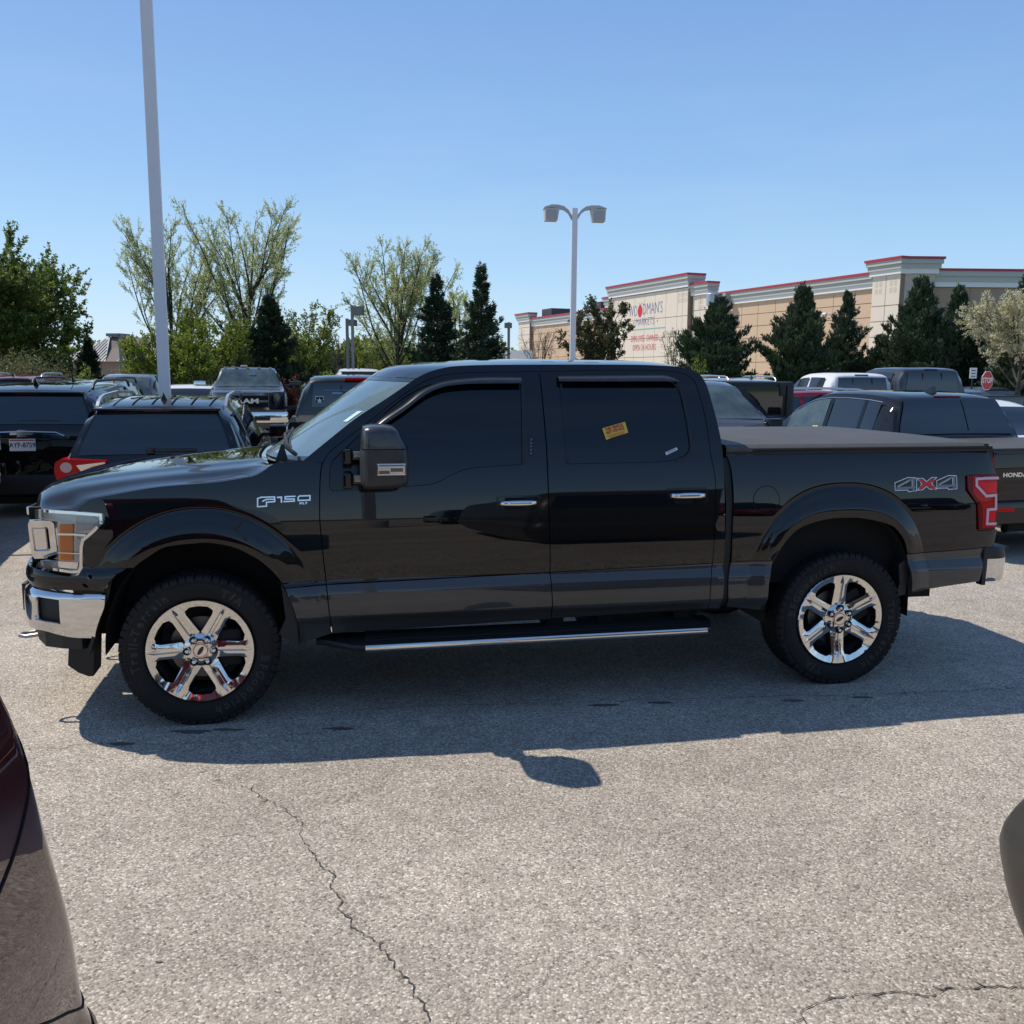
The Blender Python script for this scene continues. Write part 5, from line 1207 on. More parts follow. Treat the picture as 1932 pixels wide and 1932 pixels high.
MB().box(L-.13, L-.075, -.02, .40, 1.045, 1.075, .012).box(L-.13, L-.06, -.09, -.01, 1.03, 1.085, .015).build('rear_wiper', PLGLOSS, eq, smooth=40)
plate(eq, L-.015, .72)
# rear seat head rests and mirror seen faintly through the glass are left dark; roof ribs
for k in range(6):
    y = -.50+.20*k; MB().box(2.5, 4.05, y-.012, y+.012, 1.563, 1.577, .004).build('roof_rib', P_BLK, eq)
# --- black SUV with number plate at the left
loc, rz = place(40, 11.75, 1.0, 5.1)
ch, B = suv('large_suv', 'large black SUV with a white number plate and dark roof rails at the left edge', loc, rz, P_BLK, H=1.69, L=5.1, W=1.0, belt=1.15, rails=PLAST, rear_drop=.3, wipe=True, hood=1.12)
L = 5.1
for o in list(ch.children):
    if o.name.startswith('number_plate'): bpy.data.objects.remove(o)
plate(ch, L-.01, .93, 'AYF-8759')
V = [(L+.01, u*.135+.0, .0) for u in (0,)]
bow = [(-.125, .018), (-.045, .018), (-.045, .045), (.06, .045), (.045, .018), (.14, .018), (.125, -.018), (.045, -.018), (.045, -.045), (-.06, -.045), (-.045, -.018), (-.14, -.018)]
MB().prism([(y, z+1.075) for y, z in bow], 'x', L-.03, L+.012).build('tailgate_emblem', CHROMEB, ch)
MB().tube([(L+.006, -.50, 1.04), (L+.008, -.40, 1.085), (L+.01, 0, 1.10), (L+.008, .40, 1.085), (L+.006, .50, 1.04)], .010, 6).build('chrome_trim', CHROMEB, ch)
MB().tube([(3.9, .35, 1.66), (3.97, .35, 1.90)], .006, 5).build('whip_antenna', PLAST, ch)
# --- dark pickup cut by the left edge, with its tow mirror
loc, rz = (-7.17, 11.25, 0), AWAY
pk, B = pickup('parked_pickup', 'dark pickup cut off by the left edge of the photo, only its front corner showing', loc, rz, P_BLK, H=1.9, W=1.0, towm=True)
# --- blue-grey SUV beyond, then grey minivan, red SUV
loc, rz = place(120, 15.6, 1.0, 4.8)
suv('parked_suv', 'blue-grey SUV with black roof rails between the large black SUV and the grey van', loc, rz, P_NAVY, H=1.70, L=4.8, W=.94, rails=PLAST)
loc, rz = place(214, 25, 1.0, 5.1, True)
suv('parked_minivan', 'warm grey minivan facing the camera just left of the tall near lamp post', loc, rz, P_LGREY, H=1.79, L=5.1, W=.98, glass=GLB, hood=1.06, cat='minivan')
loc, rz = place(8, 22, 1.0, 4.7)
suv('parked_suv', 'red SUV at the far left behind the large black SUV', loc, rz, P_RED, H=1.76, L=4.7, rails=SATIN)
loc, rz = place(344, 24, 1.0, 4.6)
sedan('parked_car', 'small white car with just its roof showing right of the near lamp post', loc, rz, P_WHT, H=1.52, L=4.6)
# --- heavy pickup with chrome grille
loc, rz = place(466, 24.2, 1.1, 6.3, True); rz = rz+.06
ram, B = pickup('heavy_duty_pickup', 'grey heavy duty pickup facing the camera with wide chrome grille, roof lights and tow mirrors', loc, rz, P_GREY, H=2.0, L=6.2, W=1.02, belt=1.38, hood=1.38, glass=GLB, wh=1.2, chrome=True)
for o in list(ram.children):
    if o.name.startswith(('side_mirror', 'grille', 'headlight', 'front_bumper')):
        for k in list(o.children): bpy.data.objects.remove(k)
        bpy.data.objects.remove(o)
rbox('front_bumper', ram, -.16, .10, -1.0, 1.0, .56, .86, .06, CHROME)
MB().prism([(-.84, .90), (.84, .90), (.90, 1.05), (.86, 1.34), (-.86, 1.34), (-.90, 1.05)], 'x', -.10, .05).build('grille_surround', CHROME, ram)
gr = MB().prism([(-.68, .96), (.68, .96), (.72, 1.08), (.70, 1.27), (-.70, 1.27), (-.72, 1.08)], 'x', -.125, -.05).build('grille', PLGLOSS, ram)
MB().box(-.135, -.11, -.66, -.28, 1.10, 1.14, .004).box(-.135, -.11, .28, .66, 1.10, 1.14, .004).build('grille_bar', CHROME, gr)
V, Fc = fontmesh('RAM', .16, 0, sx=1.7, bold=.006); mk('grille_letters', [(-.138, -u, 1.12+v) for u, v, _ in V], Fc, pbr('badge_cream', (.75, .73, .66), .25, .5), gr)
for sg in (-1, 1):
    ya, yb = sorted((sg*.78, sg*.985)); MB().box(-.06, .2, ya, yb, 1.08, 1.27, .04).build('headlight', pbr('smoked_headlight', (.16, .17, .18), .08, .5, coat=1), ram, smooth=40)
    ya, yb = sorted((sg*1.10, sg*1.42)); m_ = MB().box(1.60, 1.72, ya, yb, 1.42, 1.62, .04).build('side_mirror', CHROMEB if sg > 0 else PLGLOSS, ram, smooth=40)
    ya, yb = sorted((sg*.95, sg*1.15)); MB().box(1.64, 1.69, ya, yb, 1.46, 1.52, .01).build('mirror_arm', PLAST, m_)
rbox('lower_grille', ram, -.165, -.12, -.55, .55, .62, .74, .02, PLGLOSS)
for k in range(5): rbox('clearance_light', ram, 2.05, 2.13, -.60+.30*k-.04, -.60+.30*k+.04, 1.955, 1.995, .012, pbr('amber_marker', (.45, .30, .18), .3))
rbox('roof_beacon', ram, 2.3, 2.5, .02, .20, 2.0, 2.05, .02, pbr('pale_beacon', (.6, .55, .45), .4))
plate(ram, -.17, .70, None, sgn=-1)
MB().box(1.78, 1.80, -.20, -.02, 1.72, 1.84).build('windshield_tag', pbr('tag_green', (.25, .42, .36), .5), ram)
# --- dark green-black pickup seen from behind
loc, rz = place(676, 13.6, 1.4, 3.7); 
dp, B = pickup('parked_pickup', 'green-black pickup seen from behind with a star sticker on its rear window', loc, rz, P_GREEN, H=1.82, L=5.7, W=.98, cabr=3.62, belt=1.22, towm=True, bed=1.25)
rbox('brake_light', dp, 3.56, 3.63, -.20, .20, 1.740, 1.785, .006, REDL)
s_ = MB().box(3.665, 3.675, -.62, -.50, 1.36, 1.52, .004).build('window_sticker', pbr('sticker_white', (.55, .56, .56), .5), dp)
st_ = [(.045*math.cos(PI/2+k*PI/5)*(1 if k % 2 == 0 else .42), .045*math.sin(PI/2+k*PI/5)*(1 if k % 2 == 0 else .42)) for k in range(10)]
MB().box(3.674, 3.678, -.607, -.513, 1.40, 1.507).build('sticker_field', DARK, s_)
MB().prism([(-.56+a, 1.455+b_) for a, b_ in st_], 'x', 3.676, 3.681).build('sticker_star', WHITE, s_)
MB().box(3.665, 3.672, -.50, -.10, 1.60, 1.606).box(3.665, 3.672, -.38, -.24, 1.55, 1.575).build('window_decal', pbr('pale_blue_print', (.30, .42, .55), .5), dp)
# white van roof behind it
loc, rz = place(678, 33, 1.4, 5.5)
suv('parked_van', 'white van whose roof shows above the green-black pickup', loc, rz, P_WHT, H=2.02, L=5.5, W=1.0, belt=1.3, cat='van', wipe=False, quarter=False, hood=1.2)
# --- right side
loc, rz = place(1412, 12.8, 1.0, 5.2, True)
pl, B = suv('parked_suv', 'plum coloured SUV facing the camera right behind the cab, with black door mirrors', loc, rz, P_PLUM, H=1.775, L=5.1, W=1.0, belt=1.13, glass=GLB, hood=1.12, msz=(.15, .30, .23))
for o in pl.children:
    if o.name.startswith('side_mirror'): o.location.z -= .13
MB().box(1.62, 1.64, .48, .60, 1.58, 1.66).build('windshield_tag', pbr('tag_green', (.25, .42, .36), .5), pl)
t = thing('boxy_offroader', 'matt black boxy off-roader with a flat hard top behind the plum SUV', 'SUV', *place(1415, 15.2, 1.2, 4.4))
MB().box(2.0, 4.35, -.78, .78, 1.14, 1.755, .06).build('hard_top', pbr('hard_top_grain', (.012, .013, .014), .6), t, smooth=40)
MB().box(0.6, 4.4, -.80, .80, .50, 1.14, .05).build('body', P_BLK, t, smooth=40)
rwm = MB().box(4.352, 4.362, -.56, .56, 1.22, 1.66, .004).build('rear_window', GL, t)
MB().box(4.35, 4.385, -.60, -.50, 1.52, 1.72, .01).box(4.35, 4.385, .50, .60, 1.52, 1.72, .01).build('window_hinge', PLAST, t)
MB().box(4.36, 4.368, .62, .64, 1.2, 1.7).build('door_gap', DARK, t)
for sg in (-1, 1):
    a, b_ = sorted((sg*.785, sg*.79)); MB().box(2.15, 3.0, a, b_, 1.22, 1.68, .002).box(3.15, 4.2, a, b_, 1.22, 1.68, .002).build('side_window', GL, t)
wheels_for(t, (1.0, 3.6), .92, 1.15)
for i, (px, Y, H_, lb) in enumerate(((1440, 23, 1.79, 'silver SUV roof with rails seen above the boxy black off-roader'), (1335, 27, 1.80, 'pale silver SUV farther back, its roof rail just clearing the cab corner'))):
    loc, rz = place(px, Y, 1.0, 4.7); suv('parked_suv', lb, loc, rz, P_SIL, H=H_, L=4.7, rails=SATIN, group=None)
suv('parked_suv', 'bright red crossover standing side on between the boxy off-roader and the white pickup', (X_at(1792, 20.4, 1.2), 20.4, 0), PI-.04, P_RED, H=1.54, L=4.5, W=.90, belt=.96, glass=GL, rails=SATIN, hood=.95)
loc, rz = place(1622, 22.5, 1.2, 3.6)
pickup('parked_pickup', 'white crew cab pickup seen from behind right of the store trees', loc, rz, P_WHT, H=1.93, L=5.6, W=.98, belt=1.27, cabr=3.6)
loc, rz = place(1752, 22.6, 1.2, 3.6)
pickup('parked_pickup', 'slate grey pickup with bed cover seen from behind, taller than the white one beside it', loc, rz, P_GREY, H=2.07, L=5.7, W=1.02, belt=1.35, bed=1.42, cabr=3.6, cover=PLAST)
# --- the near black mid-size pickup with the tailgate lettering
t = thing('midsize_pickup', 'black mid-size pickup with bed cover and raised tailgate letters at the right edge', 'pickup truck'); rd_ = AWAY+.085
Lr = 5.3; Wr = .985
nearc = Vector((X_at(1858, 9.35, 1.0), 9.35, 0)); dx_ = Vector((math.cos(rd_), math.sin(rd_), 0)); dy_ = Vector((-math.sin(rd_), math.cos(rd_), 0))
t.location = nearc-dx_*Lr+dy_*(Wr-.01); t.rotation_euler = (0, 0, rd_)
st = [(0, .70, .64, Wr-.30), (.03, .84, .78, Wr-.18), (.15, 1.0, .94, Wr-.08), (.5, 1.07, 1.0, Wr-.03), (1.0, 1.12, 1.05, Wr), (1.25, 1.16, 1.06, Wr), (1.60, 1.42, 1.08, Wr), (1.98, 1.60, 1.09, Wr), (2.35, 1.665, 1.10, Wr), (2.8, 1.672, 1.11, Wr), (3.25, 1.655, 1.12, Wr), (3.50, 1.625, 1.13, Wr-.005), (3.62, 1.575, 1.13, Wr-.01), (3.74, 1.30, 1.13, Wr-.015), (3.80, 1.16, 1.08, Wr-.02), (3.86, 1.13, 1.04, Wr-.02)]
B = Body(st, .19, .35); loft_body(B, 'cab', P_BLK, t)
GLR = thinglass('front_side_glass', (.35, .42, .42))
side_windows(B, t, [(1.62, 2.42)], GLB); side_windows(B, t, [(2.52, 3.12), (3.17, 3.42)], GL)
for sg in (-1, 1):
    for xq in (2.47, 3.145): 
        ua = B.ux(xq); patch('window_pillar', lambda a, b: B.gh(B.ux(xq-.03+.06*a), .02+.96*b, .007, sg), 2, 4, PLGLOSS, t)
    y_ = MB()
top_glass('windshield', B, t, B.U[5]+.02, B.U[7]-.02, .97, GLB)
rw = top_glass('rear_window', B, t, B.U[12]-.02, B.U[14]-.02, .99, GL, .010)
patch('window_divider', lambda a, b: B.top(B.U[12]+.02+(B.U[14]-B.U[12]-.08)*a, .20+.012*b, .014), 6, 1, DARK, rw)
rbox('brake_light', t, 3.55, 3.60, -.18, .18, 1.606, 1.622, .004, REDD)
mk('roof_antenna', [(3.12, 0, 1.655), (3.36, -.04, 1.645), (3.36, .04, 1.645), (3.30, 0, 1.725), (3.355, 0, 1.735)], [(0, 3, 1), (0, 2, 3), (3, 4, 1), (3, 2, 4), (1, 4, 2)], PLGLOSS, t)
V = []; Fc = []
for x in (3.88, 3.94, Lr-.16, Lr-.06, Lr-.015):
    w_ = Wr-(.0 if x < Lr-.1 else (.012 if x < Lr-.03 else .05)); pr_ = [(w_-.14, .36), (w_-.04, .44), (w_, .66), (w_-.003, .90), (w_-.02, 1.03), (w_-.05, 1.10), (w_-.10, 1.115)]
    V += [(x, -y, z) for y, z in pr_]+[(x, y, z) for y, z in pr_[::-1]]
for i in range(4):
    for k in range(14): Fc.append((i*14+k, (i+1)*14+k, (i+1)*14+(k+1) % 14, i*14+(k+1) % 14))
Fc += [tuple(range(14)), tuple(range(56, 70))[::-1]]; mk('bed', V, Fc, P_BLK, t, smooth=40)
MB().box(3.86, Lr-.04, -Wr+.07, Wr-.07, 1.10, 1.135, .012).build('bed_cover', VINYL, t)
tg = rbox('tailgate', t, Lr-.04, Lr, -Wr+.11, Wr-.11, .56, 1.11, .02, P_BLK)
MB().box(Lr-.02, Lr+.012, -Wr+.12, Wr-.12, 1.075, 1.10, .006).build('tailgate_lip', PLGLOSS, tg)
for txt, yy, zz, sz, bd_, mt, sx in (('HONDA', -.60, .865, .060, .002, BADGE, 1.35), ('RIDGELINE', .12, .985, .125, .004, pbr('dark_letter', (.02, .02, .021), .3), 1.15)):
    V, Fc = fontmesh(txt, sz, 0, sx=sx, bold=bd_); mk('tailgate_letters', [(Lr+.003+.002, u+yy, v+zz) for u, v, _ in V], Fc, mt, tg)
for sg in (-1, 1):
    a, b_ = sorted((sg*(Wr-.13), sg*(Wr+.002))); MB().box(Lr-.14, Lr+.006, a, b_, .72, 1.06, .02).build('tail_light', REDD, t, smooth=40)
    a, b_ = sorted((sg*(Wr-.36), sg*(Wr-.12))); MB().box(Lr+.035, Lr+.06, a, b_, .50, .545, .006).build('reflector', REDL, t, smooth=40)
rbox('rear_bumper', t, Lr-.10, Lr+.05, -Wr+.01, Wr-.01, .36, .60, .035, P_BLK)
MB().tube([(Lr-.4, -Wr+.26, .33), (Lr+.05, -Wr+.26, .33)], .048, 16, cap=False).build('exhaust_pipe', CHROME, t, smooth=60)
MB().lathe([(0, 0), (.044, 0)], 16, 'x', (Lr-.02, -Wr+.26, .33)).build('exhaust_bore', DARK, t)
wheels_for(t, (1.0, Lr-1.0), Wr, 1.08); arches(B, t, (1.0,), 1.08)
for sg in (-1, 1):
    K = 18; V = [(Lr-1.0+.42*math.cos(PI*k/K), sg*(Wr+.004), .37+.40*math.sin(PI*k/K)) for k in range(K+1)]; mk('wheel_arch', V, [tuple(range(K+1))], DARK, t)
mirrors(t, 1.55, Wr, 1.10, PLGLOSS, (.11, .24, .17)); MB().box(.3, Lr-.2, -Wr+.2, Wr-.2, .24, .42).build('underbody', UNDER, t)
ua = B.ux(2.28); pn = patch('yellow_tag', lambda a, b: B.gh(B.ux(2.22+.12*a), .02+.20*b, .012, -1), 1, 1, YEL, t)
for sg in (-1, 1):
    MB().tube([tuple(B.gh(B.ux(x), .985, .006, sg)) for x in (1.66, 1.9, 2.1, 2.4, 2.8, 3.2, 3.44)], .007, 5).build('window_trim', CHROMEB, t)
# --- others on the right
loc, rz = place(1975, 12.4, 1.0, 4.6)
sedan('parked_car', 'white car at the right edge beyond the black mid-size pickup', loc, rz, P_WHT, H=1.53, L=4.6, glass=GLB)
loc, rz = place(1880, 29, .9, 4.8)
sedan('parked_car', 'dark grey sedan with red tail lamp beside the stop sign', loc, rz, P_GREY, H=1.46)
loc, rz = place(1925, 35, .9, 4.8); sedan('parked_car', 'blue sedan at the right edge farther than the dark grey sedan', loc, rz, P_NAVY, H=1.48)
loc, rz = place(1812, 40, .9, 4.5); sedan('parked_car', 'red hatchback far back between the slate pickup and the stop sign', loc, rz, P_RED, H=1.46, L=4.5)
# --- the two cars the photographer stands between
def near_corner(name, label, table, sg, pm, length=4.4, width=1.75):
    """a whole rounded car tail built from level outlines; table = [(z, corner x, corner y)]; sg=+1: the corner shown is its right one"""
    t = thing(name, label, 'SUV', (0, 0, 0), 0)
    fx_ = pchip([a[0] for a in table], [a[1] for a in table]); fy_ = pchip([a[0] for a in table], [a[2] for a in table])
    e1 = Vector((-.98*sg, -.197*sg, 0)); e2 = Vector((.197, -.98, 0))          # along the tail, along the side
    def P(z, s, d=0.0):
        K = Vector((fx_(z), fy_(z), z)); r = .17
        if s < -r: return K+e1*(-s)+Vector((0, 0, 0))-e2*d
        if s > r: return K+e2*s-e1*d
        a = (s+r)/(2*r)*PI/2; c = K+e1*r+e2*r
        rr_ = r+d; return c-e2*rr_*math.cos(a)-e1*rr_*math.sin(a)
    ss = [-width, -1.2, -.8, -.5, -.35, -.25]+[-.17+.34*i/12 for i in range(13)]+[.25, .4, .7, 1.2, 2.0, 3.0, length]; zs = [table[0][0]+(table[-1][0]-table[0][0])*i/40 for i in range(41)]
    V = [tuple(P(z, s)) for z in zs for s in ss]; n = len(ss)
    Fc = [(i*n+k, i*n+k+1, (i+1)*n+k+1, (i+1)*n+k) for i in range(40) for k in range(n-1)]
    far = Vector(V[-n])+(e2*length); n0 = len(V); V += [tuple(P(z, -width)+e2*length) for z in zs]
    for i in range(40): Fc += [(n0+i, n0+i+1, (i+1)*n, i*n), (i*n+n-1, (i+1)*n+n-1, n0+i+1, n0+i)]
    Fc += [tuple(range(40*n, 41*n))+(n0+40,), tuple(range(0, n))[::-1]+(n0,)]
    mk('body', V, Fc, pm, t, smooth=50)
    return t, P
def npatch(name, P, z0, z1, s0, s1, d, mat, par, nu=8, nv=8):
    return patch(name, lambda a, b: tuple(P(z0+(z1-z0)*a, s0+(s1-s0)*b, d)), nu, nv, mat, par)
def nline(name, P, pts, r, mat, par, d=.001):
    f, _ = curve3(pts); return MB().tube([P(*f(i/24)[:2], d) for i in range(25)], r, 5).build(name, mat, par, smooth=60)
t_, P_ = near_corner('near_suv', 'deep maroon SUV, only its rounded rear corner showing at the lower left edge', [(.20, -1.04, 1.90), (.30, -.96, 1.95), (.43, -.915, 1.965), (.51, -.935, 1.955), (.66, -.945, 1.95), (.88, -.985, 1.95), (1.15, -1.035, 1.94), (1.35, -1.12, 1.90), (1.55, -1.22, 1.82), (1.68, -1.35, 1.66), (1.74, -1.55, 1.45)], 1, P_MAR)
tl2 = npatch('tail_light', P_, .93, 1.12, -.42, .015, .004, REDL, t_, 10, 16); npatch('lamp_lens', P_, .955, 1.00, -.38, -.05, .008, pbr('pale_pink_lens', (.55, .30, .28), .15, coat=.5), tl2, 4, 10)
npatch('bumper_lens', P_, .36, .445, -.10, .13, .006, pbr('dark_lens', (.01, .008, .012), .05, coat=1.0), t_, 6, 10)
nline('bumper_seam', P_, [(.90, -.55), (.74, -.22), (.60, -.02), (.52, .03), (.505, .10), (.58, .26), (.72, .50)], .0035, DARK, t_)
nline('seam', P_, [(1.60, -.10), (1.35, -.02), (1.13, .03), (.95, .30), (.90, .60)], .003, DARK, t_)
npatch('rear_window', P_, 1.22, 1.58, -1.5, -.16, .004, GL, t_, 8, 12)
t_, P_ = near_corner('near_suv', 'dark grey SUV, only its rear bumper corner showing at the lower right edge', [(.22, 1.42, 2.30), (.36, 1.335, 2.36), (.47, 1.29, 2.38), (.56, 1.265, 2.385), (.64, 1.25, 2.385), (.69, 1.262, 2.38), (.755, 1.295, 2.36), (.84, 1.305, 2.35), (.94, 1.305, 2.34), (1.2, 1.34, 2.31), (1.5, 1.45, 2.2), (1.68, 1.62, 2.0), (1.74, 1.8, 1.8)], -1, pbr('dark_bumper_plastic', (.045, .042, .038), .38, spec=.5))
t_.children[0].data.flip_normals()
npatch('rear_window', P_, 1.22, 1.56, -1.5, -.16, .004, GL, t_, 8, 12)
# --- behind the photographer: what the big pickup's side reflects
def loc_truck(x, y): return (TX+cy*x-sy*y, TY+sy*x+cy*y, 0)
for (x, y, fn, lb, pm) in ((3.7, -12.6, suv, 'black SUV parked behind the photographer, reflected in the rear door', P_BLK), (-2.4, -14.8, suv, 'silver SUV parked behind the photographer, reflected in the front fender', P_SIL), (9.4, -12.4, suv, 'red SUV parked behind the photographer, reflected in the rear of the bed', P_RED), (6.5, -12.8, pickup, 'grey pickup parked behind the photographer, reflected near the cab gap', P_LGREY), (-5.2, -14.6, suv, 'navy SUV parked behind the photographer, reflected near the headlight', P_NAVY),
        (12.2, -12.6, pickup, 'black pickup parked behind the photographer, reflected beside the tail light', P_BLK), (15.0, -12.6, suv, 'grey SUV parked behind the photographer, farthest right in its row', P_GREY), (-8.1, -14.6, suv, 'black SUV parked behind the photographer, farthest left in its row', P_BLK)):
    fn('parked_suv' if fn is suv else 'parked_pickup', lb, loc_truck(x, y), YAW-PI/2-.0, pm)
lampb = thing('lamp_post', 'grey lamp post on a concrete drum behind the photographer, reflected in the front door', 'lamp post', loc_truck(1.35, -11.5))
MB().lathe([(0, .82), (.30, .82), (.33, .78), (.33, 0)], 28, 'z').build('concrete_base', pbr('concrete', (.36, .34, .30), .9), lampb, smooth=40)
MB().box(-.10, .10, -.10, .10, .82, 8.5, .008).build('post', pbr('post_paint', (.30, .31, .36), .45), lampb)
# ================================================================== trees
def leafmat(name, cols, rough=.55, tr=.35):
    if name in MATS: return MATS[name]
    m_ = bpy.data.materials.new(name); m_.use_nodes = True; t = m_.node_tree; b = t.nodes['Principled BSDF']
    g = t.nodes.new('ShaderNodeNewGeometry'); r = t.nodes.new('ShaderNodeValToRGB'); cr = r.color_ramp
    while len(cr.elements) < len(cols): cr.elements.new(.5)
    for i, (e, c) in enumerate(zip(cr.elements, cols)): e.position = i/(len(cols)-1); e.color = (*c, 1)
    t.links.new(g.outputs['Random Per Island'], r.inputs[0]); t.links.new(r.outputs[0], b.inputs['Base Color'])
    b.inputs['Roughness'].default_value = rough; b.inputs['Specular IOR Level'].default_value = .3
    tl_ = t.nodes.new('ShaderNodeBsdfTranslucent'); t.links.new(r.outputs[0], tl_.inputs[0]); mx = t.nodes.new('ShaderNodeMixShader'); mx.inputs[0].default_value = tr
    o = t.nodes['Material Output']; t.links.new(b.outputs[0], mx.inputs[1]); t.links.new(tl_.outputs[0], mx.inputs[2]); t.links.new(mx.outputs[0], o.inputs[0])
    MATS[name] = m_; return m_
BARK = pbr('bark', (.055, .045, .038), .9, noise=(14, .6, (.10, .085, .07)))
BARKG = pbr('grey_bark', (.10, .09, .08), .9, noise=(14, .6, (.05, .045, .04)))
L_SPRING = leafmat('spring_leaves', [(.34, .40, .16), (.46, .52, .22), (.56, .60, .30), (.40, .41, .22)], tr=.6)
L_MAPLE = leafmat('maple_leaves', [(.08, .13, .03), (.13, .19, .045), (.20, .26, .06), (.27, .29, .09)], tr=.55)
L_YELLOW = leafmat('yellow_green_leaves', [(.12, .16, .025), (.18, .23, .035), (.24, .29, .05)], tr=.5)
L_SPRUCE = leafmat('spruce_needles', [(.026, .045, .024), (.040, .066, .034), (.058, .088, .044)], tr=.12)
L_PINE = leafmat('pine_needles', [(.035, .060, .036), (.055, .085, .045), (.080, .115, .055), (.11, .14, .07)], tr=.15)
L_OLIVE = leafmat('bronze_leaves', [(.08, .09, .036), (.12, .12, .05), (.16, .13, .065), (.09, .11, .04)], tr=.3)
L_BLOSSOM = leafmat('white_blossom', [(.62, .56, .38), (.72, .66, .48), (.78, .73, .58), (.32, .34, .12), (.48, .46, .24)], tr=.45)
L_RED = leafmat('red_leaves', [(.10, .028, .022), (.14, .04, .03), (.08, .03, .02)], tr=.3)
L_BROWNG = leafmat('olive_bush_leaves', [(.11, .12, .045), (.16, .16, .07), (.20, .19, .09)], tr=.35)
def leafquads(P, D, size, rng, aspect=1.6, jit=1.0):
    """leaf-shaped quads (diamonds) at points P, roughly along directions D"""
    n = len(P); D = D+rng.normal(0, jit, (n, 3)); D /= np.linalg.norm(D, axis=1)[:, None]+1e-9
    R = rng.normal(0, 1, (n, 3)); S = np.cross(D, R); S /= np.linalg.norm(S, axis=1)[:, None]+1e-9
    L = size*rng.uniform(.6, 1.3, n)[:, None]; W = L/aspect
    a = P; b = P+D*L*.5+S*W*.5; c = P+D*L; d = P+D*L*.5-S*W*.5
    V = np.stack([a, b, c, d], 1).reshape(-1, 3); Q = np.arange(4*n).reshape(n, 4); return V, Q
class Tubes:
    def __init__(s): s.V = []; s.Q = []; s.n = 0
    def add(s, pts, radii, k=4):
        pts = np.asarray(pts, float); m_ = len(pts); t = np.gradient(pts, axis=0); t /= np.linalg.norm(t, axis=1)[:, None]+1e-9
        ref = np.where(np.abs(t[:, 2:3]) < .9, np.array([[0, 0, 1.]]), np.array([[1., 0, 0]])); a = np.cross(t, ref); a /= np.linalg.norm(a, axis=1)[:, None]+1e-9; b = np.cross(t, a)
        an = np.arange(k)*2*PI/k; r = np.asarray(radii)[:, None, None]
        V = pts[:, None, :]+r*(np.cos(an)[None, :, None]*a[:, None, :]+np.sin(an)[None, :, None]*b[:, None, :])
        i = np.arange(m_-1)[:, None]*k; j = np.arange(k)[None, :]; j2 = (j+1) % k
        Q = np.stack([i+j, i+j2, i+k+j2, i+k+j], 2).reshape(-1, 4)+s.n
        s.V.append(V.reshape(-1, 3)); s.Q.append(Q); s.n += m_*k
    def build(s, name, mat, par): return fastmesh(name, np.vstack(s.V), np.vstack(s.Q), mat, par, smooth=True)
def wander(p0, d, L, n, rng, curl=.12, up=0.0):
    pts = [np.array(p0, float)]; d = np.array(d, float); d /= np.linalg.norm(d)
    for i in range(n):
        d = d+rng.normal(0, curl, 3)+np.array([0, 0, up]); d /= np.linalg.norm(d); pts.append(pts[-1]+d*L/n)
    return np.array(pts)
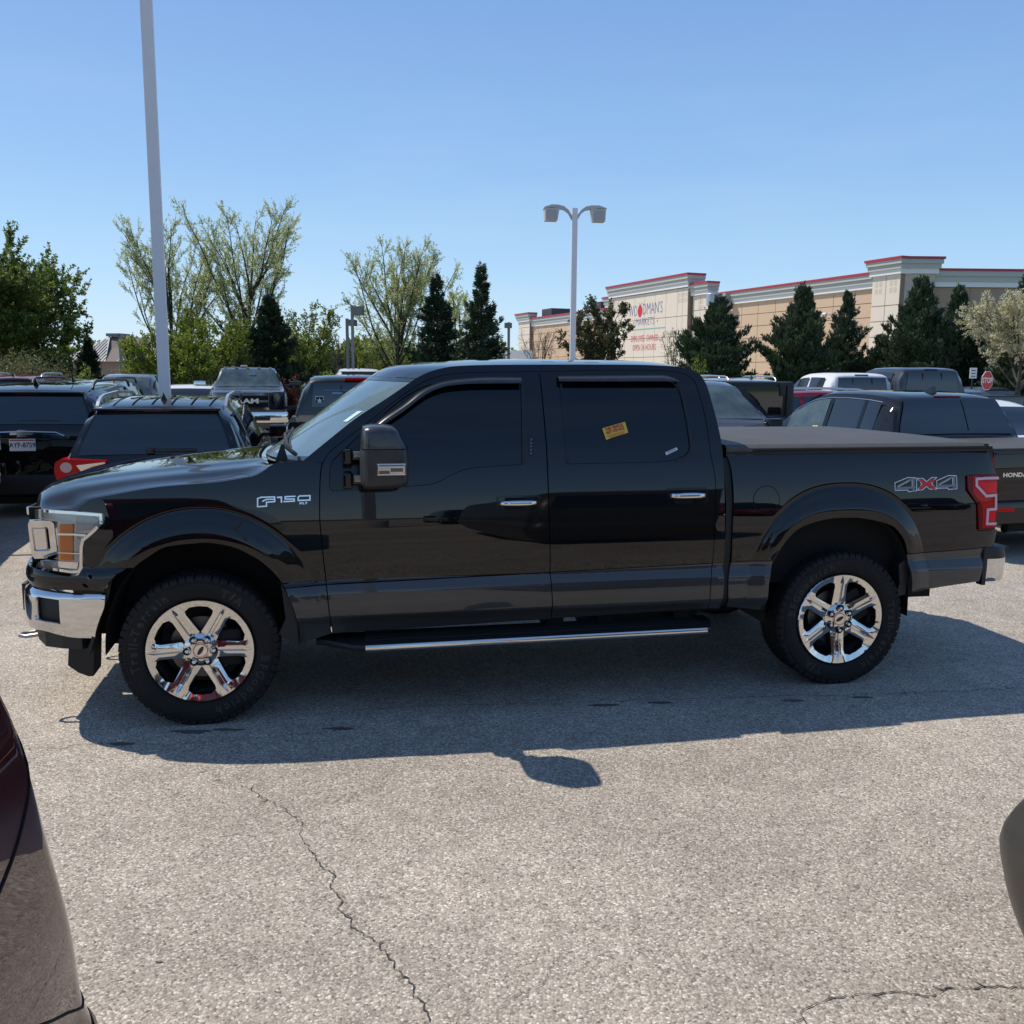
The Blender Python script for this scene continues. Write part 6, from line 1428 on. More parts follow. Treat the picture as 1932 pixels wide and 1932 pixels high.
def broadleaf(name, label, px, Y, top_py, R, seed, leaf, lsize=.10, nleaf=14, limbs=9, trunk=.28, r0=.14, subs=11, twigs=7, spread=.55, bark=BARK, base_z=0.0, cat='tree', group=None, tw=.55, shape=1.0, jit=.8, low=.25, ztm=.55, cone=.25):
    rng = np.random.default_rng(seed); X = X_at(px, Y, 2); H = Z_at(px, top_py, Y)
    t = thing(name, label, cat, (X, Y, base_z), 0, group); T = Tubes(); LP = []; LD = []
    th = H*trunk; tr_ = wander((0, 0, 0), (rng.normal(0, .03), rng.normal(0, .03), 1), th, 4, rng, .03); T.add(tr_, np.linspace(r0*1.25, r0*.8, 5), 8)
    ld = wander(tr_[-1], (0, 0, 1), H*.93-th, 8, rng, .06, .05); T.add(ld, np.linspace(r0*.75, .012, 9), 6)
    mains = [(ld, r0*.5, 1.0)]
    for i in range(limbs):
        f = rng.uniform(0, .55) if i > 2 else 0.0; k = f*(len(ld)-1); a = int(k); p0 = ld[a]+(ld[min(a+1, len(ld)-1)]-ld[a])*(k-a)
        az = 2*PI*(i*.382+rng.uniform(-.06, .06)); q_ = ztm+(.95-ztm)*rng.uniform(0, 1)**(1.0 if ztm > .5 else 1.9); zt = (H-p0[2])*q_; rr_ = R*rng.uniform(.65, 1.0)*(1-.25*f)*(1-cone*q_**2 if ztm < .5 else 1)
        tgt = np.array([rr_*math.cos(az), rr_*math.sin(az), zt]); L = np.linalg.norm(tgt)
        d0 = tgt/L+np.array([math.cos(az), math.sin(az), 0])*.25*spread; pts = wander(p0, d0, L*1.02, 8, rng, .07, .07 if ztm > .5 else .0); T.add(pts, np.linspace(r0*.42, .012, 9), 5); mains.append((pts, r0*.25, .8))
    for pts, rb_, wgt in mains:
        Lm = np.linalg.norm(pts[-1]-pts[0])
        for j in range(subs):
            f = low+(1-low)*(j+rng.uniform(0, .9))/subs; k = min(f, .999)*(len(pts)-1); a = int(k); p = pts[a]+(pts[a+1]-pts[a])*(k-a); dm = pts[a+1]-pts[a]; dm /= np.linalg.norm(dm)
            rd_ = rng.normal(0, 1, 3); rd_ -= dm*rd_.dot(dm); rd_ /= np.linalg.norm(rd_); L = R*.55*(1.1-f*.65)*rng.uniform(.6, 1.1)
            sp_ = wander(p, dm*.85+rd_*.62, L, 5, rng, .08, .08); T.add(sp_, np.linspace(max(.012, rb_*.35*(1-f)), .005, 6), 3)
            for q in range(twigs):
                g = .25+.75*(q+rng.uniform(0, 1))/twigs; kk = min(g, .999)*5; a2 = int(kk); p2 = sp_[a2]+(sp_[a2+1]-sp_[a2])*(kk-a2); d2 = sp_[a2+1]-sp_[a2]; d2 /= np.linalg.norm(d2)+1e-9
                r2 = rng.normal(0, 1, 3); tl = wander(p2, d2+r2*.55, tw*rng.uniform(.5, 1.1), 3, rng, .12, .12); T.add(tl, [.006, .005, .004, .002], 3)
                u = rng.uniform(.1, 1.0, nleaf); kx = np.minimum(u, .999)*3; ai = kx.astype(int); P = tl[ai]+(tl[ai+1]-tl[ai])*(kx-ai)[:, None]
                LP.append(P+rng.normal(0, .025, P.shape)); LD.append(np.tile((tl[-1]-tl[0])/np.linalg.norm(tl[-1]-tl[0]), (nleaf, 1)))
    T.build('trunk', bark, t); P = np.vstack(LP); D = np.vstack(LD); V, Q = leafquads(P, D, lsize, rng, 1.7, jit); fastmesh('crown', V, Q, leaf, t)
    return t
def conifer(name, label, px, Y, top_py, R, seed, leaf, dens=1.0, droop=-.15, up=.25, tuft=.16, gaps=.06, base=.4, group=None, power=1.1, whorl=.185, pine=False, base_py=None):
    rng = np.random.default_rng(seed); X = X_at(px, Y, 2); H = Z_at(px, top_py, Y)
    t = thing(name, label, 'tree', (X, Y, 0), 0, group); T = Tubes(); ld = wander((0, 0, 0), (0, 0, 1), H*.985, 10, rng, .012); T.add(ld, np.linspace(.03*H/2+.05, .012, 11), 7)
    LP = []; LD = []; z = base; k_ = 0
    while z < H*.975:
        f = (z-base)/(H-base); rr_ = R*(1-f)**power*(1+.0*f)+.06
        if pine: rr_ = R*min(1, (1-f)*1.75)**.8*(.75+.25*math.sin(PI*min(1, f*1.4)))+.05
        n = max(5, int((8 if not pine else 8)*(1-.35*f)))
        for i in range(n):
            if rng.uniform() < gaps: continue
            az = 2*PI*(i/n)+k_*.7+rng.uniform(-.45, .45); L = rr_*rng.uniform(.6, 1.18)*(1.25 if rng.uniform() < .06 else 1); p0 = ld[min(10, int(f*10))]*np.array([1, 1, 0])+np.array([0, 0, z+rng.normal(0, whorl*.6)])
            dz = droop*(1-f)+(.55*f if not pine else .45+.4*f); d = np.array([math.cos(az), math.sin(az), dz]); br = wander(p0, d, L, 5, rng, .06, up*.22); T.add(br, np.linspace(.022*(1-f)+.012, .005, 6), 3)
            nt_ = int((34 if not pine else 34)*dens*(L/1.2+.35))
            u = rng.uniform(.12, 1.0, nt_)**.8; kx = np.minimum(u, .999)*5; ai = kx.astype(int); P = br[ai]+(br[ai+1]-br[ai])*(kx-ai)[:, None]; D = (br[ai+1]-br[ai]); D /= np.linalg.norm(D, axis=1)[:, None]
            side_ = np.cross(D, np.array([0, 0, 1.])); side_ /= np.linalg.norm(side_, axis=1)[:, None]+1e-9; sg = rng.choice([-1, 1], nt_)[:, None]; w_ = rng.uniform(0, .52*(1-u*.6)*L*.7+.03)[:, None]
            P2 = P+side_*sg*w_+D*w_*.5+np.array([0, 0, 1])*rng.normal(0, .06, nt_)[:, None]
            for q in range(4 if not pine else 5):
                LP.append(P2+rng.normal(0, .02 if not pine else .03, P2.shape)); LD.append(D*.6+side_*sg*.6+np.array([0, 0, .15 if not pine else 1.0])+rng.normal(0, .28 if not pine else .35, P2.shape))
        z += whorl*(1.0 if not pine else 1.05)*rng.uniform(.8, 1.2)*(H/6)**.5; k_ += 1
    for i in range(40):
        LP.append(np.array([[0, 0, H*rng.uniform(.90, 1.0)]])+np.array([*ld[-1][:2], 0])); LD.append(np.array([[rng.normal(0, .5), rng.normal(0, .5), .8]]))
    T.build('trunk', BARK, t); P = np.vstack(LP); D = np.vstack(LD); D /= np.linalg.norm(D, axis=1)[:, None]; V, Q = leafquads(P, D, tuft, rng, 4.2 if not pine else 3.6, .12); fastmesh('crown', V, Q, leaf, t)
    return t
def bush(name, label, px, Y, top_py, R, seed, leaf, n=9000, lsize=.09, cat='shrub', zc=.45, ry=1.0, group=None):
    rng = np.random.default_rng(seed); X = X_at(px, Y, 1); H = Z_at(px, top_py, Y); t = thing(name, label, cat, (X, Y, 0), 0, group); T = Tubes(); LP = []; LD = []
    ns = max(12, n//260)
    for i in range(ns):
        az = rng.uniform(0, 2*PI); rr_ = R*math.sqrt(rng.uniform(.02, 1)); zt = H*(1-.45*(rr_/R)**2)*rng.uniform(.7, 1.0); p = np.array([rr_*math.cos(az), rr_*math.sin(az)*ry, zt]); st_ = wander((p[0]*.25, p[1]*.25, 0), p-np.array([p[0]*.25, p[1]*.25, 0]), np.linalg.norm(p), 5, rng, .08, .02); T.add(st_, np.linspace(.03, .005, 6), 3)
        m_ = n//ns; u = rng.uniform(.25, 1, m_); kx = np.minimum(u, .999)*5; ai = kx.astype(int); P = st_[ai]+(st_[ai+1]-st_[ai])*(kx-ai)[:, None]+rng.normal(0, R*.11, (m_, 3)); P[:, 2] = np.abs(P[:, 2]); LP.append(P); LD.append(rng.normal(0, 1, (m_, 3))+np.array([0, 0, .6]))
    T.build('stems', BARK, t); V, Q = leafquads(np.vstack(LP), np.vstack(LD), lsize, rng, 1.6, .3); fastmesh('foliage', V, Q, leaf, t); return t
broadleaf('maple_tree', 'large dense green maple cut off by the left edge', -52, 44, 418, 5.4, 11, L_MAPLE, lsize=.14, nleaf=34, limbs=46, trunk=.05, subs=13, twigs=7, tw=.75, jit=1.2, low=.12, ztm=.06, cone=.62)
broadleaf('elm_tree', 'thinly leaved spring tree behind the tall near lamp post', 322, 45, 420, 2.75, 12, L_SPRING, lsize=.068, nleaf=22, limbs=17, trunk=.16, subs=13, low=.15)
broadleaf('elm_tree', 'tallest thinly leaved spring tree, right of the near lamp post', 466, 46, 377, 2.75, 13, L_SPRING, lsize=.070, nleaf=22, limbs=19, trunk=.20, subs=13, low=.15, r0=.16)
broadleaf('elm_tree', 'thinly leaved vase shaped tree left of the two spruces', 748, 43, 448, 2.0, 14, L_SPRING, lsize=.068, nleaf=22, limbs=17, trunk=.15, subs=13, low=.15, r0=.15, spread=.8)
broadleaf('elm_tree', 'half hidden spring tree behind and between the two spruces', 862, 60, 543, 2.0, 15, L_SPRING, lsize=.12, nleaf=9, limbs=8, trunk=.2)
conifer('spruce_tree', 'dark broad spruce behind the heavy duty pickup', 508, 43, 560, 2.1, 21, L_SPRUCE, dens=1.3, tuft=.20)
conifer('spruce_tree', 'shorter spruce, left of the pair beyond the truck roof', 826, 41, 521, 1.75, 22, L_SPRUCE, dens=1.25, tuft=.18, base=.3)
conifer('spruce_tree', 'taller pointed spruce, right of the pair beyond the truck roof', 908, 38, 503, 1.55, 23, L_SPRUCE, dens=1.35, tuft=.17, base=.3)
conifer('spruce_tree', 'small dark spruce beside the grey roofed building', 166, 52, 640, 1.3, 24, L_SPRUCE, dens=1.0, tuft=.18, base=.2)
broadleaf('young_tree', 'yellow green understory tree between the two tall elms', 402, 40, 606, 1.9, 31, L_YELLOW, lsize=.12, nleaf=16, limbs=9, trunk=.12, subs=8, twigs=6, r0=.07)
broadleaf('young_tree', 'yellow green tree just right of the near lamp post', 358, 37, 640, 1.2, 32, L_YELLOW, lsize=.12, nleaf=16, limbs=8, trunk=.12, subs=7, twigs=6, r0=.06)
broadleaf('young_tree', 'yellow green tree just left of the near lamp post', 290, 37, 628, 1.35, 33, L_YELLOW, lsize=.12, nleaf=18, limbs=9, trunk=.10, subs=7, twigs=6, r0=.06)
broadleaf('young_tree', 'light green tree right of the dark broad spruce', 580, 50, 572, 1.9, 34, L_YELLOW, lsize=.13, nleaf=12, limbs=9, trunk=.16, subs=8, twigs=6, r0=.08)
broadleaf('young_tree', 'light green tree in the gap left of the vase shaped tree', 700, 75, 632, 2.4, 35, L_YELLOW, lsize=.17, nleaf=12, limbs=9, trunk=.15, subs=7, twigs=5, r0=.09)
broadleaf('young_tree', 'yellow green tree behind the vase shaped tree', 770, 70, 640, 2.2, 36, L_YELLOW, lsize=.16, nleaf=12, limbs=9, trunk=.15, subs=7, twigs=5, r0=.09)
broadleaf('bare_tree', 'small nearly bare tree in the gap left of the flat lamp heads', 640, 55, 622, 1.1, 37, L_BROWNG, lsize=.07, nleaf=2, limbs=9, trunk=.2, subs=9, twigs=5, r0=.07, bark=BARKG)
bush('red_shrub', 'red leaved shrub right of the heavy duty pickup', 545, 27, 688, .55, 41, L_RED, n=4200, lsize=.07)
bush('red_shrub', 'small dark red shrub below the flat lamp heads', 690, 50, 693, .8, 42, L_RED, n=2200, lsize=.10)
bush('olive_shrub', 'broad olive brown shrub in front of the maple', 55, 36, 662, 1.8, 43, L_BROWNG, n=12000, lsize=.09)
bush('green_shrub', 'bright yellow green shrub left of the grey roofed building', 158, 33, 684, .75, 44, L_YELLOW, n=4800, lsize=.09)
bush('green_shrub', 'pale green shrub in front of the grey roofed building', 262, 70, 668, 1.6, 45, L_YELLOW, n=2500, lsize=.14)
bush('green_shrub', 'bright green bush right of the far tow mirror', 592, 24, 716, .45, 46, L_YELLOW, n=2200, lsize=.07)
broadleaf('magnolia_tree', 'round bronze green tree crossed by the twin headed lamp post', 1120, 46, 573, 1.6, 51, L_OLIVE, lsize=.12, nleaf=26, limbs=16, trunk=.08, subs=8, twigs=5, r0=.08, low=.15, tw=.4)
broadleaf('bare_tree', 'small bare upright tree at the far left end of the store', 1014, 62, 620, 1.0, 52, L_BROWNG, lsize=.06, nleaf=2, limbs=10, trunk=.1, subs=9, twigs=5, r0=.07, bark=BARKG, spread=.1)
broadleaf('blossom_tree', 'small pale blossoming tree below the store sign', 1272, 44, 616, .75, 53, L_BLOSSOM, lsize=.09, nleaf=4, limbs=8, trunk=.15, subs=6, twigs=4, r0=.05, bark=BARKG, tw=.35)
conifer('pine_tree', 'pine in front of the tan wall, nearest the store sign', 1346, 42, 566, 1.75, 61, L_PINE, pine=True, dens=1.6, tuft=.17, base=.2)
conifer('pine_tree', 'dense rounded pine in the middle of the tan wall', 1506, 41, 545, 1.62, 62, L_PINE, pine=True, dens=2.2, tuft=.17, base=.2, gaps=.03)
conifer('pine_tree', 'slim open pine left of the cream corner tower', 1586, 45, 553, 1.15, 63, L_PINE, pine=True, dens=1.2, tuft=.16, base=.3, gaps=.25)
conifer('pine_tree', 'tall pine in front of the cream corner tower', 1730, 42, 521, 1.6, 64, L_PINE, pine=True, dens=1.7, tuft=.18, base=.2)
conifer('pine_tree', 'broad pine just right of the corner tower pine', 1806, 44, 546, 1.55, 65, L_PINE, pine=True, dens=1.7, tuft=.18, base=.2)
conifer('pine_tree', 'pine at the right edge above the blossom tree', 1935, 40, 498, 1.7, 66, L_PINE, pine=True, dens=1.6, tuft=.18, base=.2)
conifer('pine_tree', 'low pine behind the white pickup', 1660, 46, 640, 1.3, 67, L_PINE, pine=True, dens=1.5, tuft=.17, base=.1)
broadleaf('blossom_tree', 'wide blossoming pear tree at the right edge behind the stop sign', 1922, 30, 566, 2.0, 71, L_BLOSSOM, lsize=.07, nleaf=34, limbs=14, trunk=.34, subs=9, twigs=7, r0=.09, tw=.4, spread=1.6, low=.2)
bush('green_shrub', 'bright green shrub at the foot of the tan wall', 1425, 36, 688, .5, 72, L_YELLOW, n=2200, lsize=.08)
bush('green_shrub', 'yellow green shrub just behind the cab corner', 1322, 34, 668, .7, 73, L_YELLOW, n=3500, lsize=.08)
# far woods: one uncountable mass
def woods(name, x0, x1, Y, h0, h1, n, leaf, seed, size):
    rng = np.random.default_rng(seed); m_ = 60; cx = np.linspace(x0, x1, m_)+rng.normal(0, (x1-x0)/m_*.5, m_); hh = rng.uniform(h0, h1, m_); P = []
    for c, h in zip(cx, hh):
        k = n//m_; r = h*.42; u = rng.normal(0, 1, (k, 3)); u /= np.linalg.norm(u, axis=1)[:, None]; q = u*rng.uniform(.55, 1.0, (k, 1))*np.array([r, r, h*.48]); q += np.array([c, Y+rng.normal(0, 4), h*.52]); P.append(q)
    P = np.vstack(P); V, Q = leafquads(P, rng.normal(0, 1, P.shape), size, rng, 1.3, .2); o = fastmesh(name, V, Q, leaf); tag(o, kind='stuff'); return o
tag(woods('far_woods', -150, -2, 165, 5, 8.5, 60000, L_YELLOW, 81, 1.0), 'hazy yellow green woods on the skyline between the trees', 'woods')
tag(woods('far_woods', -260, -60, 150, 4, 6.5, 30000, L_OLIVE, 82, 1.0), 'darker woods on the skyline at the left', 'woods')
tag(woods('far_woods', 40, 260, 190, 5, 9, 30000, L_MAPLE, 83, 1.1), 'woods on the skyline beyond the store', 'woods')
bdk = woods('low_hedge', -34, 34, 52, 1.3, 2.1, 34000, L_MAPLE, 84, .16); tag(bdk, 'low green undergrowth strip at the far side of the parking lot', 'hedge')
# grass verge with kerb behind the parked cars
kb = MB().box(-70, 80, 33.6, 33.8, 0, .14).build('kerb', pbr('concrete', (.36, .34, .30), .9)); tag(kb, kind='structure')
gv = MB().box(-70, 80, 33.8, 58, 0, .10).build('grass_verge', GRASS); tag(gv, kind='structure')
# ================================================================== the store
STU_T = pbr('tan_stucco', (.64, .47, .32), .9, noise=(3, .35, (.58, .43, .29)), bump=(60, .3, .01))
STU_C = pbr('cream_stucco', (.78, .69, .57), .9, noise=(3, .25, (.74, .65, .54)), bump=(60, .3, .01))
COR = pbr('grey_green_cornice', (.48, .50, .46), .8); CORL = pbr('pale_cornice', (.80, .81, .78), .8); REDM = pbr('red_metal_cap', (.45, .025, .045), .45); JNT = pbr('wall_joint', (.27, .20, .14), .9)
store = thing('store_building', 'long tan and cream store with red roof trim and a painted sign wall', 'building', (26.4, 64.7, 0), math.atan2(.927, -.375))
# local axes: x runs along the wall away from the corner, +y points out of the long face
def wall(x0, x1, h, out, col, cols, rows, par, z0=0.0, yb=-.5, names='wall_panel'):
    """wall core with separate stucco panels; joints between them are real gaps. x0..x1 along, out = how far the face stands proud"""
    MB().box(x0, x1, yb, out-.05, z0, h).build('wall_core', JNT, par)
    g = .024; mesh = {}
    xs = cols; zs = rows
    for i in range(len(xs)-1):
        for j in range(len(zs)-1):
            w_, h_ = round(xs[i+1]-xs[i]-2*g, 3), round(zs[j+1]-zs[j]-2*g, 3)
            if (w_, h_) not in mesh:
                o = MB().box(0, w_, -.05, 0, 0, h_, .012).build(names, col, par); mesh[(w_, h_)] = o.data
            else:
                o = bpy.data.objects.new(names, mesh[(w_, h_)]); C.objects.link(o); o.parent = par
            o.location = (xs[i]+g, out, zs[j]+g)
def cornice(x0, x1, h, out, par, size=1.0, yb=-.5, ends=True):
    s_ = size; e = .30*s_ if ends else 0
    # stepped profile: pale band, two grey steps, red cap
    for nm, z0, z1, pr_, mt in (('cornice_band', h-1.05*s_, h-.72*s_, .16, CORL), ('cornice', h-.72*s_, h-.40*s_, .26, COR), ('cornice', h-.40*s_, h-.10*s_, .36, COR), ('roof_cap', h-.10*s_, h+.06*s_, .44, REDM)):
        ee = pr_ if ends else 0
        MB().box(x0-ee, x1+ee, yb-.02*pr_, out+pr_, z0, z1).build(nm, mt, par)
lin = lambda a, b, n: [a+(b-a)*i/n for i in range(n+1)]
def pane_motif(x, z, out, par, s_=.8):
    b = MB()
    for dx in (-1, 1):
        for dz in (-1, 1):
            cx, cz = x+dx*s_*.27, z+dz*s_*.33; b.box(cx-s_*.19, cx+s_*.19, out-.01, out+.006, cz-s_*.24, cz+s_*.24)
    b.build('pane_motif', pbr('motif_shade', (.64, .56, .46), .9), par)['kind'] = 'stuff'
rows = [0, .95, 1.95, 2.95, 3.95, 4.95, 5.95, 6.95, 8.0]
wall(2.6, 22.8, 8.0, 0.0, STU_T, [2.6]+lin(4.6, 22.8, 8), rows, store); cornice(2.6, 22.8, 9.0, 0, store, 1.0, ends=False)
wall(41.3, 63.7, 8.0, 0.0, STU_T, lin(41.3, 63.7, 11), rows, store); cornice(41.3, 63.7, 9.0, 0, store, 1.0, ends=False)
wall(0, 2.6, 8.8, .35, STU_C, [0, 1.3, 2.6], [0, 1.4, 2.45, 3.5, 4.55, 5.6, 6.65, 8.75], store, yb=-1.6); cornice(0, 2.6, 9.75, .35, store, 1.0, yb=-1.6)
for x in (.62, 1.98): pane_motif(x, 7.9, .35, store, .72)
wall(22.8, 25.3, 9.1, .40, STU_C, [22.8, 24.05, 25.3], [0, 1.6, 3.2, 4.8, 6.4, 7.7, 9.05], store); cornice(22.8, 25.3, 10.1, .40, store, 1.0)
pane_motif(24.0, 8.2, .40, store, .8)
wall(63.7, 67.5, 8.7, .40, STU_C, [63.7, 65.6, 67.5], rows[:-1]+[7.9, 8.65], store); cornice(63.7, 67.5, 9.7, .40, store, 1.0)
wall(41.1, 42.4, 9.1, .35, STU_C, [41.1, 42.4], [0, 1.6, 3.2, 4.8, 6.4, 7.7, 9.05], store); cornice(41.1, 42.4, 10.1, .35, store, 1.0)
SX = [25.5, 26.4, 27.3, 29.35, 31.4, 33.4, 35.4, 37.35, 38.8, 39.75, 40.7]
wall(25.5, 40.7, 9.9, .80, STU_C, SX, [0, 1.75, 3.6, 5.45, 7.3, 9.85], store, yb=-.6); cornice(25.5, 40.7, 11.05, .80, store, 1.1, yb=-.8)
for x in (25.95, 26.85, 39.27, 40.22): pane_motif(x, 9.0, .80, store, .8)
def signtext(name, txt, xl, xr, zc, size, mat, bold=0.0, sp=1.0):
    # the face is seen from outside: text runs from xl (viewer's left) down to xr
    V, Fc = fontmesh(txt, size, 0.0, bold=bold, spacing=sp); a = min(v[0] for v in V); b = max(v[0] for v in V)
    return mk(name, [(xl+(xr-xl)*(u-a)/(b-a), .812, zc+v) for u, v, _ in V], Fc, mat, store)
INKB = pbr('sign_blue', (.12, .16, .40), .8); INKR = pbr('sign_red', (.62, .12, .12), .8); INKT = pbr('sign_teal', (.22, .50, .48), .8); INKG = pbr('sign_green', (.25, .42, .30), .8); APP = pbr('apple_red', (.65, .02, .05), .6)
xm = 33.25
signtext('sign_word', 'WO', xm+3.30, xm+1.62, 8.20, 1.62, INKB, -.02); signtext('sign_word', "DMAN'S", xm+.48, xm-3.30, 8.30, 1.62, INKB, -.02)
ap = [(.42*math.cos(a)*(1+.06*math.cos(2*a)), .62*math.sin(a)) for a in [2*PI*k/28 for k in range(28)]]
MB().prism([(xm+1.05-u, 8.20+v) for u, v in ap], 'y', .803, .815).build('sign_apple', APP, store)
MB().prism([(xm+1.03, 8.80), (xm+1.40, 9.12), (xm+1.16, 8.78)], 'y', .803, .815).prism([(xm+1.03, 8.80), (xm+.68, 9.10), (xm+.90, 8.76)], 'y', .803, .815).build('sign_leaf', INKG, store)
signtext('sign_word', 'MARKETS', xm+1.85, xm-1.80, 7.10, 1.05, INKB, -.014); signtext('sign_word', 'EMPLOYEE  OWNED', xm+2.75, xm-2.65, 5.45, .86, INKR); signtext('sign_word', 'OPEN 24 HOURS', xm+2.4, xm-2.25, 4.55, .86, INKR)
MB().box(xm-3.95, xm+4.05, .803, .814, 6.34, 6.44).build('sign_line', INKT, store)
for dx in (-2.4, 2.35): MB().box(xm+dx-.07, xm+dx+.07, .803, .814, 7.0, 7.12).build('sign_dot', INKB, store)
# the short face round the corner
tw_ = thing('store_wing', 'store side in stucco darkened for shade with cornice and one bright wall lamp', 'building', (26.4, 64.7, 0), math.atan2(.04, 1.0))
# local: x to the right along the face, -y out towards the camera
def wall2(x0, x1, h, out, col, cols, rows, par):
    MB().box(x0, x1, -out+.05, 6.0, 0, h).build('wall_core', JNT, par)
    for i in range(len(cols)-1):
        for j in range(len(rows)-1): MB().box(cols[i]+.015, cols[i+1]-.015, -out, -out+.05, rows[j]+.015, rows[j+1]-.015, .01).build('wall_panel', col, par)
STU_TS = pbr('shaded_tan_stucco', (.36, .27, .19), .9, bump=(60, .3, .01)); STU_CS = pbr('shaded_cream_stucco', (.52, .45, .37), .9, bump=(60, .3, .01))  # darker copies of the tan and cream: this face's shade is in the colour
wall2(0.02, 2.1, 8.75, .0, STU_CS, [0.02, 1.05, 2.1], [0, 2.4, 4.8, 6.8, 8.74], tw_)
for nm, z0, z1, pr_, mt in (('cornice_band', 8.72, 9.05, .16, CORL), ('cornice', 9.05, 9.36, .26, COR), ('cornice', 9.36, 9.65, .36, COR), ('roof_cap', 9.65, 9.81, .44, REDM)):
    MB().box(-.33-pr_*.1, 2.1+pr_, -pr_, 3.9, z0, z1).build(nm, mt, tw_)
wall2(2.1, 60, 7.9, -.5, STU_TS, lin(2.1, 60, 21), [0, 1.6, 3.2, 4.8, 6.5, 7.88], tw_)
for nm, z0, z1, pr_, mt in (('cornice_band', 7.9, 8.25, .16, CORL), ('cornice', 8.25, 8.6, .26, COR), ('cornice', 8.6, 8.95, .36, COR), ('roof_cap', 8.95, 9.10, .44, REDM)):
    MB().box(2.1, 60, .5-pr_, 6, z0, z1).build(nm, mt, tw_)
wl = MB().box(8.62, 9.02, .28, .48, 7.0, 7.38, .02).build('wall_lamp', PLAST, tw_); MB().box(8.64, 8.96, .26, .285, 7.03, 7.35, .005).build('lamp_glass', pbr('lamp_glass_white', (.85, .85, .88), .2), wl)
# fittings on the long face
d_ = MB(); d_.tube([(6.6, .02, 6.35), (6.6, .9, 6.35)], .05, 6).tube([(6.6, .85, 6.35), (7.1, .95, 6.38)], .12, 8); d_.build('wall_floodlight', CORL, store)
MB().lathe([(0, 0), (.55, 0), (.55, 1.0), (.50, 1.05), (0, 1.06)], 20, 'z', (21.2, 1.0, 7.9)).build('roof_fan_housing', pbr('galvanised', (.45, .48, .52), .4, .5), store, smooth=40)
MB().box(19.6, 20.0, .3, .8, 7.7, 8.9).build('duct_box', MATS['galvanised'], store); MB().box(20.0, 21.0, .5, .7, 8.3, 8.5).build('duct_arm', MATS['galvanised'], store)
MB().box(59.5, 62.5, -3.5, -.8, 9.0, 10.1).build('roof_unit', pbr('roof_unit_dark', (.05, .055, .065), .6), store); MB().box(46, 48.5, -2.5, -.8, 9.0, 10.0).build('roof_unit', MATS['roof_unit_dark'], store)
g_ = MB(); g_.tube([(56.5, .02, 4.6), (56.5, .5, 4.95), (56.5, .9, 4.6), (56.5, .92, 4.35)], .04, 6); g_.lathe([(.0, .2), (.10, .1), (.30, -.12)], 12, 'z', (56.5, .92, 4.25)); g_.build('gooseneck_lamp', pbr('lamp_maroon', (.10, .02, .03), .4), store)
for x in (53.2, 60.2): MB().box(x, x+1.3, .0, .03, 1.2, 2.5).build('window', GL, store)
# ================================================================== low building far left
rb_ = thing('grey_roofed_building', 'low brown building with grey ribbed metal hip roof beyond the shrubs at left', 'building', (X_at(226, 100, 3), 100, 0), -.15)
RM = pbr('ribbed_metal_roof', (.17, .18, .20), .6, .2); RS_ = pbr('brown_shingle', (.17, .145, .125), .9)
MB().box(-5.5, 9, 0, 10, 0, 2.9).build('wall', pbr('brown_block', (.30, .22, .17), .9), rb_)
rf = mk('roof', [(-6.6, -.8, 2.9), (10, -.8, 2.9), (10, 11, 2.9), (-6.6, 11, 2.9), (-3.2, 5, 6.0), (.8, 5, 5.4), (6, 5, 4.4)], [(0, 1, 5, 4)], RS_, rb_)
mk('roof_side', [(-6.6, -.8, 2.9), (-1.2, -.85, 2.92), (-3.6, 4.2, 5.75), (-6.6, 11, 2.9)], [(0, 1, 2), (0, 2, 3)], RM, rb_)
mk('roof_wing', [(.2, -1.2, 2.95), (6.6, -1.2, 2.95), (6.2, 3, 4.75), (1.0, 3, 4.75)], [(0, 1, 2, 3)], RM, rb_)
MB().box(-4.0, -2.3, 4, 6, 5.7, 6.02).build('roof_cap', RM, rb_)
for i in range(16):
    u = i/15; a = Vector((-6.6+5.4*u, -.83, 2.94)); b_ = Vector((-6.6+5.4*u+(2.9*(1-u) if 0 else (-3.6-(-6.6+5.4*u))*(.96 if u > .55 else .96)), 4.1 if 0 else 3.6, 5.5)) if False else a.lerp(Vector((-3.6, 4.2, 5.78)), .25+.7*(u if u < .6 else 1.2-u*1.0) if False else .9*min(1, u/.56) if u < .56 else .9*max(0, (1-u)/.44))
    b_ = Vector((a.x, a.y+(5.0)*(.9*min(1, u/.56) if u < .56 else .9*max(0, (1-u)/.44)), a.z+2.84*(.9*min(1, u/.56) if u < .56 else .9*max(0, (1-u)/.44))+.03))
    if (b_-a).length > .2: MB().tube([a, b_], .04, 4).build('roof_rib', RM, rf)
for i in range(12):
    x = .5+.53*i; MB().tube([(x, -1.2, 3.0), (x*.9+.7, 3, 4.8)], .035, 4).build('roof_rib', RM, rf)
for x in (-3.5, 0.5, 3.5, 6.0): MB().box(x, x+1.1, -.03, .0, .9, 2.2).build('window', GL, rb_)
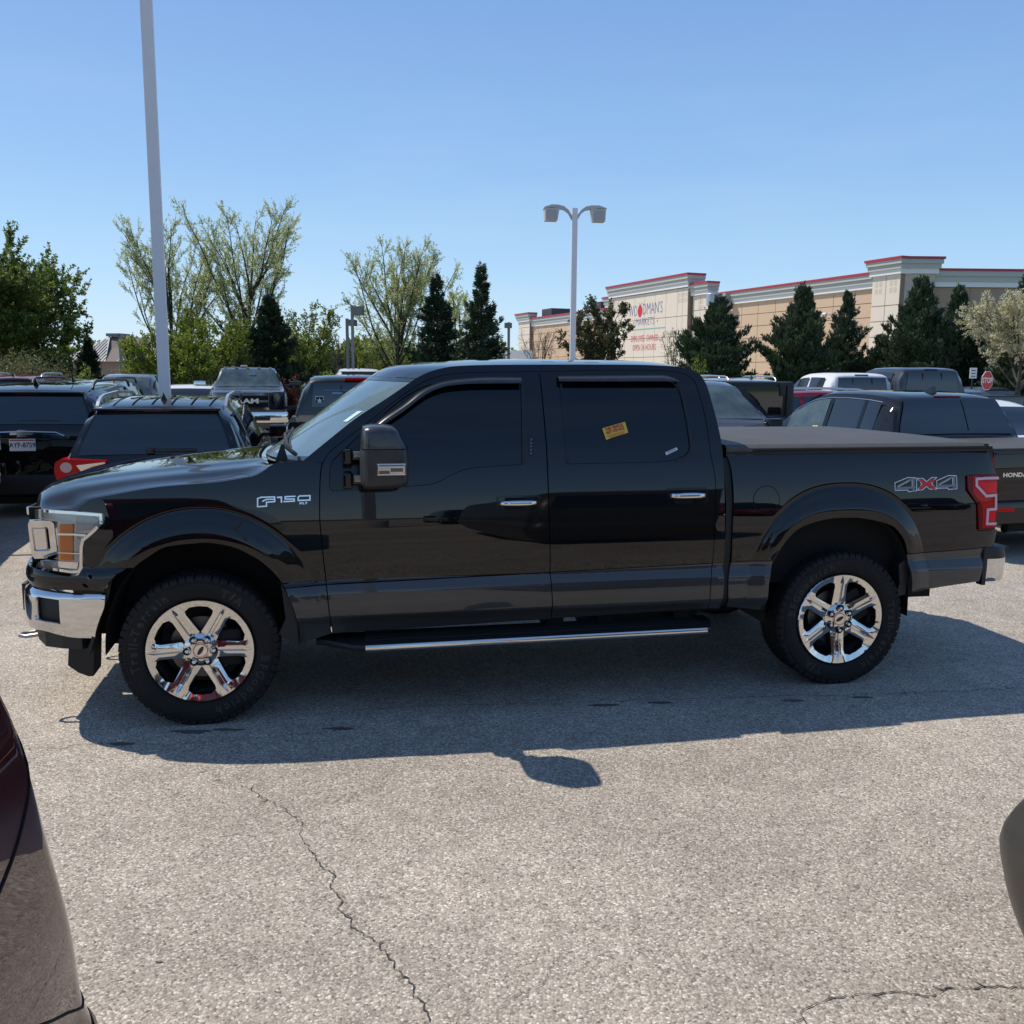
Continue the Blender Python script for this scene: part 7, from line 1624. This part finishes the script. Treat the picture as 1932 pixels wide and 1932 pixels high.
# ================================================================== lamps and signs
POST = pbr('lamp_post_paint', (.66, .66, .68), .45, noise=(3, .3, (.60, .60, .63))); HEAD = pbr('lamp_head_paint', (.42, .43, .41), .5)
np_ = thing('lamp_post', 'tall square pale post in front of the elms, its top outside the photo', 'lamp post', (X_at(312, 16.8, 1), 16.8, 0), .25)
MB().box(-.095, .095, -.095, .095, 0, 10.2, .008).build('post', POST, np_); MB().lathe([(0, .75), (.30, .75), (.30, 0)], 24, 'z').build('concrete_base', pbr('concrete', (.36, .34, .30), .9), np_)
Yl = 30.0
dl = thing('lamp_post', 'white lamp post with two curved arms and boxy heads above the truck', 'lamp post', (X_at(1079, Yl, 3), Yl, 0), .10)
Ht = Z_at(1079, 393, Yl)
MB().box(-.085, .085, -.085, .085, 0, Ht, .006).build('post', POST, dl)
HB_ = MB()
for sg in (-1, 1):
    pts = [(sg*.09, 0, Ht-.22), (sg*.20, 0, Ht-.06), (sg*.34, 0, Ht+.04), (sg*.52, 0, Ht+.075)]
    V = []; Fc = []
    for i, (x, y, z) in enumerate(pts+[(sg*.74, 0, Ht+.06), (sg*.97, 0, Ht-.015)]):
        w_ = (.045, .05, .06, .10, .20, .20)[i]; h_ = (.13, .10, .10, .10, .07, .02)[i]; V += [(x, -w_, z-h_), (x, w_, z-h_), (x, w_, z+.01), (x, -w_, z+.01)]
    for i in range(5):
        for k in range(4): Fc.append((4*i+k, 4*i+4+k, 4*i+4+(k+1) % 4, 4*i+(k+1) % 4))
    Fc += [(0, 1, 2, 3), (20, 23, 22, 21)]; mk('lamp_arm', V, Fc, HEAD, dl)
    V = [(sg*.50, -.20, Ht-.03), (sg*.95, -.20, Ht-.03), (sg*.95, .20, Ht-.03), (sg*.50, .20, Ht-.03), (sg*.56, -.20, Ht-.40), (sg*.93, -.20, Ht-.40), (sg*.93, .16, Ht-.40), (sg*.56, .16, Ht-.40)]
    hd = mk('lamp_head', V, [(0, 1, 5, 4), (1, 2, 6, 5), (2, 3, 7, 6), (3, 0, 4, 7), (0, 3, 2, 1), (4, 5, 6, 7)], HEAD, dl); MB().box(min(sg*.585, sg*.90), max(sg*.585, sg*.90), -.206, -.195, Ht-.375, Ht-.09, .004).build('lens', pbr('lamp_lens_grey', (.34, .34, .33), .3), hd)
def flat_lamp(label, px, Y, top, hx0, hx1, hh):
    t = thing('lamp_post', label, 'lamp post', (X_at(px, Y, 3), Y, 0)); Hh = Z_at(px, top, Y); w_ = .0014*Y; MB().box(-w_, w_, -w_, w_, 0, Hh).build('post', pbr('bronze_post', (.16, .17, .17), .5), t)
    a = (hx0-px)/1763*Y; b = (hx1-px)/1763*Y; MB().box(a, b, -.3, .3, Hh-hh-.05, Hh-.05, .02).build('lamp_head', pbr('bronze_head', (.13, .14, .12), .5), t)
flat_lamp('nearer of two lamp posts with flat box heads left of the vase shaped tree', 664, 37, 576, 666, 684, .32)
flat_lamp('farther, lower one of two lamp posts with flat box heads', 654, 40, 601, 657, 671, .25)
flat_lamp('thin lamp post with one flat head in front of the grey roofed building', 227, 70, 630, 213, 226, .14)
flat_lamp('small lamp post right of the two spruces', 958, 75, 608, 950, 964, .40)
t = thing('stop_sign', 'red stop sign at the right among the parked cars', 'stop sign', (X_at(1860, 33, 1.5), 33, 0), .55)
zc = Z_at(1860, 718, 33); r_ = .325/math.cos(PI/8)
oc = [(r_*math.cos(PI/8+k*PI/4), zc+r_*math.sin(PI/8+k*PI/4)) for k in range(8)]; MB().prism(oc, 'y', -.006, .006).build('sign_border', WHITE, t)
MB().prism([(x*.93, zc+(z-zc)*.93) for x, z in oc], 'y', -.010, -.0061).build('sign_face', pbr('sign_face_red', (.55, .012, .03), .4), t)
V, Fc = fontmesh('STOP', .26, 0, sx=.95, bold=.008); mk('sign_letters', [(u, -.0125, zc+v) for u, v, _ in V], Fc, WHITE, t); MB().box(-.03, .03, .006, .05, 0, zc+.3).build('sign_post', pbr('rusty_post', (.12, .05, .05), .7), t)
t = thing('parking_sign', 'small white parking sign left of the stop sign', 'sign', (X_at(1834, 36, 1.8), 36, 0), .2)
zc = Z_at(1834, 704, 36); sg_ = MB().box(-.15, .15, -.01, .01, zc-.20, zc+.20, .004).build('sign_face', WHITE, t); MB().box(-.025, .025, .01, .05, 0, zc+.2).build('sign_post', PLAST, t)
for k in range(3): MB().box(-.09, .09, -.013, -.0105, zc+.10-.11*k-.02, zc+.10-.11*k+.02).build('sign_print', pbr('ink_grey', (.15, .15, .16), .6), sg_)
# dumpster, far roof
t = thing('green_dumpster', 'green bin below the slim pine at the foot of the cream tower', 'dumpster', (X_at(1640, 50, 1), 50, 0)); MB().box(-.9, .9, -.6, .6, .1, 2.0, .04).build('bin', pbr('bin_green', (.01, .09, .06), .5), t); MB().box(-.95, .95, -.65, .65, 2.0, 2.08, .02).build('lid', PLAST, t)
t = thing('far_canopy', 'pale low canopy roof between the spruces and the store', 'canopy', (X_at(968, 110, 3), 110, 0)); MB().box(-2.6, 2.2, -2, 2, 3.6, 4.5, .05).build('roof', CORL, t); MB().box(-1.6, -1.3, -.2, .2, 0, 3.6).build('post', REDM, t); MB().box(1.3, 1.6, -.2, .2, 0, 3.6).build('post', REDM, t)
